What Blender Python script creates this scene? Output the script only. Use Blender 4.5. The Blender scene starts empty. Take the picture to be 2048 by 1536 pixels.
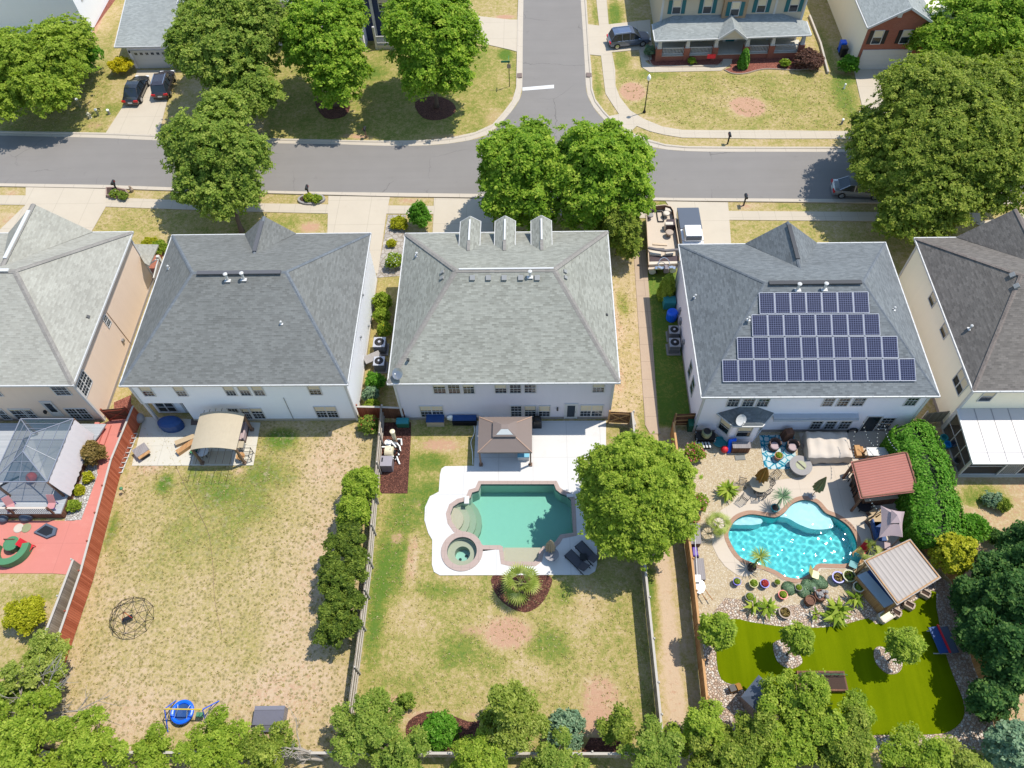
import bpy, math, random
import numpy as np
from mathutils import Vector, Matrix
from mathutils.geometry import tessellate_polygon
R = math.radians
random.seed(7); RNG = np.random.default_rng(7)
COL = bpy.context.scene.collection
SC = bpy.context.scene

# ------------------------------------------------------------------ camera and surveying helpers
FOC, CX, CY, CAMH = 1543.0, 1024.0, 768.0, 52.0
_p, _r, _y = R(56.3), R(-2.6), R(-2.75)
FW = Vector((math.sin(_y)*math.cos(_p), math.cos(_y)*math.cos(_p), -math.sin(_p)))
_rt = Vector((math.cos(_y), -math.sin(_y), 0)); _up = _rt.cross(FW)
RT = math.cos(_r)*_rt + math.sin(_r)*_up
UP = -math.sin(_r)*_rt + math.cos(_r)*_up
EYE = Vector((0, 0, CAMH))
def ray(u, v): return FW*FOC + RT*(u-CX) - UP*(v-CY)
def P(u, v, z=0.0):
    d = ray(u, v); return EYE + d*((z-CAMH)/d.z)
def P2(u, v, z=0.0):
    q = P(u, v, z); return (q.x, q.y)
def PY(u, v, y):                      # point of the vertical plane Y = y
    d = ray(u, v); return EYE + d*(y/d.y)
def PX(u, v, x):
    d = ray(u, v); return EYE + d*(x/d.x)
def PN(u, v, p0, n):                  # point of any plane
    d = ray(u, v); n = Vector(n); return EYE + d*((Vector(p0)-EYE).dot(n)/d.dot(n))
def poly(pts, z=0.0): return [P2(u, v, z) for u, v in pts]

def make_camera():
    cd = bpy.data.cameras.new('camera'); co = bpy.data.objects.new('camera', cd); COL.objects.link(co)
    m = Matrix((RT, UP, -FW)).transposed().to_4x4(); m.translation = EYE
    co.matrix_world = m
    cd.sensor_width = 36; cd.sensor_fit = 'HORIZONTAL'; cd.lens = 36*FOC/2048
    cd.clip_start = 0.5; cd.clip_end = 3000
    SC.camera = co

# ------------------------------------------------------------------ objects
def tag(o, label=None, cat=None, group=None, kind=None):
    if label: o['label'] = label
    if cat: o['category'] = cat
    if group: o['group'] = group
    if kind: o['kind'] = kind
    return o
def thing(name, label, cat, loc=(0, 0, 0), rz=0.0, group=None):
    o = bpy.data.objects.new(name, None); COL.objects.link(o)
    o.empty_display_size = 0.2
    o.location = loc; o.rotation_euler = (0, 0, rz)
    return tag(o, label, cat, group)
def wloc(o):
    v = Vector((0, 0, 0))
    while o: v = v + o.location; o = o.parent
    return v
def copy_tree(o, parent=None):
    c = o.copy(); COL.objects.link(c)
    if parent: c.parent = parent
    for ch in list(o.children): copy_tree(ch, c)
    return c
def dup(o, loc, rz=0.0, label=None, scale=None):
    c = copy_tree(o); c.location = loc; c.rotation_euler = (0, 0, rz)
    if label: c['label'] = label
    if scale: c.scale = (scale,)*3 if not isinstance(scale, tuple) else scale
    return c

def face_uv(me):
    uv = me.uv_layers.new(name='UVMap')
    nv = len(me.vertices); nl = len(me.loops); npoly = len(me.polygons)
    co = np.empty(nv*3, np.float32); me.vertices.foreach_get('co', co); co = co.reshape(-1, 3)
    li = np.empty(nl, np.int32); me.loops.foreach_get('vertex_index', li)
    pn = np.empty(npoly*3, np.float32); me.polygons.foreach_get('normal', pn); pn = pn.reshape(-1, 3)
    lt = np.empty(npoly, np.int32); me.polygons.foreach_get('loop_total', lt)
    fi = np.repeat(np.arange(npoly), lt)
    u = np.stack([-pn[:, 1], pn[:, 0], np.zeros(npoly)], 1); ln = np.linalg.norm(u, axis=1)
    flat = ln < 0.03; u[flat] = (1, 0, 0); ln[flat] = 1; u /= ln[:, None]
    v = np.cross(pn, u); p = co[li]
    out = np.stack([(p*u[fi]).sum(1), (p*v[fi]).sum(1)], 1).astype(np.float32)
    uv.data.foreach_set('uv', out.ravel())

class MB:
    def __init__(s): s.v = []; s.f = []
    def add(s, vs, fs):
        k = len(s.v); s.v += [tuple(q) for q in vs]; s.f += [tuple(i+k for i in f) for f in fs]; return s
    def box(s, c, d, rz=0.0, top=1.0):
        x, y, z = d[0]/2, d[1]/2, d[2]/2; ca, sa = math.cos(rz), math.sin(rz); vs = []
        for dz, k in ((-z, 1.0), (z, top)):
            for dx, dy in ((-x, -y), (x, -y), (x, y), (-x, y)):
                dx *= k; dy *= k
                vs.append((c[0]+dx*ca-dy*sa, c[1]+dx*sa+dy*ca, c[2]+dz))
        return s.add(vs, [(3, 2, 1, 0), (4, 5, 6, 7), (0, 1, 5, 4), (1, 2, 6, 5), (2, 3, 7, 6), (3, 0, 4, 7)])
    def bb(s, x0, y0, z0, x1, y1, z1): return s.box(((x0+x1)/2, (y0+y1)/2, (z0+z1)/2), (x1-x0, y1-y0, z1-z0))
    def prism(s, pts, z0, z1, cap0=True):
        pts = ccw(pts); n = len(pts)
        vs = [(p[0], p[1], z0) for p in pts] + [(p[0], p[1], z1) for p in pts]
        tris = tessellate_polygon([[Vector((p[0], p[1], 0)) for p in pts]])
        fs = []
        for t in tris:
            t = orient(pts, t); fs.append(tuple(i+n for i in t))
            if cap0: fs.append(tuple(reversed(t)))
        fs += [(i, (i+1) % n, (i+1) % n+n, i+n) for i in range(n)]
        return s.add(vs, fs)
    def sheet(s, pts, z, holes=()):
        loops = [ccw(pts)] + [ccw(h) for h in holes]
        flat = [q for l in loops for q in l]
        tris = tessellate_polygon([[Vector((p[0], p[1], 0)) for p in l] for l in loops])
        return s.add([(p[0], p[1], z) for p in flat], [orient(flat, t) for t in tris])
    def bar(s, a, b, w, h=None):                 # square bar from a to b
        h = h or w; a = Vector(a); b = Vector(b); d = (b-a).normalized()
        ref = Vector((0, 0, 1)) if abs(d.z) < 0.95 else Vector((1, 0, 0))
        x = d.cross(ref).normalized()*w/2; y = x.cross(d).normalized()*h/2
        vs = [a-x-y, a+x-y, a+x+y, a-x+y, b-x-y, b+x-y, b+x+y, b-x+y]
        return s.add(vs, [(3, 2, 1, 0), (4, 5, 6, 7), (0, 1, 5, 4), (1, 2, 6, 5), (2, 3, 7, 6), (3, 0, 4, 7)])
    def tube(s, pts, r, n=8, caps=True):
        pts = [Vector(p) for p in pts]; m = len(pts)
        rs = r if isinstance(r, (list, tuple)) else [r]*m; k = len(s.v); vs = []
        for i, p in enumerate(pts):
            d = (pts[min(i+1, m-1)]-pts[max(i-1, 0)]).normalized()
            ref = Vector((0, 0, 1)) if abs(d.z) < 0.9 else Vector((1, 0, 0))
            x = d.cross(ref).normalized(); y = x.cross(d)
            for j in range(n):
                a = 2*math.pi*j/n; vs.append(p+(x*math.cos(a)+y*math.sin(a))*rs[i])
        fs = [(i*n+j, i*n+(j+1) % n, (i+1)*n+(j+1) % n, (i+1)*n+j) for i in range(m-1) for j in range(n)]
        fs = [tuple(reversed(f)) for f in fs]
        if caps: fs += [tuple(range(n)), tuple(reversed(range((m-1)*n, m*n)))]
        return s.add(vs, fs)
    def lathe(s, c, prof, n=16, sx=1.0, sy=1.0, cap=True):      # prof: (r, z) upwards
        vs = []; m = len(prof)
        for r, z in prof:
            for j in range(n):
                a = 2*math.pi*j/n; vs.append((c[0]+r*sx*math.cos(a), c[1]+r*sy*math.sin(a), c[2]+z))
        fs = [(i*n+j, i*n+(j+1) % n, (i+1)*n+(j+1) % n, (i+1)*n+j) for i in range(m-1) for j in range(n)]
        if cap: fs += [tuple(reversed(range(n))), tuple(range((m-1)*n, m*n))]
        return s.add(vs, fs)
    def ball(s, c, rx, ry=None, rz=None, n=12, m=7, jit=0.0):
        ry = ry or rx; rz = rz or rx; vs = []
        for i in range(m+1):
            t = math.pi*i/m
            for j in range(n):
                a = 2*math.pi*j/n; q = 1+random.uniform(-jit, jit)
                vs.append((c[0]+rx*q*math.sin(t)*math.cos(a), c[1]+ry*q*math.sin(t)*math.sin(a), c[2]-rz*q*math.cos(t)))
        fs = [(i*n+j, i*n+(j+1) % n, (i+1)*n+(j+1) % n, (i+1)*n+j) for i in range(m) for j in range(n)]
        return s.add(vs, fs)
    def quad(s, a, b, c, d): return s.add([a, b, c, d], [(0, 1, 2, 3)])
    def slab(s, pts, t):                          # thick polygon given by 3-D points, thickness t downwards along its normal
        pts = [Vector(p) for p in pts]; n = len(pts)
        nn = Vector((0, 0, 0))
        for i in range(n): nn += pts[i].cross(pts[(i+1) % n])
        nn.normalize()
        if nn.z < 0: pts.reverse(); nn = -nn
        vs = pts + [p-nn*t for p in pts]
        fs = [tuple(range(n)), tuple(reversed(range(n, 2*n)))]
        fs += [(i+n, (i+1) % n+n, (i+1) % n, i) for i in range(n)]
        return s.add(vs, fs)
    def build(s, name, mat, parent=None, world=True, smooth=False, uv=True, bevel=0.0):
        off = wloc(parent) if (parent and world) else Vector((0, 0, 0))
        me = bpy.data.meshes.new(name)
        me.from_pydata([(v[0]-off.x, v[1]-off.y, v[2]-off.z) for v in s.v], [], s.f)
        me.validate(); me.update()
        if uv and len(me.polygons): face_uv(me)
        if mat: me.materials.append(mat)
        if smooth: me.polygons.foreach_set('use_smooth', [True]*len(me.polygons))
        o = bpy.data.objects.new(name, me); COL.objects.link(o)
        if parent: o.parent = parent
        if bevel:
            b = o.modifiers.new('bevel', 'BEVEL'); b.width = bevel; b.segments = 2; b.limit_method = 'ANGLE'
        return o
def each(mb, name, mat, parent):                  # one object per box of a batch of boxes
    for i in range(0, len(mb.v), 8): MB().add(mb.v[i:i+8], [(3, 2, 1, 0), (4, 5, 6, 7), (0, 1, 5, 4), (1, 2, 6, 5), (2, 3, 7, 6), (3, 0, 4, 7)]).build(name, mat, parent)
def area2(p): return sum(p[i][0]*p[(i+1) % len(p)][1]-p[(i+1) % len(p)][0]*p[i][1] for i in range(len(p)))
def ccw(p):
    p = [tuple(q[:2]) for q in p]
    return p if area2(p) > 0 else p[::-1]
def orient(pts, t):
    a, b, c = (pts[i] for i in t)
    return tuple(t) if (b[0]-a[0])*(c[1]-a[1])-(b[1]-a[1])*(c[0]-a[0]) > 0 else (t[0], t[2], t[1])
def smooth_loop(pts, n=6):                        # closed Catmull-Rom
    out = []; m = len(pts)
    for i in range(m):
        p0, p1, p2, p3 = (Vector(pts[(i+k-1) % m]).to_2d() for k in range(4))
        for k in range(n):
            t = k/n
            q = 0.5*((2*p1)+(p2-p0)*t+(2*p0-5*p1+4*p2-p3)*t*t+(3*p1-p0-3*p2+p3)*t**3)
            out.append((q.x, q.y))
    return out
def smooth_line(pts, n=6):
    out = []; m = len(pts)
    for i in range(m-1):
        p0, p1, p2, p3 = (Vector(pts[min(max(i+k-1, 0), m-1)]) for k in range(4))
        for k in range(n):
            t = k/n
            out.append(tuple(0.5*((2*p1)+(p2-p0)*t+(2*p0-5*p1+4*p2-p3)*t*t+(3*p1-p0-3*p2+p3)*t**3)))
    out.append(tuple(pts[-1])); return out
def offset_loop(pts, d):                          # outwards for d > 0
    pts = ccw(pts); m = len(pts); out = []
    for i in range(m):
        a, b, c = (Vector(pts[(i+k) % m]) for k in (-1, 0, 1))
        t = ((b-a).normalized()+(c-b).normalized()); t.normalize()
        out.append((b.x+t.y*d, b.y-t.x*d))
    return out

# ------------------------------------------------------------------ materials
def lin(c): c = c/255.0; return c/12.92 if c <= 0.04045 else ((c+0.055)/1.055)**2.4
KEXP = 1.75
def S(r, g, b, k=None):                           # albedo of a colour read in full sun
    k = k or KEXP; return (min(lin(r)/k, .86), min(lin(g)/k, .86), min(lin(b)/k, .86), 1)
def L(r, g, b): return (lin(r), lin(g), lin(b), 1)
class NT:
    def __init__(s, name):
        s.m = bpy.data.materials.new(name); s.m.use_nodes = True; s.t = s.m.node_tree; s.t.nodes.clear()
        s.out = s.t.nodes.new('ShaderNodeOutputMaterial')
    def n(s, typ, ins=None, **kw):
        nd = s.t.nodes.new('ShaderNode'+typ)
        for k, v in kw.items(): setattr(nd, k, v)
        for k, v in (ins or {}).items(): s.put(nd, k, v)
        return nd
    def put(s, nd, k, v):
        sock = nd.inputs[k]
        if isinstance(v, bpy.types.NodeSocket): s.t.links.new(v, sock)
        elif isinstance(v, bpy.types.Node): s.t.links.new(v.outputs[0], sock)
        else: sock.default_value = v
    def math(s, op, a, b=None, clamp=False):
        nd = s.n('Math', operation=op, use_clamp=clamp); s.put(nd, 0, a)
        if b is not None: s.put(nd, 1, b)
        return nd.outputs[0]
    def noise(s, scale, detail=4, rough=.6, vec=None, dist=0.0):
        nd = s.n('TexNoise', {'Scale': scale, 'Detail': detail, 'Roughness': rough, 'Distortion': dist})
        s.put(nd, 'Vector', vec if vec is not None else s.pos()); return nd.outputs['Fac']
    def pos(s):
        if not hasattr(s, '_pos'): s._pos = s.n('NewGeometry').outputs['Position']
        return s._pos
    def obj(s):
        if not hasattr(s, '_obj'): s._obj = s.n('TexCoord').outputs['Object']
        return s._obj
    def uv(s):
        if not hasattr(s, '_uv'): s._uv = s.n('TexCoord').outputs['UV']
        return s._uv
    def attr(s, name): return s.n('Attribute', attribute_name=name).outputs['Fac']
    def mix(s, f, a, b, typ='MIX'):
        nd = s.n('Mix', data_type='RGBA', blend_type=typ)
        for i, v in ((0, f), (6, a), (7, b)):
            sock = nd.inputs[i]
            if isinstance(v, bpy.types.NodeSocket): s.t.links.new(v, sock)
            else: sock.default_value = v
        return nd.outputs[2]
    def ramp(s, f, stops, interp='LINEAR'):
        nd = s.n('ValToRGB'); nd.color_ramp.interpolation = interp; e = nd.color_ramp.elements
        while len(e) < len(stops): e.new(0.5)
        for k, (p, c) in enumerate(stops):
            e[k].position = p; e[k].color = c if isinstance(c, tuple) else (c, c, c, 1)
        s.put(nd, 'Fac', f); return nd.outputs['Color']
    def step(s, f, a, b): 
        nd = s.n('MapRange', {'From Min': a, 'From Max': b}); s.put(nd, 'Value', f); return nd.outputs[0]
    def bump(s, h, strength=.4, dist=.02):
        nd = s.n('Bump', {'Strength': strength, 'Distance': dist}); s.put(nd, 'Height', h); return nd.outputs[0]
    def pbr(s, col, rough=.7, metal=0.0, spec=.4, normal=None, **kw):
        nd = s.n('BsdfPrincipled', {'Base Color': col, 'Roughness': rough, 'Metallic': metal, 'Specular IOR Level': spec})
        if normal is not None: s.put(nd, 'Normal', normal)
        for k, v in kw.items(): s.put(nd, k, v)
        s.t.links.new(nd.outputs[0], s.out.inputs['Surface']); return s.m
def dark(c, k): return (c[0]*k, c[1]*k, c[2]*k, 1)
def m_plain(name, c, rough=.6, metal=0.0, spec=.4, vary=.12, scale=3.0, bump=0.0):
    t = NT(name); f = t.noise(scale, 5, .65, t.obj())
    col = t.mix(f, dark(c, 1-vary), dark(c, 1+vary))
    nrm = t.bump(t.noise(scale*6, 3, .6, t.obj()), bump, .02) if bump else None
    return t.pbr(col, rough, metal, spec, nrm)
def m_shingle(name, c0, c1, c2, streak=.25):
    t = NT(name); uv = t.uv()
    br = t.n('TexBrick', {'Vector': uv, 'Color1': (0, 0, 0, 1), 'Color2': (1, 1, 1, 1), 'Mortar': (.35, .35, .35, 1), 'Scale': 1.0,
                          'Mortar Size': .012, 'Mortar Smooth': .3, 'Bias': 0.0, 'Brick Width': .34, 'Row Height': .145})
    br.offset = .5; br.offset_frequency = 2
    sep = t.n('SeparateXYZ', {0: uv}); row = t.math('MODULO', t.math('ADD', sep.outputs[1], 200.0), .145)
    rowf = t.math('DIVIDE', row, .145)
    tone = t.n('SeparateColor', {0: br.outputs['Color']}).outputs[0]
    big = t.noise(.35, 4, .6); fine = t.noise(9.0, 2, .6)
    mp = t.n('Mapping', {'Vector': uv, 'Scale': (2.2, .12, 1)})
    st = t.noise(1.0, 4, .65, mp.outputs[0])
    f = t.math('ADD', t.math('ADD', t.math('MULTIPLY', tone, .55), .05), t.math('MULTIPLY', fine, .26), True)
    col = t.ramp(f, [(.1, c0), (.5, c1), (.9, c2)])
    col = t.mix(t.step(st, .5, .75), col, dark(c0, 1.0), 'MIX') if streak > .5 else col
    sh = t.math('ADD', t.math('MULTIPLY', big, streak*1.5), t.math('MULTIPLY', st, streak*.5))
    col = t.mix(1.0, col, t.ramp(sh, [(0.0, 1.2), (2*streak, .72)]), 'MULTIPLY')
    h = t.math('SUBTRACT', t.math('MULTIPLY', tone, .3), rowf)
    return t.pbr(col, .9, 0, .2, t.bump(h, .55, .02))
def m_siding(name, c, lap=.19, rough=.55, dirt=.1):
    t = NT(name); sep = t.n('SeparateXYZ', {0: t.uv()})
    row = t.math('DIVIDE', t.math('MODULO', t.math('ADD', sep.outputs[1], 200.0), lap), lap)
    mp = t.n('Mapping', {'Vector': t.uv(), 'Scale': (1.6, .16, 1)})
    st = t.noise(1.0, 4, .6, mp.outputs[0])
    col = t.mix(st, dark(c, 1-dirt), dark(c, 1+dirt*.6))
    line = t.step(row, .93, 1.0)
    col = t.mix(t.math('MULTIPLY', line, .3), col, dark(c, .62))
    return t.pbr(col, rough, 0, .35, t.bump(t.math('SUBTRACT', 1.0, row), .5, .025))
def m_concrete(name, c, joint=None, jc=.55, vary=.12, stain=None, bump=.15):
    t = NT(name); a = t.noise(.5, 5, .65); b = t.noise(14, 3, .6)
    col = t.mix(a, dark(c, 1-vary), dark(c, 1+vary*.8)); col = t.mix(t.math('MULTIPLY', b, .25), col, dark(c, .75))
    if stain:
        col = t.mix(t.math('MULTIPLY', t.step(t.noise(.9, 6, .7), .55, .75), .5), col, stain)
    if joint:
        br = t.n('TexBrick', {'Vector': t.uv(), 'Scale': 1.0, 'Mortar Size': .022, 'Mortar Smooth': .2, 'Brick Width': joint[0], 'Row Height': joint[1]})
        br.offset = 0.0
        col = t.mix(t.math('MULTIPLY', br.outputs['Fac'], .8), col, dark(c, jc))
    return t.pbr(col, .85, 0, .3, t.bump(b, bump, .01))
def m_planks(name, c0, c1, w=.14, gap=.5, axis=0, rough=.8):
    t = NT(name); sep = t.n('SeparateXYZ', {0: t.uv()}); u = t.math('ADD', sep.outputs[axis], 500.0)
    q = t.math('DIVIDE', u, w); cell = t.math('FLOOR', q); fr = t.math('FRACT', q)
    wn = t.n('TexWhiteNoise', {'W': cell}, noise_dimensions='1D').outputs[0]
    sc = (14, 1.2, 1) if axis == 0 else (1.2, 14, 1)
    mp = t.n('Mapping', {'Vector': t.uv(), 'Scale': sc}); gr = t.noise(1.0, 4, .65, mp.outputs[0])
    f = t.math('ADD', t.math('MULTIPLY', wn, .6), t.math('MULTIPLY', gr, .5), True)
    col = t.ramp(f, [(.1, c0), (.9, c1)])
    edge = t.math('LESS_THAN', fr, .09)
    col = t.mix(t.math('MULTIPLY', edge, gap), col, dark(c0, .3))
    return t.pbr(col, rough, 0, .25, t.bump(t.math('SUBTRACT', gr, t.math('MULTIPLY', edge, 2.0)), .3, .01))
def m_brick(name, c0, c1, mort, bw=.24, rh=.085):
    t = NT(name)
    br = t.n('TexBrick', {'Vector': t.uv(), 'Color1': c0, 'Color2': c1, 'Mortar': mort, 'Scale': 1.0, 'Mortar Size': .008, 'Brick Width': bw, 'Row Height': rh})
    col = t.mix(t.noise(1.2, 4, .6), br.outputs['Color'], dark(c0, .8))
    return t.pbr(col, .85, 0, .2, t.bump(br.outputs['Fac'], -.3, .01))
def m_cells(name, cols, scale, mort, bump=.6, rand=1.0, big=None, edge=.12):        # gravel and river rock
    t = NT(name)
    mp = t.n('Mapping', {'Vector': t.pos(), 'Scale': (1, 1, 0)})
    vo = t.n('TexVoronoi', {'Vector': mp.outputs[0], 'Scale': scale, 'Randomness': rand})
    ve = t.n('TexVoronoi', {'Vector': mp.outputs[0], 'Scale': scale, 'Randomness': rand}, feature='DISTANCE_TO_EDGE')
    rnd = t.n('SeparateColor', {0: vo.outputs['Color']}).outputs[0]
    n = len(cols); col = t.ramp(rnd, [(i/(n-1), c) for i, c in enumerate(cols)])
    if big: col = t.mix(t.math('MULTIPLY', t.noise(.4, 4, .6), .7), col, big)
    e = t.step(ve.outputs['Distance'], 0.0, edge)
    col = t.mix(e, mort, col)
    return t.pbr(col, .85, 0, .3, t.bump(e, bump, .05))
LB = 1.12
def m_leaf(name, c0, c1, c2, trans=.3, rough=.6, spec=.14):
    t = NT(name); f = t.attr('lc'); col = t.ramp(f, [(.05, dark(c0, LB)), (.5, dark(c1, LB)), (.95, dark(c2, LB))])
    p = t.n('BsdfPrincipled', {'Base Color': col, 'Roughness': rough, 'Specular IOR Level': spec})
    tc = t.mix(1.0, col, (1.45, 1.7, .4, 1), 'MULTIPLY')
    tr = t.n('BsdfTranslucent', {'Color': tc})
    mx = t.n('MixShader', {0: trans, 1: p.outputs[0], 2: tr.outputs[0]})
    t.t.links.new(mx.outputs[0], t.out.inputs['Surface']); return t.m
def m_car(name, c, metal=.3, rough=.3):
    t = NT(name); f = t.noise(6, 4, .6, t.obj())
    return t.pbr(t.mix(t.math('MULTIPLY', f, .12), c, (.3, .28, .25, 1)), rough, metal, .5, None, **{'Coat Weight': .8, 'Coat Roughness': .08})
def m_glass(name, c=(.015, .022, .03, 1), rough=.06):
    t = NT(name); f = t.noise(.8, 3, .5)
    return t.pbr(t.mix(f, dark(c, .6), dark(c, 1.6)), rough, 0, .6, t.bump(t.noise(.7, 2, .5), .06, .05))
# ------------------------------------------------------------------ materials in use
M = {}
def asphalt_mat():
    t = NT('asphalt'); a = t.noise(.35, 5, .65); b = t.noise(16, 3, .7); mp = t.n('Mapping', {'Vector': t.pos(), 'Scale': (.05, 1.1, 1)}); st = t.noise(1.0, 4, .6, mp.outputs[0])
    c = S(160, 154, 148); col = t.mix(a, dark(c, .88), dark(c, 1.1)); col = t.mix(t.math('MULTIPLY', t.step(st, .45, .8), .4), col, dark(c, .78)); col = t.mix(t.math('MULTIPLY', b, .3), col, dark(c, .72))
    dv = t.n('TexNoise', {'Vector': t.pos(), 'Scale': .8, 'Detail': 5.0}); vv = t.n('VectorMath', {0: t.pos(), 1: dv.outputs['Color']}, operation='ADD')
    ve = t.n('TexVoronoi', {'Vector': vv.outputs[0], 'Scale': .11}, feature='DISTANCE_TO_EDGE'); cr = t.math('MULTIPLY', t.math('LESS_THAN', ve.outputs['Distance'], .0035), t.step(t.noise(.2, 2, .5), .45, .6))
    col = t.mix(t.math('MULTIPLY', cr, .55), col, dark(c, .4))
    oil = t.step(t.noise(.9, 3, .5), .68, .8); col = t.mix(t.math('MULTIPLY', oil, .35), col, dark(c, .55))
    return t.pbr(col, .88, 0, .25, t.bump(b, .4, .01))
M['asphalt'] = asphalt_mat()
M['kerb'] = m_concrete('kerb_concrete', S(226, 212, 192), (3.0, 50.0), .6, .1)
M['walk'] = m_concrete('walk_concrete', S(226, 211, 188), (1.52, 1.52), .72, .08)
M['drive'] = m_concrete('drive_concrete', S(229, 214, 191), (3.1, 3.3), .7, .08, S(214, 198, 176))
M['oldwalk'] = m_concrete('old_walk_concrete', S(212, 186, 160), (1.1, 1.75), .6, .12, S(196, 165, 140))
M['pooldeck'] = m_concrete('pool_deck_concrete', S(247, 243, 238, 1.7), (2.6, 3.1), .7, .05, S(232, 224, 214), .05)
M['patio'] = m_concrete('patio_concrete', S(238, 230, 212), (3.2, 2.9), .72, .06)
M['tandeck'] = m_concrete('tan_deck_concrete', S(236, 219, 198), (2.8, 2.8), .8, .06)
M['reddeck'] = m_concrete('red_painted_concrete', S(238, 150, 135), (3.4, 3.0), .8, .09, S(246, 172, 155))
M['mulch'] = m_cells('dark_mulch', [S(104, 62, 50), S(134, 84, 68), S(162, 106, 86)], 11, S(70, 42, 36), .8)
M['redmulch'] = m_cells('red_mulch', [S(160, 92, 76), S(190, 116, 96), S(205, 132, 110)], 11, S(120, 70, 60), .8)
M['gravel'] = m_cells('pea_gravel', [S(242, 224, 190), S(214, 190, 152), S(234, 212, 174), S(248, 234, 208), S(200, 174, 138)], 13, S(206, 180, 142), .5)
M['riverrock'] = m_cells('river_rock', [S(248, 234, 216), S(216, 186, 160), S(252, 242, 228), S(236, 206, 176), S(202, 172, 150)], 6.4, S(186, 152, 126), 1.0)
M['white'] = m_plain('white_trim', S(240, 238, 234), .45, vary=.03)
M['glass'] = m_glass('window_glass')
M['black'] = m_plain('black_paint', L(30, 31, 34), .4)
M['blind'] = m_plain('window_blind', L(205, 190, 160), .7, vary=.05)
M['metal'] = m_plain('grey_metal', L(150, 152, 156), .35, .7)
M['steel'] = m_plain('steel', L(190, 192, 195), .25, .9)

def turf_mat():
    t = NT('artificial_turf'); mp = t.n('Mapping', {'Vector': t.pos(), 'Rotation': (0, 0, .35), 'Scale': (1.2, .12, 1)})
    f = t.noise(1, 3, .6, mp.outputs[0]); g = t.noise(30, 3, .7); h = t.noise(.5, 3, .6)
    col = t.ramp(t.math('ADD', t.math('MULTIPLY', f, .5), t.math('ADD', t.math('MULTIPLY', g, .35), t.math('MULTIPLY', h, .15))),
                 [(.3, S(98, 118, 0)), (.7, S(136, 150, 6))])
    return t.pbr(col, .9, 0, .03, t.bump(g, .6, .03))
M['turf'] = turf_mat()

def ground_mat():
    t = NT('lawn_ground')
    gr, di, sp = t.attr('green'), t.attr('dirt'), t.attr('tuft')
    n1 = t.noise(.45, 5, .65); n5 = t.noise(4.6, 4, .7); n2 = t.noise(2.2, 4, .65); n3 = t.noise(9, 4, .7); n4 = t.noise(30, 2, .6)
    g = t.math('ADD', gr, t.math('MULTIPLY', t.math('SUBTRACT', n1, .5), .7)); g = t.math('ADD', g, t.math('MULTIPLY', t.math('SUBTRACT', n5, .5), .75))
    g = t.math('ADD', g, t.math('MULTIPLY', t.math('SUBTRACT', n2, .5), .95))
    g = t.math('ADD', g, t.math('MULTIPLY', t.math('SUBTRACT', n3, .5), .95))
    col = t.ramp(g, [(0.0, S(240, 210, 176)), (.22, S(229, 202, 156)), (.45, S(203, 184, 116)), (.68, S(158, 162, 76)), (1.0, S(104, 140, 48))])
    d = t.math('ADD', di, t.math('MULTIPLY', t.math('SUBTRACT', n2, .5), .9))
    d = t.math('ADD', d, t.math('MULTIPLY', t.math('SUBTRACT', n5, .5), 1.0))
    dcol = t.mix(n3, S(216, 164, 130), S(236, 192, 162))
    col = t.mix(t.step(d, .42, .72), col, dcol)
    vo = t.n('TexVoronoi', {'Vector': t.pos(), 'Scale': 3.7, 'Randomness': 1.0})
    s = t.math('ADD', vo.outputs['Distance'], t.math('MULTIPLY', t.math('SUBTRACT', n3, .5), 1.3))
    s = t.math('MULTIPLY', t.step(s, .46, .18), sp)
    s = t.math('MULTIPLY', s, t.step(n2, .15, .4))
    pale = t.math('MULTIPLY', t.step(n2, .5, .7), sp); col = t.mix(t.math('MULTIPLY', pale, .5), col, S(236, 204, 176))
    col = t.mix(t.math('MULTIPLY', s, .72), col, t.mix(n1, S(152, 134, 82), S(130, 134, 72)))
    col = t.mix(t.math('MULTIPLY', n4, .16), col, dark(S(160, 142, 98), .75))
    hb = t.math('ADD', t.math('MULTIPLY', n3, .6), t.math('MULTIPLY', n4, .5))
    return t.pbr(col, .95, 0, .1, t.bump(hb, .8, .08))
M['ground'] = ground_mat()

# ------------------------------------------------------------------ outlines of the two pools (needed for the hole in the ground)
POOL1 = poly([(962, 969), (1108, 969), (1112, 980), (1122, 988), (1134, 992), (1142, 1000), (1146, 1066), (1120, 1070), (1112, 1082), (1104, 1090),
              (1098, 1091), (1086, 1093), (1078, 1104), (1076, 1118), (1068, 1124), (1022, 1124), (1009, 1122), (1006, 1094), (1000, 1091), (966, 1091),
              (957, 1082), (950, 1070), (930, 1066), (914, 1058), (904, 1044), (901, 1028), (906, 1014), (918, 1006), (934, 1002), (941, 996), (944, 986), (957, 982)])
SPA_C = P(924, 1103); SPA_R = 1.06
POOL2 = smooth_loop(poly([(1457, 1075), (1462, 1053), (1476, 1037), (1500, 1029), (1528, 1032), (1550, 1035), (1568, 1026), (1585, 1008), (1607, 1000),
                          (1632, 1006), (1651, 1026), (1674, 1036), (1698, 1054), (1712, 1080), (1714, 1104), (1706, 1120), (1690, 1128), (1660, 1128),
                          (1634, 1129), (1620, 1146), (1598, 1157), (1573, 1154), (1552, 1142), (1530, 1133), (1500, 1124), (1476, 1110)]), 5)
SPA = [(SPA_C.x+SPA_R*math.cos(a*math.pi/18), SPA_C.y+SPA_R*math.sin(a*math.pi/18)) for a in range(36)]

def inpoly(x, y, pg):
    c = np.zeros(x.shape, bool); n = len(pg)
    for i in range(n):
        x0, y0 = pg[i]; x1, y1 = pg[i-1]
        m = ((y0 > y) != (y1 > y))
        with np.errstate(divide='ignore', invalid='ignore'):
            c ^= m & (x < (x1-x0)*(y-y0)/(y1-y0+1e-12)+x0)
    return c

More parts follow.
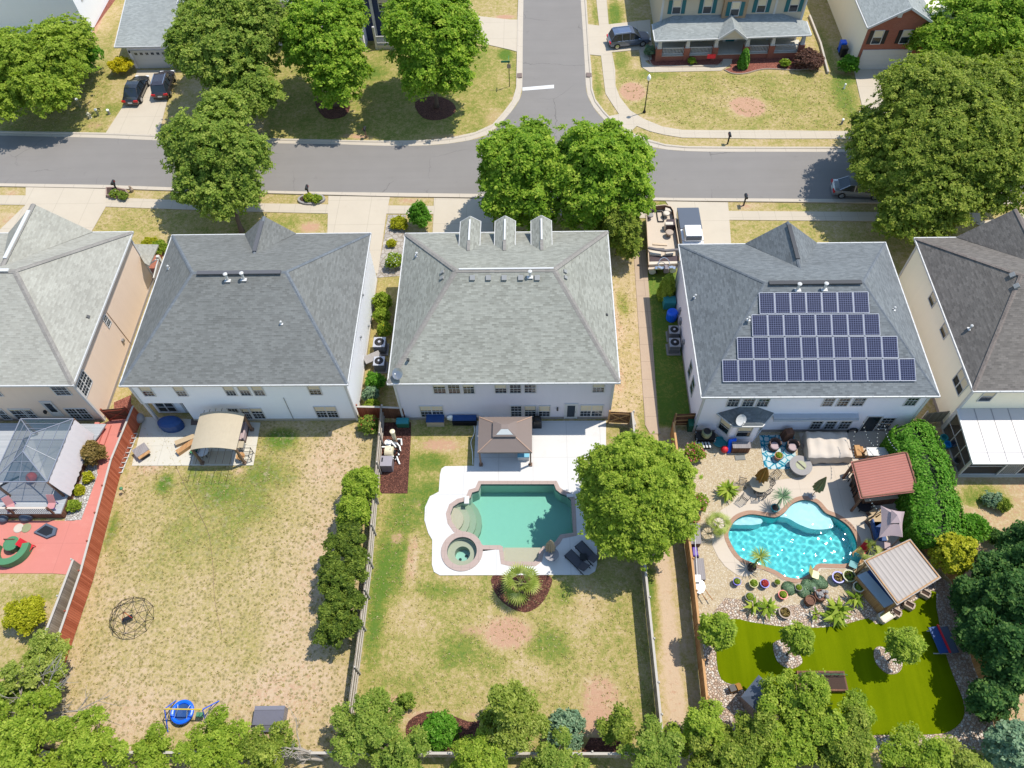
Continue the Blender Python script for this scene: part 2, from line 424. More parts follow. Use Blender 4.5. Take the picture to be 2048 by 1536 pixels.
# ------------------------------------------------------------------ ground
def make_ground():
    xs = np.concatenate([[-900, -400, -200, -120, -90], np.arange(-72, 66, .4), [80, 110, 200, 400, 900]])
    ys = np.concatenate([[-500, -200, -80, -30, -8], np.arange(2, 98, .4), [108, 125, 160, 250, 500, 1100]])
    X, Y = np.meshgrid(xs, ys); nx, ny = len(xs), len(ys)
    gr = np.full(X.shape, .38); di = np.full(X.shape, .12); tu = np.full(X.shape, .15)
    def reg(pts, g=None, d=None, t=None, soft=False):
        m = inpoly(X, Y, poly(pts))
        if g is not None: gr[m] = g
        if d is not None: di[m] = d
        if t is not None: tu[m] = t
    def blob(u, v, ru, rv, g=0.0, d=0.0, t=0.0):
        c = P(u, v); a = abs(P(u+ru, v).x-c.x); b = abs(P(u, v-rv).y-c.y)
        w = np.clip(1.6-1.6*np.sqrt(((X-c.x)/a)**2+((Y-c.y)/b)**2), 0, 1)
        gr[:] += g*w; di[:] += d*w; tu[:] += t*w
    # back yards
    reg([(290, 840), (765, 845), (705, 1441), (690, 1560), (60, 1560), (130, 1323)], .3, .26, .95)
    reg([(765, 845), (1262, 845), (1320, 1420), (1330, 1560), (700, 1560), (705, 1441)], .5, .2, .12)
    reg([(1215, 450), (1288, 450), (1310, 850), (1215, 850)], .25, .34, .1)
    reg([(1292, 540), (1350, 500), (1400, 830), (1345, 850), (1318, 850)], .95, 0, .1)
    reg([(1262, 850), (1345, 850), (1405, 1410), (1420, 1560), (1330, 1560), (1300, 1136)], .3, .25, .1)
    reg([(-400, 1150), (150, 1150), (118, 1323), (60, 1560), (-400, 1560)], .4, .18, .15)
    reg([(1880, 830), (2500, 830), (2500, 1600), (2010, 1560), (1900, 1160), (1850, 1080)], .3, .5, 0)
    reg([(700, 540), (800, 540), (770, 860), (715, 860)], .5, .4, 0)
    # front lawns
    reg([(-300, 411), (52, 411), (20, 463), (-300, 463)], .35, .25, .1)
    reg([(200, 415), (345, 417), (345, 470), (180, 470)], .46, .12, .1)
    reg([(345, 425), (660, 425), (655, 500), (345, 500)], .5, .2, .1)
    reg([(985, 400), (1340, 400), (1340, 520), (985, 520)], .5, .3, .1)
    reg([(1450, 436), (1720, 440), (1960, 470), (1960, 560), (1450, 520)], .45, .15, .1)
    reg([(1250, 140), (1720, 150), (1720, 262), (1380, 258), (1260, 220), (1225, 170)], .5, .12, .2)
    reg([(-300, 60), (230, 60), (215, 268), (-300, 262)], .54, .18, .15)
    reg([(530, 60), (1035, 100), (1034, 180), (985, 260), (870, 285), (530, 280)], .58, .12, .1)
    for b in [  # yard 2
        (420, 1010, 190, 130, .22, -.1), (560, 900, 80, 50, .2, -.1), (420, 1250, 200, 120, .06), (430, 975, 60, 45, .3), (520, 940, 40, 35, .35), (560, 880, 45, 30, .4), (500, 1000, 80, 60, .22), (420, 1100, 130, 90, .12), (330, 970, 30, 30, .3),
        (570, 950, 45, 35, .3), (300, 1120, 60, 90, .1), (225, 1060, 12, 50, .6), (240, 1090, 30, 60, .15), (330, 965, 14, 24, .5),
        (660, 920, 70, 70, -.22, .2), (640, 1100, 50, 120, -.14, .16), (560, 1400, 160, 90, -.2, .22), (250, 1430, 130, 80, -.18, .16), (300, 930, 30, 20, -.2, .2),
        (230, 940, 30, 50, .1), (600, 1250, 90, 120, -.14, .12), (300, 950, 60, 30, 0, .15), (390, 945, 26, 12, .3),
        (565, 872, 40, 18, .4), (640, 872, 20, 10, .25), (480, 940, 14, 8, -.4, .4),
        # yard 3
        (880, 890, 60, 20, -.2, .5), (860, 925, 50, 25, .45), (855, 1000, 40, 60, .4, -.1), (800, 1060, 40, 150, .42, -.1), (755, 1200, 26, 160, .5, -.1),
        (825, 1090, 16, 40, -.3, .4), (835, 1010, 14, 20, -.2, .4), (795, 1075, 26, 20, -.2, .5), (880, 1180, 60, 20, .35), (860, 1060, 18, 60, .1, .1), (820, 1140, 22, 40, -.3, .35),
        (1015, 1265, 70, 46, -.3, .65), (940, 1260, 30, 20, -.1, .4), (940, 1190, 40, 30, .0, .12), (1100, 1290, 60, 50, .3), (1130, 1190, 26, 26, .35), (800, 1370, 60, 50, .12),
        (1200, 1390, 60, 60, -.25, .5), (1190, 1450, 60, 40, -.2, .5), (780, 1410, 60, 30, -.25, .5), (960, 1430, 60, 20, -.1, .35), (930, 1300, 60, 50, .25), (1060, 1340, 120, 40, -.12, .06),
        (820, 1240, 70, 60, -.15, .15), (1180, 1200, 60, 60, -.1, .2), (1150, 1250, 60, 40, -.1), (1240, 1280, 30, 120, -.02, -.1), (840, 1440, 40, 30, -.2, .5), (890, 1320, 30, 30, .15),
        (1170, 1385, 20, 16, .3), (990, 1330, 40, 30, .15),
        # side strips, lane
        (1245, 610, 18, 40, .4, -.3), (1235, 640, 14, 60, -.2, .2), (1255, 780, 18, 60, .1, -.1), (1240, 760, 20, 40, -.1, .25),
        (1330, 1180, 15, 300, -.5, .08), (1346, 1380, 20, 150, -.5, .1), (1322, 940, 12, 80, -.4, .06), (1303, 1160, 12, 60, .5, -.2), (1310, 1250, 14, 90, .3, -.1), (1330, 880, 14, 30, -.1, .2), (1290, 850, 18, 60, .35, -.2),
        # fronts
        (820, 402, 34, 9, -.1, .55), (25, 386, 26, 8, -.1, .45), (20, 440, 26, 18, -.1, .3), (1490, 413, 26, 7, -.1, .6), (1580, 413, 70, 8, .15), (620, 455, 30, 16, -.1, .55), (570, 445, 40, 20, .15),
        (1265, 183, 33, 23, -.4, 1.3), (1497, 214, 44, 25, -.4, 1.15), (1440, 200, 60, 20, -.1, .25), (1300, 150, 60, 14, .2), (1560, 180, 60, 40, .05, -.05), (1690, 200, 30, 50, .35, -.1),
        (1650, 100, 20, 60, .25), (1240, 120, 26, 30, .3), (1192, 30, 8, 40, .3, -.1), (1230, 30, 20, 40, .55, -.2), (1195, 170, 12, 60, .3, -.1),
        (990, 240, 40, 30, -.15, .35), (900, 275, 80, 10, -.1, .45), (740, 145, 40, 20, .35, -.1), (760, 180, 50, 20, .1), (1000, 170, 20, 40, -.05, .25), (960, 130, 20, 30, .1, .15), (1010, 110, 20, 16, .5, -.1),
        (700, 272, 40, 8, -.1, .5), (730, 275, 30, 8, -.1, .4), (190, 250, 30, 12, 0, .35), (130, 250, 40, 10, 0, .2), (230, 215, 26, 20, .3, -.1), (205, 60, 26, 50, -.1, .1), (185, 60, 10, 60, -.2, 1.0),
        (960, 8, 60, 8, 0, .2), (1010, 34, 30, 5, -.2, .9), (1690, 160, 30, 14, .4, -.1), (1290, 416, 24, 10, .4, 0), (1322, 412, 10, 12, .2, -.2), (1420, 370, 10, 10, 0, .2),
        (250, 1200, 60, 160, .0), (60, 1240, 100, 40, -.15, .1), (80, 1190, 120, 20, .12), (1960, 985, 60, 30, .35, -.35), (1990, 1000, 40, 20, .35, -.3), (1940, 1000, 40, 20, .25, -.2),
    ]: blob(*b)
    n = nx*ny; co = np.stack([X.ravel(), Y.ravel(), np.zeros(n)], 1).astype(np.float32)
    i = np.arange(n).reshape(ny, nx)
    q = np.stack([i[:-1, :-1], i[:-1, 1:], i[1:, 1:], i[1:, :-1]], -1).reshape(-1, 4)
    cx = co[q][:, :, 0].mean(1); cy = co[q][:, :, 1].mean(1)
    keep = np.ones(len(q), bool)
    for pg in (POOL1, SPA, POOL2): keep &= ~inpoly(cx, cy, offset_loop(pg, .38))
    q = q[keep]
    me = bpy.data.meshes.new('ground'); me.vertices.add(n); me.vertices.foreach_set('co', co.ravel())
    me.loops.add(len(q)*4); me.loops.foreach_set('vertex_index', q.ravel().astype(np.int32))
    me.polygons.add(len(q)); me.polygons.foreach_set('loop_start', np.arange(0, len(q)*4, 4, dtype=np.int32))
    for nm, a in (('green', gr), ('dirt', di), ('tuft', tu)):
        at = me.attributes.new(nm, 'FLOAT', 'POINT'); at.data.foreach_set('value', np.clip(a, -.3, 1.4).ravel().astype(np.float32))
    me.update(); me.materials.append(M['ground'])
    o = bpy.data.objects.new('ground', me); COL.objects.link(o); tag(o, kind='structure')
make_ground()

def struct(name, mb, mat):
    o = mb.build(name, M[mat] if isinstance(mat, str) else mat); return tag(o, kind='structure')

# ------------------------------------------------------------------ streets
N_AS = [(0, 271), (208, 276), (318, 281), (536, 286.5), (672, 288.5), (773, 291.7), (865, 290.4), (943, 280), (982, 265.6), (1015, 232), (1034, 208), (1043, 187.5), (1044.8, 164), (1045.6, 78), (1046.9, 0)]
N_KB = [(0, 263.5), (208, 267), (318, 271), (536, 278), (669, 281), (760, 282.5), (865, 281), (943, 268), (982, 252.6), (1004, 229), (1021, 208), (1031, 187.5), (1032.5, 161), (1034, 104), (1035, 39), (1036.5, 0)]
E_AS = [(1161.5, 0), (1166.7, 78), (1170.6, 146), (1173, 182), (1182, 206), (1198, 229), (1221, 250), (1250, 270), (1281, 284), (1299.5, 294), (1351.6, 301), (1416.7, 303.4), (1520, 303.6), (1674, 304), (2048, 305)]
E_KB = [(1173, 0), (1176, 49.5), (1179.7, 109), (1183.6, 146), (1185, 182), (1192.7, 203), (1216, 232), (1234, 250), (1260, 266), (1286.5, 277), (1325.5, 289), (1364.6, 293.8), (1416.7, 294.3), (1500, 295), (1682, 295.3), (2048, 296.5)]
S_AS = [(0, 366.7), (208, 369.8), (323, 374), (500, 380.7), (656, 384), (969, 388), (1200, 392), (1336, 395.8), (1520, 397), (1700, 398.5), (2048, 401)]
S_KB = [(0, 374), (213.5, 378), (323, 382), (500, 387), (786, 394.5), (969, 397), (1200, 400), (1318, 402.5), (1520, 404.7), (1709, 406.8), (2048, 410)]
def ext(pts, first, last, k=60.0):                 # carry a kerb line on beyond the picture
    w = poly(pts); out = list(w)
    if first: d = (Vector(w[0])-Vector(w[1])).normalized(); out.insert(0, tuple(Vector(w[0])+d*k))
    if last: d = (Vector(w[-1])-Vector(w[-2])).normalized(); out.append(tuple(Vector(w[-1])+d*k))
    return out
nA, nK, eA, eK, sA, sK = (ext(p, True, True) for p in (N_AS, N_KB, E_AS, E_KB, S_AS, S_KB))
nA, nK, eA, eK = ([q for q in smooth_line(p, 4)] for p in (nA, nK, eA, eK))
def run_strip(a, b, n=90):
    def res(p):
        p = [Vector(q) for q in p]; d = [0.0]
        for i in range(1, len(p)): d.append(d[-1]+(p[i]-p[i-1]).length)
        out = []
        for k in range(n+1):
            t = d[-1]*k/n; i = 1
            while i < len(p)-1 and d[i] < t: i += 1
            f = (t-d[i-1])/max(d[i]-d[i-1], 1e-6); out.append(p[i-1].lerp(p[i], f))
        return out
    return res(a), res(b)
road = MB(); road.sheet(nA + eA + sA[::-1], .004); struct('road', road, 'asphalt')
def kerb(a, k, flip):
    mb = MB(); A, K = run_strip(a, k)
    n = len(A); vs = []; fs = []
    for p, q in zip(A, K):
        m = p.lerp(q, .62); vs += [(p.x, p.y, .012), (m.x, m.y, .03), (p.lerp(q, .72).x, p.lerp(q, .72).y, .11), (q.x, q.y, .12), (q.x, q.y, -.05)]
    for i in range(n-1):
        for j in range(4):
            f = (i*5+j, (i+1)*5+j, (i+1)*5+j+1, i*5+j+1); fs.append(f if flip else f[::-1])
    mb.add(vs, fs); return mb
kb = kerb(nA, nK, False)
for q in (kerb(eA, eK, False), kerb(sA, sK, True)): kb.add(q.v, q.f)
struct('kerb', kb, 'kerb')
ln = MB(); ln.sheet(poly([(1045, 175), (1108, 169.5), (1108, 176.5), (1045, 181.5)]), .009)
struct('road_marking', ln, m_plain('road_paint', S(246, 244, 240), .6, vary=.06, scale=2))
dg = MB()
for pts in ([(1172.5, 147), (1183, 148), (1183.5, 156), (1172.5, 155)], [(1034, 148.5), (1044, 148), (1044, 156), (1033.5, 158)]): dg.prism(poly(pts), .03, .135)
struct('storm_drain', dg, m_plain('drain_iron', S(140, 120, 110), .7))

# ------------------------------------------------------------------ pavements and drives
def flat(name, mat, z, *polys):
    mb = MB()
    for p in polys: mb.prism(poly(p), -.06, z, False)
    return struct(name, mb, mat)
flat('pavement', 'walk', .055,
     [(-400, 388), (52, 391.5), (52, 410.5), (-400, 405)], [(212, 395), (365, 401.5), (500, 407), (657, 409.5), (656, 427.5), (500, 424), (365, 419.5), (212, 414)],
     [(776, 411.5), (869, 412.5), (869, 428.5), (773, 428)], [(985, 414), (1120, 416), (1330, 421), (1330, 438), (1120, 432), (985, 430)],
     [(1455, 422.5), (1709, 424.5), (1960, 427), (1960, 445), (1709, 442.5), (1458, 440.5)],
     [(1192.7, -40), (1192.7, 0), (1198, 52), (1217.4, 49.5), (1213.5, 0), (1212, -40)], [(1202, 112), (1207, 156), (1211, 187.5), (1224, 208), (1238, 229), (1217, 233), (1238, 250), (1259, 266), (1273.4, 252.6), (1299.5, 263), (1325.5, 269.5), (1364.6, 276), (1520, 278), (1709, 278), (2048, 279), (2048, 264), (1714, 263), (1520, 261), (1416.7, 261), (1364.6, 260.4), (1325.5, 254), (1286.5, 238), (1260, 221), (1239.6, 195), (1231, 172), (1230.5, 140.6), (1224, 105)])
flat('driveway', 'drive', .06,
     [(52, 375), (213, 378.5), (212, 414), (180, 470), (-10, 470), (52, 410)],
     [(657, 392.5), (780, 395), (773, 428), (756, 548), (738, 548), (738, 500), (654, 500)],
     [(868, 396.8), (985, 398.5), (988, 500), (864, 500)],
     [(1331, 403.5), (1456, 405.5), (1463, 500), (1352, 500), (1346, 424)],
     [(212, 266.5), (255, 200), (275, 141), (352, 141), (335, 200), (318, 270)],
     [(1035, 40), (1020, 40), (953, 32.5), (880, 30), (880, 70), (969, 88.5), (1020, 100), (1034, 104)],
     [(1175.5, 49), (1198, 52), (1217.4, 49.5), (1300, 40), (1304, 96), (1278, 100), (1224, 105), (1202, 112), (1180, 110)],
     [(1706, 135), (1800, 135), (1800, 262), (1735, 262)], [(1950, 447), (2120, 410), (2120, 480), (1990, 470)])
flat('garden_path', 'walk', .05, [(1278, 100), (1303, 96), (1303, 120), (1290, 122), (1296, 128), (1310, 132), (1443, 130), (1446, 118.5), (1464, 118.5), (1463, 128), (1442, 142), (1299.5, 145), (1284, 135)])
# concrete walk up the side of the middle house
flat('side_walk', 'oldwalk', .045, [(1267, 500), (1292, 500), (1317, 850), (1290, 850)], [(1290, 850), (1317, 850), (1322, 868), (1300, 868)])

# beds
flat('mulch_bed', 'mulch', .02, [(764, 845), (822, 845), (822, 872), (815, 987), (760, 987)],
     smooth_loop([(985, 1152), (1040, 1150), (1100, 1152), (1099, 1180), (1080, 1210), (1050, 1225), (1015, 1212), (990, 1185)], 3),
     smooth_loop([(812, 1452), (850, 1424), (900, 1430), (950, 1444), (1010, 1420), (1030, 1470), (1010, 1506), (900, 1500), (830, 1508)], 4), [(1180, 1475), (1240, 1478), (1240, 1510), (1160, 1510)],
     smooth_loop([(830, 205), (870, 192), (905, 205), (910, 225), (880, 240), (845, 235)], 3), smooth_loop([(630, 200), (670, 190), (700, 205), (690, 232), (650, 236)], 3))
flat('red_mulch_bed', 'redmulch', .02, smooth_loop([(1297, 108), (1430, 112), (1444, 124), (1430, 132), (1380, 134), (1318, 134), (1302, 128)], 3),
     smooth_loop([(1468, 118), (1600, 112), (1642, 116), (1638, 136), (1590, 140), (1530, 138), (1490, 147), (1465, 147), (1448, 140), (1462, 134)], 3),
     [(1700, 120), (1712, 120), (1712, 138), (1690, 138)], [(190, 20), (214, -10), (238, -10), (180, 68), (172, 62)], [(228, 805), (262, 790), (262, 830), (228, 840)])
be = MB()
for pts in ([(1297, 108), (1302, 128), (1318, 134), (1380, 134.5), (1430, 132.5), (1444, 124)], [(1448, 140), (1465, 147.5), (1490, 147.5), (1530, 138.5), (1590, 140.5), (1638, 136.5)]):
    be.tube([(*q, .05) for q in smooth_line(poly(pts), 5)], .07, 6)
tag(be.build('edging', m_plain('edging_stone', S(190, 170, 150), .8)), 'low pale stone edging round the red mulch beds before the porch', 'edging')
print('ground done')
# ------------------------------------------------------------------ houses
M['shA'] = m_shingle('shingle_pale_grey', S(176, 172, 160), S(194, 191, 178), S(208, 205, 192), 0.10)
M['shB'] = m_shingle('shingle_dark_grey', S(122, 122, 118), S(139, 140, 136), S(154, 155, 151), 0.08)
M['shC'] = m_shingle('shingle_mid_grey', S(150, 149, 137), S(176, 176, 164), S(196, 196, 183), 0.15)
M['shD'] = m_shingle('shingle_blue_grey', S(116, 120, 122), S(137, 142, 144), S(155, 160, 162), 0.10)
M['shE'] = m_shingle('shingle_brown_grey', S(116, 110, 104), S(136, 129, 122), S(156, 148, 140), 0.14)
M['shF'] = m_shingle('shingle_top_grey', S(160, 164, 160), S(178, 182, 178), S(194, 198, 192), 0.10)
M['capA'] = m_shingle('cap_brown_grey', S(156, 150, 142), S(168, 162, 154), S(180, 174, 166), .15)
M['capB'] = m_shingle('cap_slate', S(118, 124, 130), S(132, 138, 144), S(146, 152, 158), .15)
M['capE'] = m_shingle('cap_brown', S(134, 122, 114), S(150, 138, 130), S(164, 152, 142), .15)
M['wTan'] = m_siding('tan_siding', S(224, 200, 178, 1.1), .2, dirt=.07)
M['wWhite'] = m_siding('white_siding', (.76, .77, .79, 1), .2, dirt=.04)
M['wBlue'] = m_siding('lavender_grey_siding', (.62, .58, .61, 1), .2, dirt=.06)
M['wPale'] = m_siding('pale_lilac_siding', (.82, .78, .82, 1), .2, dirt=.05)
M['wCream'] = m_siding('cream_siding', (.92, .83, .63, 1), .2, dirt=.05)
M['wBeige'] = m_siding('beige_siding', S(238, 222, 194), .2, dirt=.05)
M['wNavy'] = m_siding('navy_siding', L(44, 58, 92), .2, dirt=.1)
M['brick'] = m_brick('red_brick', S(176, 106, 84, 1.25), S(152, 88, 70, 1.25), S(190, 160, 140))
M['teal'] = m_plain('teal_shutter', L(22, 92, 98), .5)
M['soffit'] = m_plain('soffit', S(226, 224, 220), .6, vary=.03)

def window(parent, a, b, n, split=1, cols=1, blind=0.0, fw=.07, grid=True):
    """a, b: lower left and upper right corners on the wall (as seen from outside); n: outward normal"""
    a = Vector(a); b = Vector(b); n = Vector(n); up = Vector((0, 0, 1)); rt = up.cross(n).normalized()
    W = (b-a).dot(rt); H = (b-a).z
    if W < 0: a = a + rt*W; W = -W
    f = MB()
    def pc(u0, v0, u1, v1, d0, d1, mb):
        vs = [a+rt*u+up*v+n*d for d in (d0, d1) for u, v in ((u0, v0), (u1, v0), (u1, v1), (u0, v1))]
        mb.add(vs, [(4, 5, 6, 7), (0, 1, 5, 4), (1, 2, 6, 5), (2, 3, 7, 6), (3, 0, 4, 7)])
    pc(-fw, -fw, W+fw, 0, 0, .06, f); pc(-fw, H, W+fw, H+fw, 0, .06, f); pc(-fw, 0, 0, H, 0, .06, f); pc(W, 0, W+fw, H, 0, .06, f)
    for k in range(1, split): pc(W*k/split-fw*.6, 0, W*k/split+fw*.6, H, 0, .055, f)
    for k in range(split):
        u0 = W*k/split+(fw*.6 if k else 0); u1 = W*(k+1)/split-(fw*.6 if k < split-1 else 0)
        pc(u0, H*.5-.025, u1, H*.5+.025, 0, .05, f)
        if grid:
            for j in (1, 2):
                uu = u0+(u1-u0)*j/3; pc(uu-.011, 0, uu+.011, H*.5-.025, 0, .036, f); pc(uu-.011, H*.5+.025, uu+.011, H, 0, .036, f)
            for q in (.25, .75): pc(u0, H*q-.011, u1, H*q+.011, 0, .034, f)
    fo = f.build('window', M['white'], parent)
    g = MB(); g.add([a+rt*u+up*v+n*.022 for u, v in ((0, 0), (W, 0), (W, H), (0, H))], [(0, 1, 2, 3)]); g.build('pane', M['glass'], fo)
    if blind:
        g = MB(); g.add([a+rt*u+up*v+n*.027 for u, v in ((.02, H*(1-blind)), (W-.02, H*(1-blind)), (W-.02, H-.01), (.02, H-.01))], [(0, 1, 2, 3)]); g.build('blind', M['blind'], fo)
    return fo

def door(parent, a, b, n, mat='white', glass=(.15, .3, .85, .9), frame=.1):
    a = Vector(a); b = Vector(b); n = Vector(n); up = Vector((0, 0, 1)); rt = up.cross(n).normalized()
    W = (b-a).dot(rt); H = (b-a).z
    if W < 0: a = a+rt*W; W = -W
    def pc(u0, v0, u1, v1, d0, d1, mb):
        vs = [a+rt*u+up*v+n*d for d in (d0, d1) for u, v in ((u0, v0), (u1, v0), (u1, v1), (u0, v1))]
        mb.add(vs, [(4, 5, 6, 7), (0, 1, 5, 4), (1, 2, 6, 5), (2, 3, 7, 6), (3, 0, 4, 7)])
    d = MB(); pc(0, 0, W, H, 0, .04, d); do = d.build('door', M[mat], parent)
    f = MB(); pc(-frame, 0, 0, H+frame, 0, .07, f); pc(W, 0, W+frame, H+frame, 0, .07, f); pc(0, H, W, H+frame, 0, .07, f); f.build('frame', M['white'], do)
    if glass:
        g = MB(); pc(W*glass[0], H*glass[1], W*glass[2], H*glass[3], .04, .046, g); g.build('pane', M['glass'], do)
    h = MB(); pc(W*.9, H*.46, W*.95, H*.5, .04, .09, h); h.build('handle', M['metal'], do)
    return do

def hip_roof(root, e, ze, ra, rb, mat, cap, capw=.3, th=.2, gables=(), extra=None):
    x0, x1, y0, y1 = e; ra = Vector(ra); rb = Vector(rb)
    E = [Vector(q) for q in ((x0, y0, ze), (x1, y0, ze), (x1, y1, ze), (x0, y1, ze))]
    B = [q-Vector((0, 0, th)) for q in E]
    mb = MB(); mb.add(E+[ra, rb]+B, [(0, 1, 5, 4), (1, 2, 5), (2, 3, 4, 5), (3, 0, 4), (9, 8, 7, 6)])
    gables = [(g[0], g[1], g[2], g[3], y1-(g[2]-ze)*(y1-ra.y)/(ra.z-ze)-.03) for g in gables]
    for (g0, g1, za, xa, yb) in gables:          # front gable: eave ends g0, g1 on the front eave, apex height za, at xa, ridge runs back to yb
        yf = y1; A = Vector((xa, yf+.05, za)); Bk = Vector((xa, yb, za))
        zb = ze+.02
        mb.add([(g0, yf+.05, zb), A, Bk, (g1, yf+.05, zb)], [(0, 1, 2), (1, 3, 2)])
    r = mb.build('roof', M[mat], root)
    gu = MB(); w = .085
    for i in range(4):
        a, b = E[i], E[(i+1) % 4]; d = (b-a).normalized(); o = Vector((d.y, -d.x, 0))*(w/2+.004)
        gu.bar(a+o-d*w*.99-Vector((0, 0, .075)), b+o+d*.0-Vector((0, 0, .075)), w, .15)
        k = max(2, int((b-a).length/.9))
        for j in range(1, k): q = a.lerp(b, j/k)+o*1.0-Vector((0, 0, -.005)); gu.box(q, (.06, .06, .025))
    gu.build('gutter', M['white'], r)
    cb = MB()
    segs = [(E[0], ra), (E[3], ra), (E[1], rb), (E[2], rb), (ra, rb)]
    for (g0, g1, za, xa, yb) in gables: segs.append((Vector((xa, y1+.05, za)), Vector((xa, yb, za))))
    for a, b in segs:
        d = (b-a).normalized(); s = d.cross(Vector((0, 0, 1))).normalized()*capw/2; u = Vector((0, 0, .035)); dn = Vector((0, 0, -.04))
        if abs(d.z) < .01: dn = Vector((0, 0, -.06))
        cb.add([a+s+dn, a+u, a-s+dn, b+s+dn, b+u, b-s+dn], [(0, 3, 4, 1), (1, 4, 5, 2)])
    c = cb.build('ridge_cap', M[cap], r)
    for (g0, g1, za, xa, yb) in gables:
        gb = MB(); yf = y1-.02; gb.add([(g0+.15, yf, ze), (g1-.15, yf, ze), (xa, yf, za-.1), (g0+.15, yf-.1, ze), (g1-.15, yf-.1, ze), (xa, yf-.1, za-.1)], [(0, 2, 1), (3, 4, 5)])
        gb.build('gable', M['white'], root)
    return r

def walls(root, e, ze, mat, ins=.32, th=.16, z0=0.0, name='wall'):
    x0, x1, y0, y1 = e
    w = MB(); w.prism([(x0+ins, y0+ins), (x1-ins, y0+ins), (x1-ins, y1-ins), (x0+ins, y1-ins)], z0, ze-th-.004); o = w.build(name, M[mat], root)
    c = MB()
    for x, y in ((x0+ins, y0+ins), (x1-ins, y0+ins), (x1-ins, y1-ins), (x0+ins, y1-ins)):
        c.box((x, y, (z0+ze-th)/2-.004), (.16, .16, ze-th-z0-.01))
    each(c, 'corner_board', M['white'], root)
    b = MB(); b.prism([(x0+ins-.03, y0+ins-.03), (x1-ins+.03, y0+ins-.03), (x1-ins+.03, y1-ins+.03), (x0+ins-.03, y1-ins+.03)], -.02, .3); b.build('plinth', m_concrete('plinth_%s' % mat, S(190, 178, 170), None), root) if z0 == 0 else None
    return o
def rear(u0, v0, u1, v1, y, dz=0): a = PY(u0, v0, y); b = PY(u1, v0, y); c = PY((u0+u1)/2, v1, y); return (a.x, y, a.z), (b.x, y, c.z)
def rwin(root, uL, uR, vB, y, h, **k):
    a = PY(uL, vB, y); b = PY(uR, vB, y); return window(root, a, (b.x, y, a.z+h), (0, -1, 0), **k)
def vent_stack(parent, plane, pts, name='vent_pipe', r=.07, h=.45, mat='white'):
    p0, n = plane
    for u, v in pts:
        q = PN(u, v, p0, n); m = MB(); m.tube([q-Vector((0, 0, .1)), q+Vector((0, 0, h))], r, 10); m.lathe((q.x, q.y, q.z+h-.02), [(r*1.7, 0), (r*1.8, .1), (r*.6, .16)], 10)
        m.box((q.x, q.y, q.z+.02), (r*5, r*5, .03)); m.build(name, M[mat], parent)
def plane_of(e, ze, ra, side):
    x0, x1, y0, y1 = e
    if side == 's': n = Vector((1, 0, 0)).cross(Vector((0, ra[1]-y0, ra[2]-ze))); return ((x0, y0, ze), n)
    if side == 'e': n = Vector((ra[0]-x1, 0, ra[2]-ze)).cross(Vector((0, -1, 0))); return ((x1, y0, ze), n)
    if side == 'w': n = Vector((ra[0]-x0, 0, ra[2]-ze)).cross(Vector((0, 1, 0))); return ((x0, y0, ze), n)
def box_vents(parent, plane, pts, s=.3, h=.14, mat='vent'):
    p0, n = plane; n = Vector(n).normalized(); n = n if n.z > 0 else -n
    for u, v in pts:
        q = PN(u, v, p0, n); a = n.cross(Vector((1, 0, 0)) if abs(n.x) < .3 else Vector((0, 1, 0))).normalized(); b = n.cross(a)
        m = MB(); vs = [q+a*i*s/2+b*j*s/2+n*k for k in (-.02, h) for i, j in ((-1, -1), (1, -1), (1, 1), (-1, 1))]
        m.add(vs, [(4, 5, 6, 7), (0, 1, 5, 4), (1, 2, 6, 5), (2, 3, 7, 6), (3, 0, 4, 7)]); m.build('roof_vent', M[mat], parent)
M['vent'] = m_plain('roof_vent_grey', S(168, 168, 166), .5)
M['ventdark'] = m_plain('roof_vent_dark', L(60, 60, 60), .5)

# house of tan siding at the left edge
e1 = (-52.0, -33.82, 31.05, 46.6); ZE = 5.6
h1 = thing('house', 'tan sided two storey house with pale grey hip roof at the left edge', 'house', (-43, 38.8, 0))
walls(h1, e1, ZE, 'wTan'); r1a, r1b = (-46.5, 38.95, 9.3), (-39.0, 38.95, 9.3)
roof1 = hip_roof(h1, e1, ZE, r1a, r1b, 'shA', 'capA', .42, gables=[(-44.5, -37.2, 8.85, -40.6, 39.6)])
rv = MB(); rv.box((-40.6, 43.2, 8.9), (.28, 5.2, .1)); rv.box((-42.5, 38.95, 9.37), (6.2, .28, .1)); each(rv, 'ridge_vent', M['white'], roof1)
yw = 31.37
for q in ((112+3, 144, 789), (-8, 6, 791)): rwin(h1, q[0], q[1], q[2], yw, 1.25)
for q in ((-22, -2, 838), (10, 24, 838), (38, 55+10, 838), (63, 80, 838)): rwin(h1, *q, yw, 1.5, blind=.12)
rwin(h1, 148, 188, 837, yw, 1.5, split=2)
a = PY(118, 840, yw); b = PY(136, 840, yw); door(h1, (a.x, yw, .75), (b.x, yw, 2.8), (0, -1, 0))
for (u0, v0, u1, v1, zz, hh) in ((206, 640, 213, 634, 3.6, 1.0), (152, 772, 174, 752, 3.2, 1.5)):
    a = PX(u0, v0, -34.14); b = PX(u1, v1, -34.14); window(h1, (-34.14, min(a.y, b.y), zz), (-34.14, max(a.y, b.y), zz+hh), (1, 0, 0), split=1 if hh < 1.2 else 2)
mb = MB(); q = PX(244, 681, -34.14); mb.box((q.x+.08, q.y, q.z), (.2, .25, .25)); mb.build('wall_vent', M['metal'], h1)
mb = MB(); q = PY(98, 809, yw); mb.box((q.x, q.y-.03, q.z), (.5, .06, .09)); q = PY(91, 822, yw); mb.box((q.x, q.y-.1, q.z), (.14, .2, .3)); each(mb, 'wall_lamp', M['black'], h1)
box_vents(roof1, plane_of(e1, ZE, r1b, 'e'), [(176, 634)], .24, .1, 'ventdark')
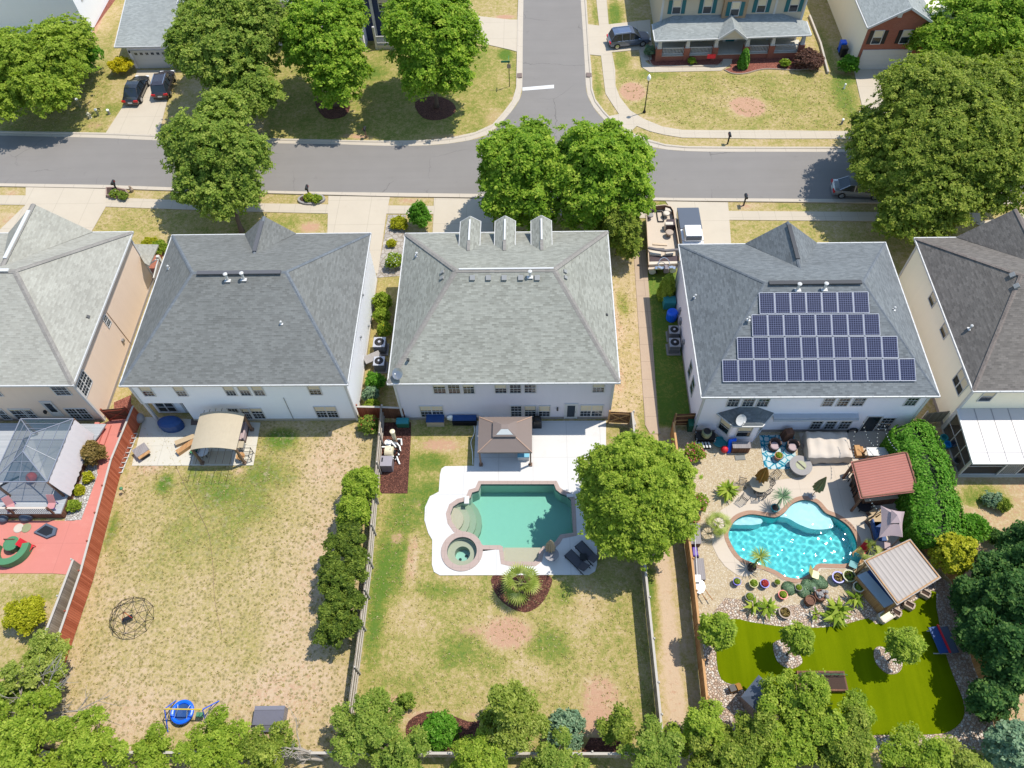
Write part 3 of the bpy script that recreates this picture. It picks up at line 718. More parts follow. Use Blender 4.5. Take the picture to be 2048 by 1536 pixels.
mb = MB(); a = PX(213, 625, -34.14); b = PX(263, 690, -34.14); mb.bar(a+Vector((.03, 0, 0)), b+Vector((.03, 0, 0)), .03); mb.build('cable', m_plain('cable_brown', S(170, 130, 90), .6), h1)
# small porch roof, deck and rails in front of it
pr = MB(); a = [P(*q) for q in ((265, 487, 3.0), (317, 488, 3.0), (297, 531, 3.2), (288, 532, 3.2))]
z0 = 3.0; pr.slab([P(266, 488, z0), P(317, 489, z0), P(298, 531, z0), P(289, 526, z0+.2)], .15); pr.build('porch_roof', M['shA'], h1)
pf = MB(); pf.prism(poly([(268, 505), (326, 505), (318, 560), (280, 560)]), 0, .45); pf.build('porch_floor', M['brick'], h1)
rl = MB(); a = P(317, 516, 1.3); b = P(307, 556, 1.3); rl.bar(a, b, .1); rl.bar(a-Vector((0, 0, .7)), b-Vector((0, 0, .7)), .08)
for i in range(16): q = a.lerp(b, i/15); rl.bar(q-Vector((0, 0, .7)), q, .04)
rl.box(a-Vector((0, 0, .35)), (.26, .26, 1.2)); rl.bar(P(300, 528, 1.3), a, .08); rl.build('porch_rail', M['white'], h1)

# white sided house with dark roof
e2 = (-30.26, -13.5, 30.98, 46.15)
h2 = thing('house', 'white sided two storey house with dark grey hip roof', 'house', (-21.9, 38.6, 0))
ins = .32; x0, x1, y0, y1 = -30.26+ins, -13.5-ins, 30.98+ins, 46.15-ins
xr = PY(400, 835, y0+.7).x; zl = 2.62
w = MB(); w.prism([(xr, y0), (x1, y0), (x1, y1), (x0, y1), (x0, y0+.75), (xr, y0+.75)], 0, zl); w.prism([(x0, y0), (x1, y0), (x1, y1), (x0, y1)], zl, ZE-.165); w.build('wall', M['wWhite'], h2)
w = MB(); w.box((x0+.07, y0+.08, zl/2), (.2, .2, zl-.01)); w.box((x1, y0, ZE/2-.1), (.16, .16, ZE-.2)); w.box((x0, y0, (zl+ZE-.17)/2), (.15, .15, ZE-.17-zl)); each(w, 'corner_board', M['white'], h2)
w = MB(); w.prism([(xr-.03, y0-.03), (x1+.03, y0-.03), (x1+.03, y1+.03), (x0, y1+.03), (x0, y0+.8), (xr-.03, y0+.8)], -.02, .28); w.build('plinth', M['walk'], h2)
r2a, r2b = (-25.35, 38.6, 9.3), (-18.3, 38.6, 9.3)
roof2 = hip_roof(h2, e2, ZE, r2a, r2b, 'shB', 'capB', .28, gables=[(-24.1, -19.75, 7.62, -21.9, 41.5)])
rv = MB(); rv.box((-21.8, 38.5, 9.36), (6.3, .34, .11)); rv.box((-21.9, 43.9, 7.68), (.3, 3.3, .08)); each(rv, 'ridge_vent', m_plain('ridge_vent_dark', S(104, 104, 108), .8), roof2)
for q in ((291, 311, 791), (358, 376, 791), (456, 474, 790), (484.5, 503, 790), (512, 531, 790), (622, 644, 788.5)): rwin(h2, *q, y0, 1.25, blind=.45)
for q in ((493, 506, 837), (511, 532, 836.5)): rwin(h2, *q, y0, 1.5, blind=.3)
rwin(h2, 468, 486, 837, y0, 1.5)
rwin(h2, 637, 678, 834, y0, 1.55, split=2, blind=.4)
yr = y0+.75; a = PY(331, 834, yr); b = PY(364, 834, yr); zs = PY(331, 822, yr).z
window(h2, (a.x, yr, zs), (b.x, yr, min(zs+1.3, 2.5)), (0, -1, 0), split=2, grid=False)
a = PY(383, 835, yr); b = PY(396, 835, yr); door(h2, (a.x, yr, .08), (b.x, yr, 2.15), (0, -1, 0))
mb = MB(); a = PY(567, 795, y0); b = PY(591, 846, y0); mb.bar(a-Vector((0, .03, 0)), b-Vector((0, .03, 0)), .035); mb.build('cable', M['metal'], h2)
vent_stack(roof2, plane_of(e2, ZE, r2a, 's'), [(456, 560), (488, 558)], r=.09, h=.6); vent_stack(roof2, plane_of(e2, ZE, r2a, 'w'), [(338, 537)], r=.05, h=.25)
vent_stack(roof2, plane_of(e2, ZE, r2a, 's'), [(563, 648)], r=.05, h=.22)
mb = MB()
for u, v in ((724, 590), (742, 632), (736, 652), (720, 674)):
    q = PX(u, v, x1); mb.box((q.x+.06, q.y, q.z), (.14, .12, .2))
each(mb, 'meter_box', M['metal'], h2)

# lavender grey house in the middle
e3 = (-10.5, 6.25, 31.02, 46.06)
h3 = thing('house', 'lavender grey house with three dormers in its mid grey hip roof', 'house', (-2.1, 38.5, 0))
walls(h3, e3, ZE, 'wBlue'); r3a, r3b = (-5.6, 38.55, 9.35), (1.63, 38.55, 9.35)
roof3 = hip_roof(h3, e3, ZE, r3a, r3b, 'shC', 'capA', .4)
rv = MB(); rv.box((-1.9, 38.6, 9.41), (7.0, .12, .06)); each(rv, 'ridge_vent', M['white'], roof3)
for xa in (-4.98, -2.15, .78):
    zt, zs, hw, yf = 7.58, 6.98, .82, 46.0
    m = MB(); yb = 42.05; ys = 43.25
    m.add([(xa, yf, zt), (xa, yb, zt+.02), (xa-hw, ys, zs), (xa-hw, yf, zs), (xa+hw, ys, zs), (xa+hw, yf, zs)], [(0, 3, 2, 1), (0, 1, 4, 5)])
    m.add([(xa, yf, zt-.12), (xa-hw, yf, zs-.12), (xa+hw, yf, zs-.12)], [(0, 1, 2)]); d = m.build('dormer', M['shC'], roof3)
    m = MB(); m.prism([(xa-hw+.12, 42.5), (xa+hw-.12, 42.5), (xa+hw-.12, yf-.2), (xa-hw+.12, yf-.2)], 5.6, zs-.02); m.add([(xa-hw+.1, yf-.2, zs-.03), (xa+hw-.1, yf-.2, zs-.03), (xa, yf-.2, zt-.06)], [(0, 2, 1)]); m.build('dormer_wall', M['wBlue'], d)
    m = MB(); m.box((xa, 44.4, zt+.04), (.14, 2.3, .06)); each(m, 'ridge_vent', M['white'], d)
    m = MB(); m.box((xa, 42.7, zt+.012), (.24, 1.1, .03)); m.build('ridge_cap', M['capA'], d)
    m = MB(); m.box((xa, yf-.19, 6.45), (.7, .06, .7)); m.build('dormer_window', M['glass'], d)
    m = MB()
    for sx in (-1, 1): m.bar((xa+sx*hw, yf-.02, zs-.06), (xa, yf-.02, zt-.06), .05, .12); m.bar((xa+sx*(hw+.02), ys, zs-.05), (xa+sx*(hw+.02), yf, zs-.05), .05, .1)
    m.build('fascia', M['white'], d)
pS = plane_of(e3, ZE, r3a, 's'); pE = plane_of(e3, ZE, r3b, 'e'); pW = plane_of(e3, ZE, r3a, 'w')
box_vents(roof3, pS, [(945, 556), (977, 556), (1008.5, 556), (1041.5, 556), (1074.5, 556)], .38, .16); box_vents(roof3, pW, [(886, 545), (885, 557)], .28, .14); box_vents(roof3, pE, [(1129, 544), (1130, 556)], .28, .14)
vent_stack(roof3, pS, [(1060, 553)], r=.09, h=.5); vent_stack(roof3, pW, [(834, 512)], r=.06, h=.3)
box_vents(roof3, pS, [(817, 720)], .16, .4, 'ventdark'); box_vents(roof3, pE, [(1213, 630)], .16, .1, 'ventdark')
y3 = 31.34
for q in ((869, 892, 786), (898.5, 920.5, 786), (928, 949, 786), (991, 1013, 785), (1020.5, 1041.5, 785), (1049.5, 1071, 784.5), (1185, 1207, 783.5)): rwin(h3, *q, y3, 1.25, blind=random.choice((0, .3, .5)))
rwin(h3, 844, 888, 833, y3, 1.55, split=2, blind=.4); rwin(h3, 1023, 1043, 832, y3, 1.5); rwin(h3, 1050, 1071, 832, y3, 1.5, blind=.4); rwin(h3, 1078, 1099, 832, y3, 1.5, blind=.5)
rwin(h3, 1160, 1203, 831.5, y3, 1.55, split=2, blind=.55)
a = PY(1130, 842, y3); b = PY(1151, 842, y3); door(h3, (a.x, y3, .1), (b.x, y3, 2.15), (0, -1, 0), glass=(.14, .12, .86, .92))
mb = MB(); q = PY(1115, 816, y3); mb.box((q.x, q.y-.09, q.z), (.14, .16, .34), top=.6); each(mb, 'wall_lamp', M['black'], h3)
mb = MB(); q = PY(1112, 836, y3); mb.box((q.x, q.y-.04, q.z), (.12, .06, .16)); mb.build('socket_box', M['metal'], h3)

# pale house carrying the solar panels
e4 = (12.05, 28.67, 29.79, 44.57)
h4 = thing('house', 'pale lilac white house with blue grey hip roof under solar panels', 'house', (20.4, 37.2, 0))
walls(h4, e4, 5.5, 'wPale'); r4a, r4b = (16.85, 37.2, 9.2), (23.85, 37.2, 9.2)
roof4 = hip_roof(h4, e4, 5.5, r4a, r4b, 'shD', 'capB', .24, gables=[(17.4, 23.2, 7.95, 20.2, 40.3)])
rv = MB(); rv.box((20.4, 37.12, 9.26), (6.6, .34, .11)); rv.box((20.2, 42.4, 8.0), (.3, 3.6, .09)); each(rv, 'ridge_vent', m_plain('ridge_vent_black', S(84, 84, 86), .8), roof4)
p4 = plane_of(e4, 5.5, r4a, 's')
vent_stack(roof4, p4, [(1595, 579), (1648, 578)], r=.09, h=.55); vent_stack(roof4, plane_of(e4, 5.5, r4b, 'e'), [(1787, 620)], r=.05, h=.25); vent_stack(roof4, plane_of(e4, 5.5, r4a, 'w'), [(1390, 595), (1497, 640)], r=.05, h=.25)
y4 = 30.11
for q in ((1453, 1474, 812), (1483, 1504, 812), (1512, 1533, 812), (1643, 1662, 811), (1672, 1692, 811), (1702, 1723, 810.5), (1807, 1828, 810)): rwin(h4, *q, y4, 1.25, blind=.2)
for q in ((1618, 1637, 857), (1646, 1665, 857), (1674, 1694, 857)): rwin(h4, *q, y4, 1.5, blind=.3)
rwin(h4, 1752, 1776, 856, y4, 1.5, split=1)
a = PY(1713, 868, y4); b = PY(1739, 868, y4); door(h4, (a.x, y4, .1), (b.x, y4, 2.2), (0, -1, 0), mat='black', glass=(.1, .06, .9, .95))
for (ya, yb, zz) in ((32.6, 33.4, 1.2), (34.2, 34.9, 1.2)): window(h4, (12.37, ya, zz), (12.37, yb, zz+1.6), (-1, 0, 0), grid=False)
aw = MB(); a = PY(1545, 829, y4); b = PY(1716, 827, y4); zz = a.z; aw.bb(a.x, y4-.42, zz-.1, b.x, y4, zz+.12); aw.bb(a.x, y4-.5, zz-.2, b.x, y4-.43, zz+.0); aw.build('awning', m_plain('awning_cassette', S(214, 218, 224), .5), h4)
mb = MB(); q = PX(1370, 681, 12.37); mb.box((12.3, q.y, 1.4), (.16, .3, .4)); mb.box((12.3, q.y+2.2, 1.3), (.14, .4, .6)); mb.box((12.3, q.y+3.1, 1.5), (.14, .3, .7)); each(mb, 'meter_box', M['metal'], h4)
# bay window
bx0, bx1 = PY(1425, 852, y4).x+.12, PY(1547, 820, y4).x
zb = 2.75; f0, f1, yb = bx0+1.0, bx1-1.0, y4-1.15
by = MB(); by.prism([(bx0+.15, y4), (f0, yb+.2), (f1, yb+.2), (bx1-.15, y4)], 0, zb); bay = by.build('bay', M['wPale'], h4)
br = MB(); zt = zb+.85; br.add([(bx0-.15, y4, zb), (f0-.1, yb, zb), (f1+.1, yb, zb), (bx1+.15, y4, zb), (f0+.3, y4, zt), (f1-.3, y4, zt)], [(0, 1, 4), (1, 2, 5, 4), (2, 3, 5), (3, 2, 1, 0)]); bro = br.build('bay_roof', M['shD'], bay)
gu = MB()
for a, b in (((bx0-.15, y4), (f0-.1, yb)), ((f0-.1, yb), (f1+.1, yb)), ((f1+.1, yb), (bx1+.15, y4))): gu.bar((*a, zb-.05), (*b, zb-.05), .1, .12)
gu.build('gutter', M['white'], bay)
fm = (f0+f1)/2; window(bay, (fm-.5, yb+.2, .95), (fm+.5, yb+.2, 2.35), (0, -1, 0), grid=False, blind=.4)
for s, (p, q) in ((1, ((bx0+.15, y4), (f0, yb+.2))), (-1, ((f1, yb+.2), (bx1-.15, y4)))):
    p = Vector((*p, 0)); q = Vector((*q, 0)); d = (q-p).normalized(); n = Vector((d.y, -d.x, 0)); c = (p+q)/2
    window(bay, c-d*.42+Vector((0, 0, .95)), c+d*.42+Vector((0, 0, 2.35)), n, grid=False, blind=.4)

# cream house with brown roof at the right edge
e5 = (31.15, 52.0, 30.12, 44.95)
h5 = thing('house', 'cream house with brown grey roof and white patio cover at the right edge', 'house', (41, 37.5, 0))
walls(h5, e5, 5.6, 'wCream'); r5a, r5b = (35.05, 37.5, 9.45), (47, 37.5, 9.45)
roof5 = hip_roof(h5, e5, 5.6, r5a, r5b, 'shE', 'capE', .3, gables=[(34.4, 41.0, 8.65, 37.65, 39.2)])
p5 = plane_of(e5, 5.6, r5a, 'w')
box_vents(roof5, p5, [(2026, 551), (2034, 573)], .36, .16, 'vent'); vent_stack(roof5, p5, [(1939, 658)], r=.06, h=.35)
for (ya, yb_, zz, hh) in ((31.2, 32.6, 3.3, 1.5), (35.9, 36.8, 4.0, .9), (39.0, 39.9, 4.0, .9)): window(h5, (31.47, ya, zz), (31.47, yb_, zz+hh), (-1, 0, 0), split=2 if hh > 1 else 1, grid=False, blind=.5)
y5 = 30.44; rwin(h5, 1955, 1978, 801, y5, 1.15, grid=False, blind=.45)
# patio cover and screen room
z0, zf = 2.75, 2.35; px0 = PY(1911, 820, y5).x; px1 = 46.0
A = P(1911, 821, z0); Bf = P(1943, 925, zf); yF = Bf.y
pc = MB(); pc.slab([(px0, y5-.02, z0), (px1, y5-.02, z0), (px1, yF, zf), (px0, yF, zf)], .09); pco = pc.build('patio_cover', m_plain('patio_cover_white', S(240, 232, 226), .45, vary=.03), h5)
se = MB()
for i in range(1, 11): x = px0+i*1.22; se.bar((x, y5-.05, z0+.006), (x, yF, zf+.006), .045, .03)
se.bar((px0, yF+.75, zf+.06), (px1, yF+.75, zf+.06), .05, .03); se.build('seam', m_plain('panel_seam', S(176, 172, 172), .5), pco)
ed = MB(); ed.bar((px0, y5-.05, z0-.05), (px0, yF, zf-.05), .12, .14); ed.bar((px0-.06, yF-.07, zf-.05), (px1, yF-.07, zf-.05), .12, .14); ed.build('gutter', M['white'], pco)
fr = MB()
for y in (y5-.2, yF+.25): fr.bar((px0+.1, y, 0), (px0+.1, y, (z0 if y > yF+1 else zf)-.1), .16)
for k in (1, 2): y = y5-.2+(yF+.25-y5+.2)*k/3; fr.bar((px0+.1, y, 0), (px0+.1, y, 2.4), .06)
fr.bar((px0+.1, y5-.2, 1.15), (px0+.1, yF+.25, 1.15), .06); fr.bar((px0+.1, yF+.25, 1.3), (px1, yF+.25, 1.3), .06); fr.bar((px0+.1, yF+.25, .08), (px1, yF+.25, .08), .1, .12)
fr.build('screen_frame', M['white'], h5)
sm = NT('insect_screen'); tr = sm.n('BsdfTransparent', {'Color': (1, 1, 1, 1)}); df = sm.n('BsdfDiffuse', {'Color': L(70, 60, 52)}); mx = sm.n('MixShader', {0: .62, 1: tr.outputs[0], 2: df.outputs[0]}); sm.t.links.new(mx.outputs[0], sm.out.inputs[0]); M['screen'] = sm.m
sc = MB(); sc.quad((px0+.1, y5, .05), (px0+.1, yF+.25, .05), (px0+.1, yF+.25, 2.3), (px0+.1, y5, 2.6)); sc.quad((px0+.1, yF+.25, .05), (px1, yF+.25, .05), (px1, yF+.25, 2.2), (px0+.1, yF+.25, 2.2)); sc.build('screen', M['screen'], h5)
sd = MB(); dx = PY(1995, 946, yF+.2).x
for i in range(9): sd.bar((dx+.1+i*.13, yF+.18, .2), (dx+.1+i*.13, yF+.18, 1.7), .035)
for z in (.15, 1.75): sd.bar((dx, yF+.18, z), (dx+1.3, yF+.18, z), .09)
for x in (dx, dx+1.3): sd.bar((x, yF+.18, 0), (x, yF+.18, 2.1), .1)
sd.build('screen_door', M['white'], h5)
pf = MB(); pf.prism([(px0, y5), (px1, y5), (px1, yF), (px0, yF)], -.05, .06); pf.build('patio_floor', M['patio'], h5)
# ------------------------------------------------------------------ houses across the street
# beige house with a long porch
h8 = thing('house', 'beige house with teal shutters and a long brick piered front porch', 'house', (22, 84, 0))
WX0, WX1, WY = 14.3, 29.6, 80.4
w = MB(); w.prism([(WX0, WY), (WX1, WY), (WX1, 95), (WX0, 95)], 0, 5.9); w.build('wall', M['wBeige'], h8)
cb = MB()
for x in (WX0, WX1, PY(1544, 40, WY).x): cb.box((x, WY-.01, 3), (.22, .1, 5.8))
each(cb, 'corner_board', M['white'], h8)
hip_roof(h8, (WX0-.4, WX1+.4, WY-.4, 95.4), 6.0, (19, 88, 9.6), (25, 88, 9.6), 'shF', 'capB')
# stone faced entry bay
bxa, bxb = PY(1442, 40, WY-.5).x, PY(1489, 40, WY-.5).x
w = MB(); w.prism([(bxa, WY-.5), (bxb, WY-.5), (bxb, WY), (bxa, WY)], 2.2, 5.9); w.build('entry_bay', m_brick('shake_siding', S(214, 182, 144), S(200, 168, 132), S(170, 140, 110), .3, .2), h8)
def shut_window(root, x, y, z, w_=.85, h_=1.5, sh='teal', shw=.42):
    f = window(root, (x-w_/2, y, z), (x+w_/2, y, z+h_), (0, -1, 0), grid=False, blind=.5)
    for s in (-1, 1):
        m = MB(); m.bb(x+s*(w_/2+.09+shw/2)-shw/2, y-.05, z-.02, x+s*(w_/2+.09+shw/2)+shw/2, y, z+h_+.02); m.build('shutter', M[sh], root)
zw = PY(1350, 27, WY).z
for u in (1352, 1413, 1520, 1584): shut_window(h8, PY(u, 25, WY).x, WY, zw)
shut_window(h8, (bxa+bxb)/2, WY-.5, zw-.05)
for u in (1343, 1402): shut_window(h8, PY(u, 88, WY).x, WY, 1.55, .85, 1.05, 'black', .34)
shut_window(h8, PY(1507, 84, WY).x, WY, 1.5, .85, 1.1, 'black', .34); window(h8, (PY(1558, 80, WY).x-.8, WY, 1.5), (PY(1558, 80, WY).x+.8, WY, 2.6), (0, -1, 0), split=2, grid=False)
dx = PY(1456, 95, WY).x; door(h8, (dx-.5, WY-.06, .62), (dx+.5, WY-.06, 2.75), (0, -1, 0), 'teal', (.2, .5, .8, .92), .3)
fl = MB(); fl.prism([(14.0, 77.75), (30.0, 78.1), (30.0, WY), (14.0, WY)], 0, .58); fl.build('porch_base', M['brick'], h8); fl = MB(); fl.prism([(13.95, 77.7), (30.05, 78.05), (30.05, WY), (13.95, WY)], .58, .63); fl.build('porch_floor', M['patio'], h8)
def lp(u): return PY(u, 110, 77.98).x
PXS = [14.15, lp(1372), lp(1428), lp(1490), lp(1540), 29.75]
pi = MB(); co = MB(); rl = MB()
for x in PXS:
    y = 77.95+.02*(x-14); pi.box((x, y, .75), (.62, .62, 1.5)); co.box((x, y, 1.56), (.5, .5, .12)); co.box((x, y, 2.15), (.42, .42, 1.1), top=.66)
each(pi, 'pier', M['brick'], h8); each(co, 'column', M['white'], h8)
for a, b in ((0, 1), (1, 2), (3, 4), (4, 5)):
    xa, xb = PXS[a]+.34, PXS[b]-.34; y = 77.97+.02*((xa+xb)/2-14)
    rl.bar((xa, y, 1.42), (xb, y, 1.42), .09); rl.bar((xa, y, .72), (xb, y, .72), .08)
    k = int((xb-xa)/.15)
    for i in range(k+1): x = xa+(xb-xa)*i/k; rl.bar((x, y, .72), (x, y, 1.42), .05)
rl.build('railing', M['white'], h8)
pr = MB(); E = [Vector((13.45, 77.25, 2.8)), Vector((30.25, 77.85, 2.8)), Vector((30.25, WY, 2.8)), Vector((13.45, WY, 2.8))]; zt = 3.75
T0, T1 = Vector((15.6, WY, zt)), Vector((27.4, WY, zt))
pr.add([E[0], E[1], T1, T0, E[2], E[3]]+[q-Vector((0, 0, .18)) for q in (E[0], E[1], E[2], E[3])], [(0, 1, 2, 3), (1, 4, 2), (5, 0, 3), (9, 8, 7, 6)])
xm = PY(1465, 75, 77.4).x; gA = Vector((xm, 77.2, 4.05))
pr.add([gA, (xm-1.5, 77.2, 2.88), (xm+1.5, 77.2, 2.88), (xm, WY, 4.05), (xm-1.5, 79.6, 2.9), (xm+1.5, 79.6, 2.9)], [(0, 3, 4, 1), (0, 2, 5, 3)])
pro = pr.build('porch_roof', M['shF'], h8)
g = MB(); g.bar(E[0]-Vector((0, .05, .06)), E[1]-Vector((0, .05, .06)), .1, .14); g.bar(E[0]-Vector((.05, 0, .06)), E[3]-Vector((.05, 0, .06)), .1, .14); g.bar(E[1]+Vector((.05, 0, -.06)), E[2]+Vector((.05, 0, -.06)), .1, .14)
for s in (-1, 1): g.bar((xm+s*1.55, 77.14, 2.83), (xm, 77.14, 4.03), .08, .22)
g.build('gutter', M['white'], pro)
g = MB(); g.add([(xm-1.3, 77.24, 2.95), (xm+1.3, 77.24, 2.95), (xm, 77.24, 3.9)], [(0, 1, 2)]); g.build('gable', M['wBeige'], pro)

# brick fronted house
h9 = thing('house', 'red brick fronted house with cream sides and a white garage door', 'house', (38.2, 83, 0))
x0, x1, yf = 35.3, 41.8, 75.7
w = MB(); w.prism([(x0, yf), (x1+4, yf), (x1+4, 95), (x0, 95)], 0, 5.2); w.build('wall', M['wCream'], h9)
xa = (x0+x1)/2; zr = 7.1
w = MB(); w.add([(x0-.02, yf-.03, 0), (x1, yf-.03, 0), (x1, yf-.03, 5.2), (xa, yf-.03, zr-.1), (x0-.02, yf-.03, 5.2), (x0-.02, yf+.3, 0), (x0-.02, yf+.3, 5.2)], [(0, 1, 2, 3, 4), (5, 0, 4, 6)]); w.build('brick_front', M['brick'], h9)
rf = MB(); rf.slab([(x0-.35, yf-.35, 5.1), (xa, yf-.35, zr+.1), (xa, 95, zr+.1), (x0-.35, 95, 5.1)], .12); rf.slab([(xa, yf-.35, zr+.1), (x1+.6, yf-.35, 4.95), (x1+.6, 95, 4.95), (xa, 95, zr+.1)], .12)
rfo = rf.build('roof', M['shF'], h9)
g = MB(); g.bar((x0-.4, yf-.4, 5.0), (xa, yf-.4, zr+.02), .1, .22); g.bar((xa, yf-.4, zr+.02), (x1+.6, yf-.4, 4.9), .1, .22); g.bar((x0-.42, yf-.3, 5.0), (x0-.42, 95, 5.0), .1, .14); g.build('gutter', M['white'], rfo)
for u in (1763, 1820): shut_window(h9, PY(u, 53, yf).x, yf-.03, 3.05, .9, 1.45, 'black', .4)
m = MB(); q = PY(1806, 16, yf); m.box((q.x, yf-.06, min(q.z, 6.2)), (.4, .08, .5)); m.build('gable_vent', M['white'], h9)
def garage(root, xa, xb, y, h, win=False):
    m = MB(); m.bb(xa, y-.06, .02, xb, y, h)
    for k in range(1, 4): m.bb(xa, y-.075, h*k/4-.02, xb, y-.06, h*k/4+.0)
    o = m.build('garage_door', M['white'], root)
    m = MB(); m.bb(xa-.15, y-.1, 0, xa, y, h+.15); m.bb(xb, y-.1, 0, xb+.15, y, h+.15); m.bb(xa, y-.1, h, xb, y, h+.15); m.build('frame', M['white'], o)
    if win:
        m = MB(); k = 8
        for i in range(k): xx = xa+(xb-xa)*(i+.5)/k; m.bb(xx-.16, y-.07, h*.8, xx-.01, y-.06, h*.93); m.bb(xx+.01, y-.07, h*.8, xx+.16, y-.06, h*.93)
        m.build('pane', M['glass'], o)
garage(h9, PY(1714, 138, yf).x, PY(1806, 134, yf).x, yf-.03, 2.2)

# house with the white garage, behind the maples
h7 = thing('house', 'house with pale roofed white garage, partly behind leafy trees', 'house', (-41, 85, 0))
w = MB(); w.prism([(-44.9, 78.05), (-38.5, 78.05), (-38.5, 88), (-44.9, 88)], 0, 2.75); w.prism([(-38.5, 82), (-27, 82), (-27, 95), (-38.5, 95)], 0, 5.4); w.build('wall', M['wPale'], h7)
rf = MB(); rf.slab([(-45.9, 77.75, 2.9), (-38.0, 77.75, 2.9), (-38.0, 92, 6.2), (-45.9, 92, 6.2)], .15); rfo = rf.build('roof', M['shF'], h7)
g = MB(); g.bar((-45.95, 77.7, 2.82), (-38, 77.7, 2.82), .1, .14); g.bar((-45.95, 77.7, 2.82), (-45.95, 92, 6.12), .1, .14); g.build('gutter', M['white'], rfo)
hip_roof(h7, (-38.9, -26.6, 81.6, 95.4), 5.5, (-34, 88, 8.4), (-31, 88, 8.4), 'shF', 'capB')
garage(h7, -44.4, -39.4, 78.05, 2.1, True)
for x in (-36, -32, -29): shut_window(h7, x, 82, 3.4, .9, 1.4, 'black')
mb = MB(); mb.box((-44.7, 77.98, 2.1), (.14, .14, .26)); each(mb, 'wall_lamp', M['black'], h7)

# navy house with a white railed porch
h6 = thing('house', 'navy sided house with white posted porch, seen between two trees', 'house', (-18, 86, 0))
w = MB(); w.prism([(-24.5, 82.6), (-12.5, 82.6), (-12.5, 96), (-24.5, 96)], 0, 6.0); w.build('wall', M['wNavy'], h6)
hip_roof(h6, (-24.9, -12.1, 82.2, 96.4), 6.0, (-20, 89, 9.2), (-17, 89, 9.2), 'shB', 'capB')
c = MB(); c.box((-17.75, 82.5, 3), (.3, .2, 6)); c.box((-24.5, 82.5, 3), (.3, .2, 6)); c.box((-12.5, 82.5, 3), (.3, .2, 6)); each(c, 'corner_board', M['white'], h6)
f = MB(); f.prism([(-17.8, 80.9), (-12.4, 80.9), (-12.4, 82.6), (-17.8, 82.6)], 0, .5); f.build('porch_floor', M['patio'], h6)
rl = MB(); rl.bar((-17.6, 81, 1.5), (-12.6, 81, 1.5), .1); rl.bar((-17.6, 81, .7), (-12.6, 81, .7), .1); rl.box((-17.65, 81, 1.35), (.24, .24, 2.7)); rl.box((-15, 81, 1.35), (.24, .24, 2.7))
for i in range(28): rl.bar((-17.5+i*.18, 81, .7), (-17.5+i*.18, 81, 1.5), .05)
rl.build('railing', M['white'], h6)
for x, z in ((-16.4, 3.6), (-14.2, 3.6), (-21, 3.6), (-16.2, 1.0)): window(h6, (x-.5, 82.6, z), (x+.5, 82.6, z+1.5), (0, -1, 0), blind=.4)
w = MB(); w.prism([(-24.5, 80.6), (-18.9, 80.6), (-18.9, 82.6), (-24.5, 82.6)], 0, 2.6); w.build('bay', M['wPale'], h6)

# house in the top left corner
h10 = thing('house', 'white sided house with grey blue roof in the top left corner', 'house', (-60, 90, 0))
w = MB(); w.prism([(-70, 84.9), (-52.3, 84.9), (-52.3, 105), (-70, 105)], 0, 6.6); w.build('wall', M['wWhite'], h10)
rfo = hip_roof(h10, (-70.5, -51.9, 84.5, 105), 6.8, (-64, 95, 9.6), (-58, 95, 9.6), 'shF', 'capB')
for y in (86.5, 88.2): window(h10, (-52.3, y, 3.2), (-52.3, y+.9, 4.6), (1, 0, 0), grid=False)
h11 = thing('house', 'grey roofed house mostly hidden behind the tree in the top right corner', 'house', (50, 86, 0))
w = MB(); w.prism([(48, 79), (62, 79), (62, 94), (48, 94)], 0, 5.2); w.build('wall', M['wPale'], h11); hip_roof(h11, (47.6, 62.4, 78.6, 94.4), 5.3, (53, 86, 8.6), (57, 86, 8.6), 'shF', 'capB')
print('houses done')
# ------------------------------------------------------------------ pools
def water_mat(name, sig, bscale, bstr, rough=.03):
    t = NT(name)
    n1 = t.noise(bscale, 3, .55, dist=.6); n2 = t.noise(bscale*2.7, 2, .5)
    nr = t.bump(t.math('ADD', n1, t.math('MULTIPLY', n2, .4)), bstr, .12)
    fr = t.n('Fresnel', {'IOR': 1.33, 'Normal': nr}); tr = t.n('BsdfTransparent', {'Color': (1, 1, 1, 1)})
    gl = t.n('BsdfGlossy', {'Color': (1, 1, 1, 1), 'Roughness': rough, 'Normal': nr})
    mx = t.n('MixShader', {0: fr.outputs[0], 1: tr.outputs[0], 2: gl.outputs[0]}); t.t.links.new(mx.outputs[0], t.out.inputs['Surface'])
    ab = t.n('VolumeAbsorption', {'Color': (max(0, 1-sig[0]), 1-sig[1], 1-sig[2], 1), 'Density': 1.0}); t.t.links.new(ab.outputs[0], t.out.inputs['Volume'])
    return t.m
M['water1'] = water_mat('pool_water_green', (.45, .13, .18), .8, .12)
M['water2'] = water_mat('pool_water_blue', (.98, .09, .08), 3.2, .75, .05)
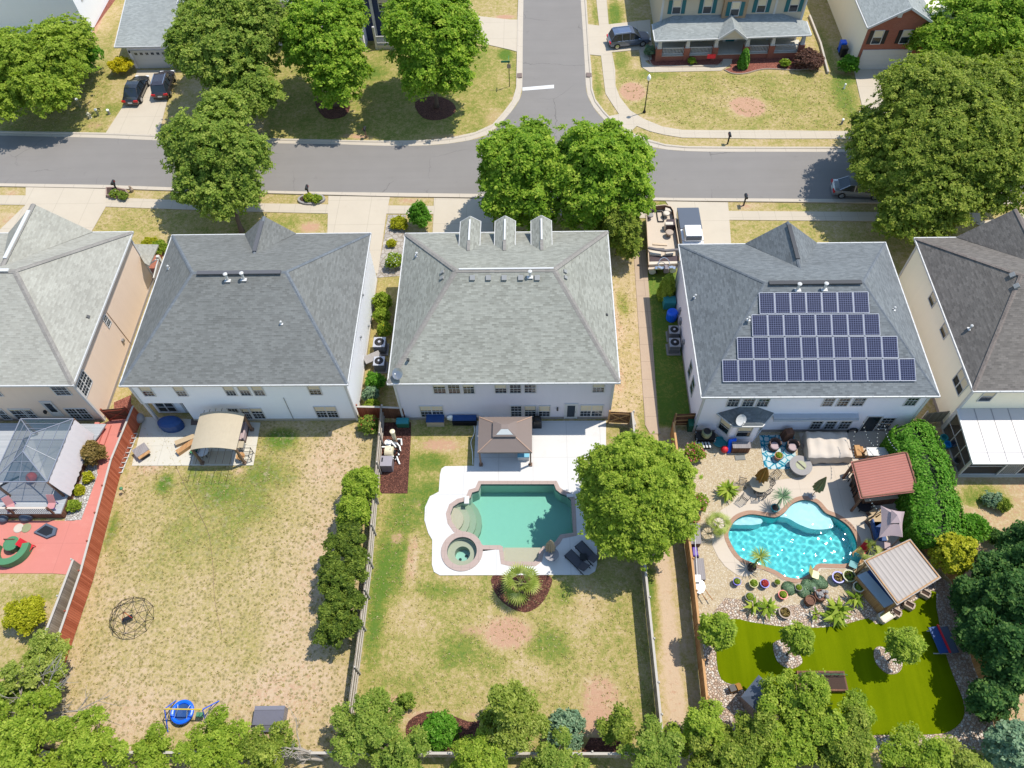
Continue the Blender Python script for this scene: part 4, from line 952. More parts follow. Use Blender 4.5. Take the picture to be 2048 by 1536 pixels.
def wave_water(out, depth, wz):
    xs = [p[0] for p in out]; ys = [p[1] for p in out]; st = .055; o_ = offset_loop(out, .06)
    X, Y = np.meshgrid(np.arange(min(xs)-.1, max(xs)+.1, st), np.arange(min(ys)-.1, max(ys)+.1, st)); Z = np.zeros_like(X)
    for k in range(26):
        a = RNG.uniform(0, 6.283); wl = RNG.uniform(.3, .8); kk = 6.283/wl; Z += .0036*wl*np.sin((X*math.cos(a)+Y*math.sin(a))*kk+RNG.uniform(0, 6.283)+.6*np.sin(X*.9+Y*.7+k))
    ny, nx = X.shape; i = np.arange(nx*ny).reshape(ny, nx); q = np.stack([i[:-1, :-1], i[:-1, 1:], i[1:, 1:], i[1:, :-1]], -1).reshape(-1, 4)
    cx = X.ravel()[q].mean(1); cy = Y.ravel()[q].mean(1); q = q[inpoly(cx, cy, o_)]
    m = MB(); m.add(list(zip(X.ravel().tolist(), Y.ravel().tolist(), (wz+Z.ravel()).tolist())), [tuple(f) for f in q.tolist()]); return m
M['plaster'] = m_plain('pool_plaster', L(196, 194, 184), .7, vary=.05)
M['turqplaster'] = m_plain('turquoise_plaster', (.10, .60, .61, 1), .7, vary=.05); M['paleplaster'] = m_plain('pale_pool_plaster', (.50, .74, .76, 1), .7, vary=.04)
M['tile'] = m_brick('pool_tile', L(70, 92, 98), L(96, 116, 116), L(150, 150, 146), .15, .15)
M['stepplaster'] = m_plain('step_plaster', S(214, 196, 172), .7, vary=.05)
M['coping1'] = m_concrete('coping_stone', S(208, 184, 172), (.6, .6), .8, .08)
M['coping2'] = m_brick('coping_brick', S(206, 164, 136), S(188, 144, 120), S(216, 190, 168), .3, .14)

t = NT('rippled_water'); g_ = t.n('BsdfRefraction', {'Color': (.93, .99, .99, 1), 'Roughness': 0.0, 'IOR': 1.33}); gl = t.n('BsdfGlossy', {'Color': (1, 1, 1, 1), 'Roughness': .03}); fr = t.n('Fresnel', {'IOR': 1.33}); mx = t.n('MixShader', {0: fr.outputs[0], 1: g_.outputs[0], 2: gl.outputs[0]}); t.t.links.new(mx.outputs[0], t.out.inputs['Surface']); M['waves'] = t.m
def pool_shell(root, out, depth, ledges, cop, water, zt=.07, cw=.34, wz=-.1):
    out = ccw(out); n = len(out); pm, sm_ = ('turqplaster', 'paleplaster') if water == 'water2' else ('plaster', 'stepplaster')
    b = MB(); b.add([(x, y, .0) for x, y in out]+[(x, y, -depth) for x, y in out], [(i+n, (i+1) % n+n, (i+1) % n, i)[::-1] for i in range(n)])
    b.sheet(out, -depth); b.build('basin', M[pm], root)
    tb = MB(); ti = offset_loop(out, -.006); tb.add([(x, y, .0) for x, y in ti]+[(x, y, -.2) for x, y in ti], [(i+n, (i+1) % n+n, (i+1) % n, i)[::-1] for i in range(n)]); tb.build('tile_band', M['tile'], root)
    for pg, z in ledges: m = MB(); m.prism(pg, -depth+.002, z); m.build('step', M[sm_], root)
    big = offset_loop(out, cw); c = MB()
    m_ = offset_loop(out, .0)
    c.add([(x, y, zt) for x, y in m_]+[(x, y, zt) for x, y in big]+[(x, y, -.08) for x, y in m_]+[(x, y, -.05) for x, y in big],
          [(i, (i+1) % n, (i+1) % n+n, i+n)[::-1] for i in range(n)]+[(i, i+2*n, (i+1) % n+2*n, (i+1) % n)[::-1] for i in range(n)]+[(i+n, (i+1) % n+n, (i+1) % n+3*n, i+3*n)[::-1] for i in range(n)])
    c.build('coping', M[cop], root)
    if water == 'water2':
        o = wave_water(out, depth, wz).build('water', M['waves'], root, smooth=True); o.cycles.is_caustics_caster = True
        for ch in root.children:
            if ch.name.split('.')[0] in ('basin', 'step'): ch.cycles.is_caustics_receiver = True
        return
    w = MB(); w.prism(offset_loop(out, .02), -depth-.02, wz); w.build('water', M[water], root)
pl1 = thing('swimming_pool', 'green tinted swimming pool with rounded step bay and straight rear edge', 'swimming pool', P(1030, 1040))
bay = P(899, 1036); LED = [([(bay.x+r*math.cos(a*math.pi/12), bay.y+r*math.sin(a*math.pi/12)) for a in range(24)], z) for r, z in ((1.0, -.3), (1.45, -.55), (1.9, -.8), (2.3, -1.05))]
LED.append((poly([(1007, 1092), (1082, 1092), (1078, 1128), (1007, 1126)]), -.3))
pool_shell(pl1, POOL1, 1.45, LED, 'coping1', 'water1')
mb = MB(); q = P(934, 998); mb.box((q.x, q.y-.15, .12), (.35, .6, .16)); q2 = P(1132, 995); mb.box((q2.x+.3, q2.y+.1, .12), (.5, .25, .12)); mb.build('deck_lid', M['white'], pl1)
sp = thing('hot_tub', 'round sunken spa with two dark drains joined to the green pool', 'spa', SPA_C)
ring = lambda r: [(SPA_C.x+r*math.cos(a*math.pi/18), SPA_C.y+r*math.sin(a*math.pi/18)) for a in range(36)]
pool_shell(sp, ring(SPA_R), 1.1, [], 'coping1', 'water1', .11, .42, -.06)
s = MB(); o_, i_ = ring(SPA_R), ring(.55); n = 36
s.add([(x, y, -.42) for x, y in o_]+[(x, y, -.42) for x, y in i_]+[(x, y, -1.1) for x, y in i_], [(i, (i+1) % n, (i+1) % n+n, i+n) for i in range(n)]+[(i+n, (i+1) % n+n, (i+1) % n+2*n, i+2*n) for i in range(n)]); s.build('seat', M['stepplaster'], sp)
for dx, dy in ((-.2, -.18), (.22, .08)): s = MB(); s.lathe((SPA_C.x+dx, SPA_C.y+dy, -1.09), [(.11, 0), (.1, .04)], 14); s.build('drain', M['black'], sp)
pl2 = thing('swimming_pool', 'bright turquoise freeform pool with rippled water and brick coping', 'swimming pool', P(1585, 1080))
shelf = smooth_loop(poly([(1560, 1030), (1568, 1020), (1590, 1000), (1632, 1000), (1656, 1024), (1668, 1045), (1664, 1054), (1630, 1056), (1600, 1046), (1578, 1034)]), 4)
bench = smooth_loop(poly([(1466, 1044), (1478, 1032), (1500, 1024), (1524, 1034), (1526, 1042), (1512, 1046), (1484, 1046)]), 4)
pool_shell(pl2, POOL2, 1.5, [(shelf, -.28), (bench, -.4)], 'coping2', 'water2', .06, .3)

d1 = MB(); OUT1 = poly([(952, 843), (1212, 842), (1212, 875), (1212, 960), (1206, 1040), (1194, 1080), (1194, 1130), (1190, 1143), (1178, 1150), (880, 1151), (868, 1144), (864, 1130), (864.6, 1080), (856.8, 1067), (849, 1041), (850, 1015), (860, 993), (877.6, 984), (880, 950), (883, 938), (890, 933), (948, 932)])
H1 = offset_loop(POOL1, .3)
def cut_union(a, b):                             # outline of two overlapping outlines
    a = ccw(a); b = ccw(b); import numpy as _n
    A = _n.array(a); B = _n.array(b)
    ina = inpoly(A[:, 0], A[:, 1], b); inb = inpoly(B[:, 0], B[:, 1], a)
    if not ina.any(): return a
    n = len(a); s0 = next(i for i in range(n) if not ina[i] and ina[i-1]); oa = []
    i = s0
    while not ina[i % n]: oa.append(a[i % n]); i += 1
    m = len(b); ob = []
    k = next(i for i in range(m) if not inb[i] and inb[i-1]); i = k
    while not inb[i % m]: ob.append(b[i % m]); i += 1
    return oa+ob
union_hole = cut_union(H1, ring(SPA_R+.38))
d1.sheet(OUT1, .05, [H1, ring(SPA_R+.40)] if False else [union_hole]); n = len(OUT1); oc = ccw(OUT1); d1.add([(x, y, .05) for x, y in oc]+[(x, y, -.05) for x, y in oc], [(i+n, (i+1) % n+n, (i+1) % n, i) for i in range(n)])
struct('pool_deck', d1, 'pooldeck')
# yard of the house with solar panels
gv = MB(); gv.sheet(poly([(1346, 860), (1384, 862), (1832, 850), (1850, 1080), (1742, 1236), (1620, 1240), (1396, 1232), (1374, 1136)]), .016, [offset_loop(POOL2, .24)]); struct('gravel', gv, 'gravel')
d2 = MB(); OUT2 = poly([(1598, 866), (1611, 927), (1605, 954.6), (1573, 958), (1558, 960), (1520, 962), (1475, 989), (1461, 1008), (1440, 1022), (1423, 1060), (1424.6, 1091), (1436, 1115), (1451, 1134), (1475, 1151), (1490.6, 1153.5), (1505, 1149), (1511, 1138), (1530, 1141), (1550, 1151), (1571, 1164), (1600, 1167), (1630, 1154), (1642, 1138), (1695, 1138), (1728, 1122), (1760, 1140), (1800, 1120), (1830, 1090), (1800, 960), (1830, 860)])
d2.sheet(OUT2, .04, [offset_loop(POOL2, .24)]); struct('pool_deck', d2, 'tandeck')
flat('river_rock', 'riverrock', .03, [(1396, 1225), (1420, 1233), (1450, 1196), (1490, 1200), (1560, 1212), (1620, 1208), (1680, 1194), (1722, 1186), (1760, 1215), (1870, 1150), (1900, 1165), (1944, 1325), (1976, 1406), (2000, 1500), (1420, 1500), (1404, 1400), (1385, 1230)])
flat('artificial_turf', 'turf', .05, smooth_loop([(1432, 1300), (1436, 1250), (1470, 1238), (1500, 1244), (1560, 1253), (1620, 1256), (1680, 1251), (1735, 1237), (1764, 1247), (1862, 1182), (1872, 1215), (1886, 1290), (1905, 1350), (1925, 1400), (1926, 1436), (1900, 1462), (1860, 1469), (1760, 1470), (1600, 1470), (1487, 1380), (1442, 1358)], 3))
flat('rock_island', 'riverrock', .085, smooth_loop([(1548, 1285), (1572, 1282), (1600, 1312), (1602, 1328), (1580, 1338), (1556, 1325), (1547, 1303)], 4), smooth_loop([(1747, 1302), (1760, 1293), (1778, 1304), (1803, 1322), (1798, 1344), (1775, 1348), (1752, 1328)], 4))

# ------------------------------------------------------------------ other yards: slabs
flat('patio', 'patio', .05, [(288, 834), (521, 846), (507, 931), (264, 932)])
flat('red_patio', 'reddeck', .045, [(222, 838), (258, 838), (281, 838), (240, 942), (183, 1160), (140, 1150), (105, 1147), (-150, 1147), (-150, 1040), (150, 1042), (190, 900), (210, 850)])
flat('stone_bed', m_cells('white_stones', [S(236, 232, 226), S(206, 200, 190), S(248, 246, 240)], 6, S(150, 140, 126), .7), .06, [(166, 950), (192, 905), (196, 950), (163, 1040), (130, 1042)])
flat('flagstone_bed', m_cells('flagstones', [S(206, 196, 184), S(188, 178, 168), S(222, 210, 194)], 2.2, S(160, 146, 128), .4), .03, [(776, 430), (812, 430), (808, 500), (800, 552), (752, 556), (764, 500)])
for nm, mt, pts in (('doormat', S(150, 150, 144), [(1469, 912), (1489, 911), (1491, 920), (1471, 921)]), ('doormat', S(120, 104, 96), [(383, 839), (397, 838), (396, 851), (382, 851)])):
    mb = MB(); mb.prism(poly(pts), .02, .075); tag(mb.build(nm, m_plain(nm+'_%d' % len(bpy.data.materials), mt, .9, bump=.3)), 'grey rectangular mat on the gravel before the bay window' if pts[0][0] > 1000 else 'dark brown doormat by the white house back door', 'mat')
t = NT('rug_leaf_pattern'); mp = t.n('Mapping', {'Vector': t.pos(), 'Scale': (1, 1, 0)}); vo = t.n('TexVoronoi', {'Vector': mp.outputs[0], 'Scale': 2.1}, feature='DISTANCE_TO_EDGE'); wv = t.n('TexNoise', {'Vector': mp.outputs[0], 'Scale': 2.6, 'Detail': 2})
f = t.math('ADD', vo.outputs[0], t.math('MULTIPLY', t.math('SUBTRACT', wv.outputs[0], .5), .25)); rc = t.ramp(f, [(.03, S(20, 128, 160)), (.07, S(110, 196, 208)), (.13, S(216, 232, 232))]); M['rug'] = t.pbr(rc, .9, 0, .1)
mb = MB(); mb.prism(poly([(1518, 871), (1588, 870), (1593, 938), (1529, 939)]), .02, .05); tag(mb.build('rug', M['rug']), 'outdoor rug with blue and white leaf pattern beside the covered tub', 'rug')

# ------------------------------------------------------------------ fences
M['fRed'] = m_planks('fence_red_stain', S(178, 84, 52), S(232, 132, 96), .145, .75)
M['fGrey'] = m_planks('fence_weathered', S(150, 134, 116), S(212, 196, 174), .145, .7)
M['fCedar'] = m_planks('fence_cedar', S(196, 140, 86), S(232, 180, 122), .145, .7)
M['fDark'] = m_planks('fence_dark', S(110, 72, 52), S(150, 104, 76), .145, .7)
M['rail'] = m_plain('weathered_rail', S(214, 204, 190), .8); M['railred'] = m_plain('red_rail', S(170, 84, 58), .8); M['railced'] = m_plain('cedar_rail', S(224, 170, 112), .8)
def fence(label, pts, mat, rail, side=1, h=1.83, cap=None, name='fence', cat='fence', gapw=.145, posts=True, post_every=2.4):
    """pts: world polyline of the base; rails and posts stand on the given side (+1 = left of the running direction)"""
    c = Vector((*pts[len(pts)//2], 0)); root = thing(name, label, cat, c)
    pm = MB(); rm = MB(); cm = MB(); P_ = []
    for a, b in zip(pts[:-1], pts[1:]):
        a = Vector((*a[:2], 0)); b = Vector((*b[:2], 0)); L_ = (b-a).length; d = (b-a)/L_; n = Vector((-d.y, d.x, 0))*side
        k = max(1, int(L_/gapw)); ang = math.atan2(d.y, d.x)
        for i in range(k):
            q = a+d*(L_*(i+.5)/k); hh = h+random.uniform(-.02, .02); o = random.uniform(-.006, .006)
            pm.box((q.x-n.x*o, q.y-n.y*o, hh/2+.03), (L_/k*.965, .022, hh-.06), ang+random.uniform(-.03, .03))
        for z in (.35, h*.5, h-.25): rm.bar(a+n*.04+Vector((0, 0, z)), b+n*.04+Vector((0, 0, z)), .05, .09)
        if cap: cm.bar(a+Vector((0, 0, h+.01)), b+Vector((0, 0, h+.01)), .15, .035)
        m_ = max(1, round(L_/post_every))
        for i in range(m_+1):
            q = a+d*(L_*i/m_)+n*.1
            if not P_ or (q-P_[-1]).length > .5: P_.append(q)
    pm.build('panel', M[mat], root); rm.build('rail', M[rail], root)
    if cap: cm.build('cap', M[cap], root)
    if posts:
        for q in P_: m = MB(); m.box((q.x, q.y, h/2+.06), (.1, .1, h+.12)); m.build('post', M[rail], root)
    return root
fence('red stained plank fence with pale cap beside the red patio', poly([(286, 836), (243.5, 942), (187, 1160), (133, 1323), (104, 1410)]), 'fRed', 'railred', -1, cap='rail')
fence('short grey weathered fence standing left of the red stained fence', poly([(172, 1138), (118, 1285)]), 'fGrey', 'rail', -1, cap='rail')
fence('weathered grey fence between the trampled yard and the green pool yard', poly([(769, 836), (744, 1136), (729, 1261), (706, 1441), (699, 1500)]), 'fGrey', 'rail', 1)
fence('weathered fence shading a dark strip on the right of the pool lawn', poly([(1260, 848), (1270, 960), (1282.5, 1136), (1307, 1378), (1313, 1440), (1318, 1500)]), 'fGrey', 'rail', 1, cap='rail')
fence('new cedar fence between the dirt lane and the gravel yard', poly([(1340, 869), (1375, 1136), (1403.6, 1407), (1413, 1490)]), 'fCedar', 'railced', 1, cap='railced')
fence('short cedar fence meeting the pale solar house corner', poly([(1341, 868), (1343, 852), (1386, 850)]), 'fDark', 'railced', -1, 1.75)
fence('orange brown cedar fence along the right side of the turf', poly([(1842, 1100), (1903, 1163), (1943, 1323), (1974, 1404), (2003, 1500)]), 'fCedar', 'railced', 1, cap='railced')
fence('rear boundary fence half buried under the bottom trees', poly([(-60, 1512), (1420, 1516)]), 'fGrey', 'rail', 1, 1.6, cap='rail')
fence('short red stained fence linking white house and grey fence', poly([(721, 836), (768, 837)]), 'fRed', 'railred', 1, 1.7, cap='rail')
fence('short brown fence linking grey fence and lavender house', poly([(769, 837), (812, 839)]), 'fDark', 'rail', 1, 1.7, cap='rail')
fence('short fence of dark planks at the right edge by cream house', poly([(1838, 848), (1900, 842)]), 'fGrey', 'rail', 1, 1.6)
def gate(label, a, b, h, mat, rail):
    a = Vector((*a, 0)); b = Vector((*b, 0)); root = thing('gate', label, 'gate', a); d = (b-a).normalized(); L_ = (b-a).length; n = Vector((d.y, -d.x, 0))
    m = MB(); k = int(L_/.145)
    for i in range(k): q = a+d*(L_*(i+.5)/k); m.box((q.x, q.y, h/2+.05), (L_/k*.96, .022, h-.1), math.atan2(d.y, d.x))
    m.build('panel', M[mat], root); m = MB(); u = Vector((0, 0, 1))
    for z in (.3, h-.2): m.bar(a+n*.04+u*z, b+n*.04+u*z, .05, .1)
    m.bar(a+n*.05+u*.3, b+n*.05+u*(h-.2), .05, .1); m.bar(a+n*.05+u*(h-.2), b+n*.05+u*.3, .04, .09) if L_ > 1.6 else None
    m.build('brace', M[rail], root)
    for q in (a, b): m = MB(); m.box((q.x, q.y, h/2+.05), (.12, .12, h+.1)); m.build('post', M[rail], root)
gate('dark wooden gate at the top of the red path', P2(222, 842), P2(268, 838), 1.7, 'fDark', 'railred')
gate('brown wooden gate with crossed braces beside the lavender house', P2(1216, 846), P2(1258, 848), 1.7, 'fDark', 'railced')
fence('short pale fence return beside the braced gate', poly([(1258, 848), (1266, 872)]), 'fGrey', 'rail', 1, 1.7, cap='rail', posts=False)
rt_ = MB(); a = P(1638, 70); 
pts = poly([(1618, 34), (1640, 90), (1655, 148)])
for a, b in zip(pts[:-1], pts[1:]): rt_.bar((*a, .15), (*b, .15), .2, .3)
tag(rt_.build('retaining_wall', M['rail']), 'low timber retaining wall between beige house and brick house', 'wall')

# ------------------------------------------------------------------ solar panels
def cells():
    t = NT('solar_cells'); sep = t.n('SeparateXYZ', {0: t.uv()})
    def ln(s, n): f = t.math('FRACT', t.math('MULTIPLY', s, n)); return t.math('GREATER_THAN', t.math('ABSOLUTE', t.math('SUBTRACT', f, .5)), .435)
    g = t.math('MAXIMUM', ln(sep.outputs[0], 6.4), ln(sep.outputs[1], 6.4)); n = t.noise(1.3, 2, .5)
    base = t.mix(n, L(16, 20, 40), L(28, 28, 48))
    return t.pbr(t.mix(t.math('MULTIPLY', g, .85), base, L(104, 108, 136)), .22, 0, .5)
M['cells'] = cells(); M['alu'] = m_plain('aluminium', L(176, 178, 186), .35, .3)
p4 = plane_of(e4, 5.5, r4a, 's'); nS = Vector(p4[1]).normalized(); nS = nS if nS.z > 0 else -nS
sl = Vector((0, nS.z, -nS.y))
ORD = ['first', 'second', 'third', 'fourth', 'fifth', 'sixth', 'seventh', 'eighth', 'ninth', 'tenth', 'eleventh', 'last']
proto = None
for (n, uL, uR, vT, vB, rn) in ((7, 1518, 1738, 586, 629, 'top'), (8, 1503.5, 1759.5, 630, 674, 'second'), (10, 1474, 1796, 675, 719, 'third'), (12, 1444.5, 1831, 720, 765, 'bottom')):
    a = PN(uL, vB, p4[0], p4[1]); b = PN(uR, vB, p4[0], p4[1]); c = PN(uL, vT, p4[0], p4[1])
    W = 1.0 if proto else None; wid = (b.x-a.x)/n; hgt = (c-a).dot(sl)
    for i in range(n):
        loc = a+Vector((wid*(i+.5), 0, 0))+sl*(hgt/2)+nS*.12
        lab = 'solar panel, %s from the left in the %s roof row' % (ORD[i] if i < n-1 else 'last', rn)
        if proto is None:
            proto = thing('solar_panel', lab, 'solar panel', loc, 0, 'solar panels on the blue grey roof'); W0, H0 = wid, hgt
            X, Y, Z = Vector((1, 0, 0)), sl, nS
            m = MB(); hw, hh = wid/2-.03, hgt/2-.03
            vs = [X*x+Y*y+Z*z for z in (-.04, .01) for x, y in ((-hw, -hh), (hw, -hh), (hw, hh), (-hw, hh))]
            m.add(vs, [(3, 2, 1, 0), (4, 5, 6, 7), (0, 1, 5, 4), (1, 2, 6, 5), (2, 3, 7, 6), (3, 0, 4, 7)]); m.build('cells', M['cells'], proto, world=False)
            m = MB()
            for p, q in (((-hw, -hh), (hw, -hh)), ((hw, -hh), (hw, hh)), ((hw, hh), (-hw, hh)), ((-hw, hh), (-hw, -hh))): m.bar(X*p[0]+Y*p[1], X*q[0]+Y*q[1], .03, .06)
            m.build('frame', M['alu'], proto, world=False)
        else:
            k = dup(proto, loc, 0, lab); k.scale = (wid/W0, hgt/H0, hgt/H0)
print('yards done')
# ------------------------------------------------------------------ materials for movable things
M['carblack'] = m_car('car_black', L(22, 24, 30), .3, .25); M['cardark'] = m_car('car_dark_maroon', L(40, 30, 38), .3, .25)
M['carsilver'] = m_car('car_silver', L(150, 152, 156), .6, .32); M['cargrey'] = m_car('car_grey', L(92, 104, 128), .5, .3); M['carwhite'] = m_car('car_white', L(226, 228, 230), .1, .3)
M['tyre'] = m_plain('tyre_rubber', L(34, 34, 36), .8); M['lampred'] = m_plain('tail_lamp_red', L(190, 20, 24), .3); M['lampclear'] = m_plain('head_lamp', L(220, 222, 226), .15)
M['plate'] = m_plain('number_plate', L(220, 220, 214), .5)
M['tarpgrey'] = m_plain('tonneau_grey', S(98, 108, 124), .7, vary=.06)
M['blueplastic'] = m_plain('blue_plastic', L(12, 92, 214), .35); M['navyfab'] = m_plain('navy_cover', L(24, 62, 112), .6, vary=.25, scale=2)
M['tealplastic'] = m_plain('teal_plastic', L(48, 128, 132), .5); M['greenplastic'] = m_plain('green_plastic', L(36, 96, 74), .5)
M['cyan'] = m_plain('cyan_lid', S(140, 214, 240), .4); M['cyanside'] = m_plain('cyan_side', L(24, 130, 190), .4)
M['rattan'] = m_planks('rattan', L(70, 56, 52), L(108, 88, 80), .05, .5); M['wood'] = m_planks('warm_wood', S(196, 140, 90), S(226, 178, 124), .12, .5)
M['greywood'] = m_planks('grey_boards', S(150, 142, 142), S(178, 170, 168), .13, .6); M['darkwood'] = m_planks('dark_boards', L(84, 58, 46), L(122, 86, 66), .1, .6)
M['canvas'] = m_plain('cream_canvas', S(232, 218, 202), .8, vary=.05); M['khaki'] = m_plain('khaki_canvas', S(212, 196, 168), .85, vary=.1)
M['ochre'] = m_plain('ochre_canvas', S(182, 128, 46), .8, vary=.2); M['olivefab'] = m_plain('olive_canvas', S(150, 144, 92), .8, vary=.15)
M['taupe'] = m_plain('taupe_roof_cloth', S(152, 136, 128), .8, vary=.05); M['pinkcloth'] = m_plain('pink_grey_cloth', S(206, 182, 182), .8, vary=.05)
M['tanfab'] = m_plain('tan_cushion', S(214, 188, 150), .85, vary=.08); M['purple'] = m_plain('purple_plastic', L(84, 56, 140), .5); M['redplastic'] = m_plain('red_plastic', L(190, 34, 44), .5)
M['pinkplastic'] = m_plain('faded_pink', S(226, 160, 160), .6); M['greenpaint'] = m_plain('green_table', S(88, 150, 104), .6, vary=.15)
M['orangeplastic'] = m_plain('orange', L(222, 70, 24), .5); M['terracotta'] = m_plain('terracotta', S(206, 142, 110), .8); M['tanpot'] = m_plain('tan_pot', S(200, 178, 158), .7)
M['soil'] = m_plain('soil', L(62, 46, 38), .95, vary=.4, scale=20); M['creampot'] = m_plain('cream_pot', S(226, 218, 190), .6); M['bluepot'] = m_plain('blue_glaze', L(60, 70, 170), .25); M['redpot'] = m_plain('red_glaze', L(196, 22, 34), .25)
M['sagepot'] = m_plain('sage_glaze', S(170, 172, 130), .4); M['yellowpot'] = m_plain('yellow_green_glaze', S(196, 190, 110), .35); M['purplepot'] = m_plain('violet_glaze', L(92, 86, 190), .25)
M['ironblack'] = m_plain('black_iron', L(36, 34, 34), .5, .3); M['bronze'] = m_plain('bronze_post', L(120, 96, 80), .5, .2); M['stonegrey'] = m_plain('grey_stone', S(176, 170, 166), .8)
M['bulb'] = m_plain('bulb_glass', L(250, 246, 230), .3); M['silverpipe'] = m_plain('pvc', L(236, 236, 230), .4); M['filtertan'] = m_plain('filter_tan', L(206, 194, 164), .4)
M['heater'] = m_plain('heater_grey', S(150, 140, 146), .5); M['seatcream'] = m_plain('boat_vinyl', S(240, 226, 206), .5, vary=.04); M['boatbrown'] = m_plain('boat_brown', L(128, 92, 72), .35)
M['boatdeck'] = m_plain('boat_carpet', S(232, 214, 192), .9, vary=.05); M['boatdark'] = m_plain('boat_dark', L(60, 44, 46), .5); M['gold'] = m_plain('boat_gold', L(186, 164, 138), .4)
def corr(name, c, n=6.5):
    t = NT(name); sep = t.n('SeparateXYZ', {0: t.uv()}); f = t.math('FRACT', t.math('MULTIPLY', sep.outputs[1], n)); h = t.math('ABSOLUTE', t.math('SUBTRACT', f, .5))
    col = t.mix(t.noise(1.2, 4, .6), dark(c, .86), dark(c, 1.1)); col = t.mix(t.step(h, .3, .5), col, dark(c, .62))
    return t.pbr(col, .6, 0, .3, t.bump(h, .8, .06))
def A_(x, y, z=0): return P(1370+x/7.877, 820+y/7.877, z)
def B_(x, y, z=0): return P(1600+x/7.877, 840+y/7.877, z)
def C_(x, y, z=0): return P(1640+x/7.877, 990+y/7.877, z)
def D_(x, y, z=0): return P(1370+x/7.877, 1020+y/7.877, z)
def E_(x, y, z=0): return P(1450+x/7.877, 1120+y/7.877, z)
def F_(x, y, z=0): return P(1680+x/7.877, 1080+y/7.877, z)
def G_(x, y, z=0): return P(250+x/7.314, 780+y/7.314, z)       # white house patio
def K_(x, y, z=0): return P(740+x/12.8, 840+y/12.8, z)          # pool plant
def W_(x, y, z=0): return P(x/7.68, 960+y/7.68, z)              # left patio
V3 = Vector

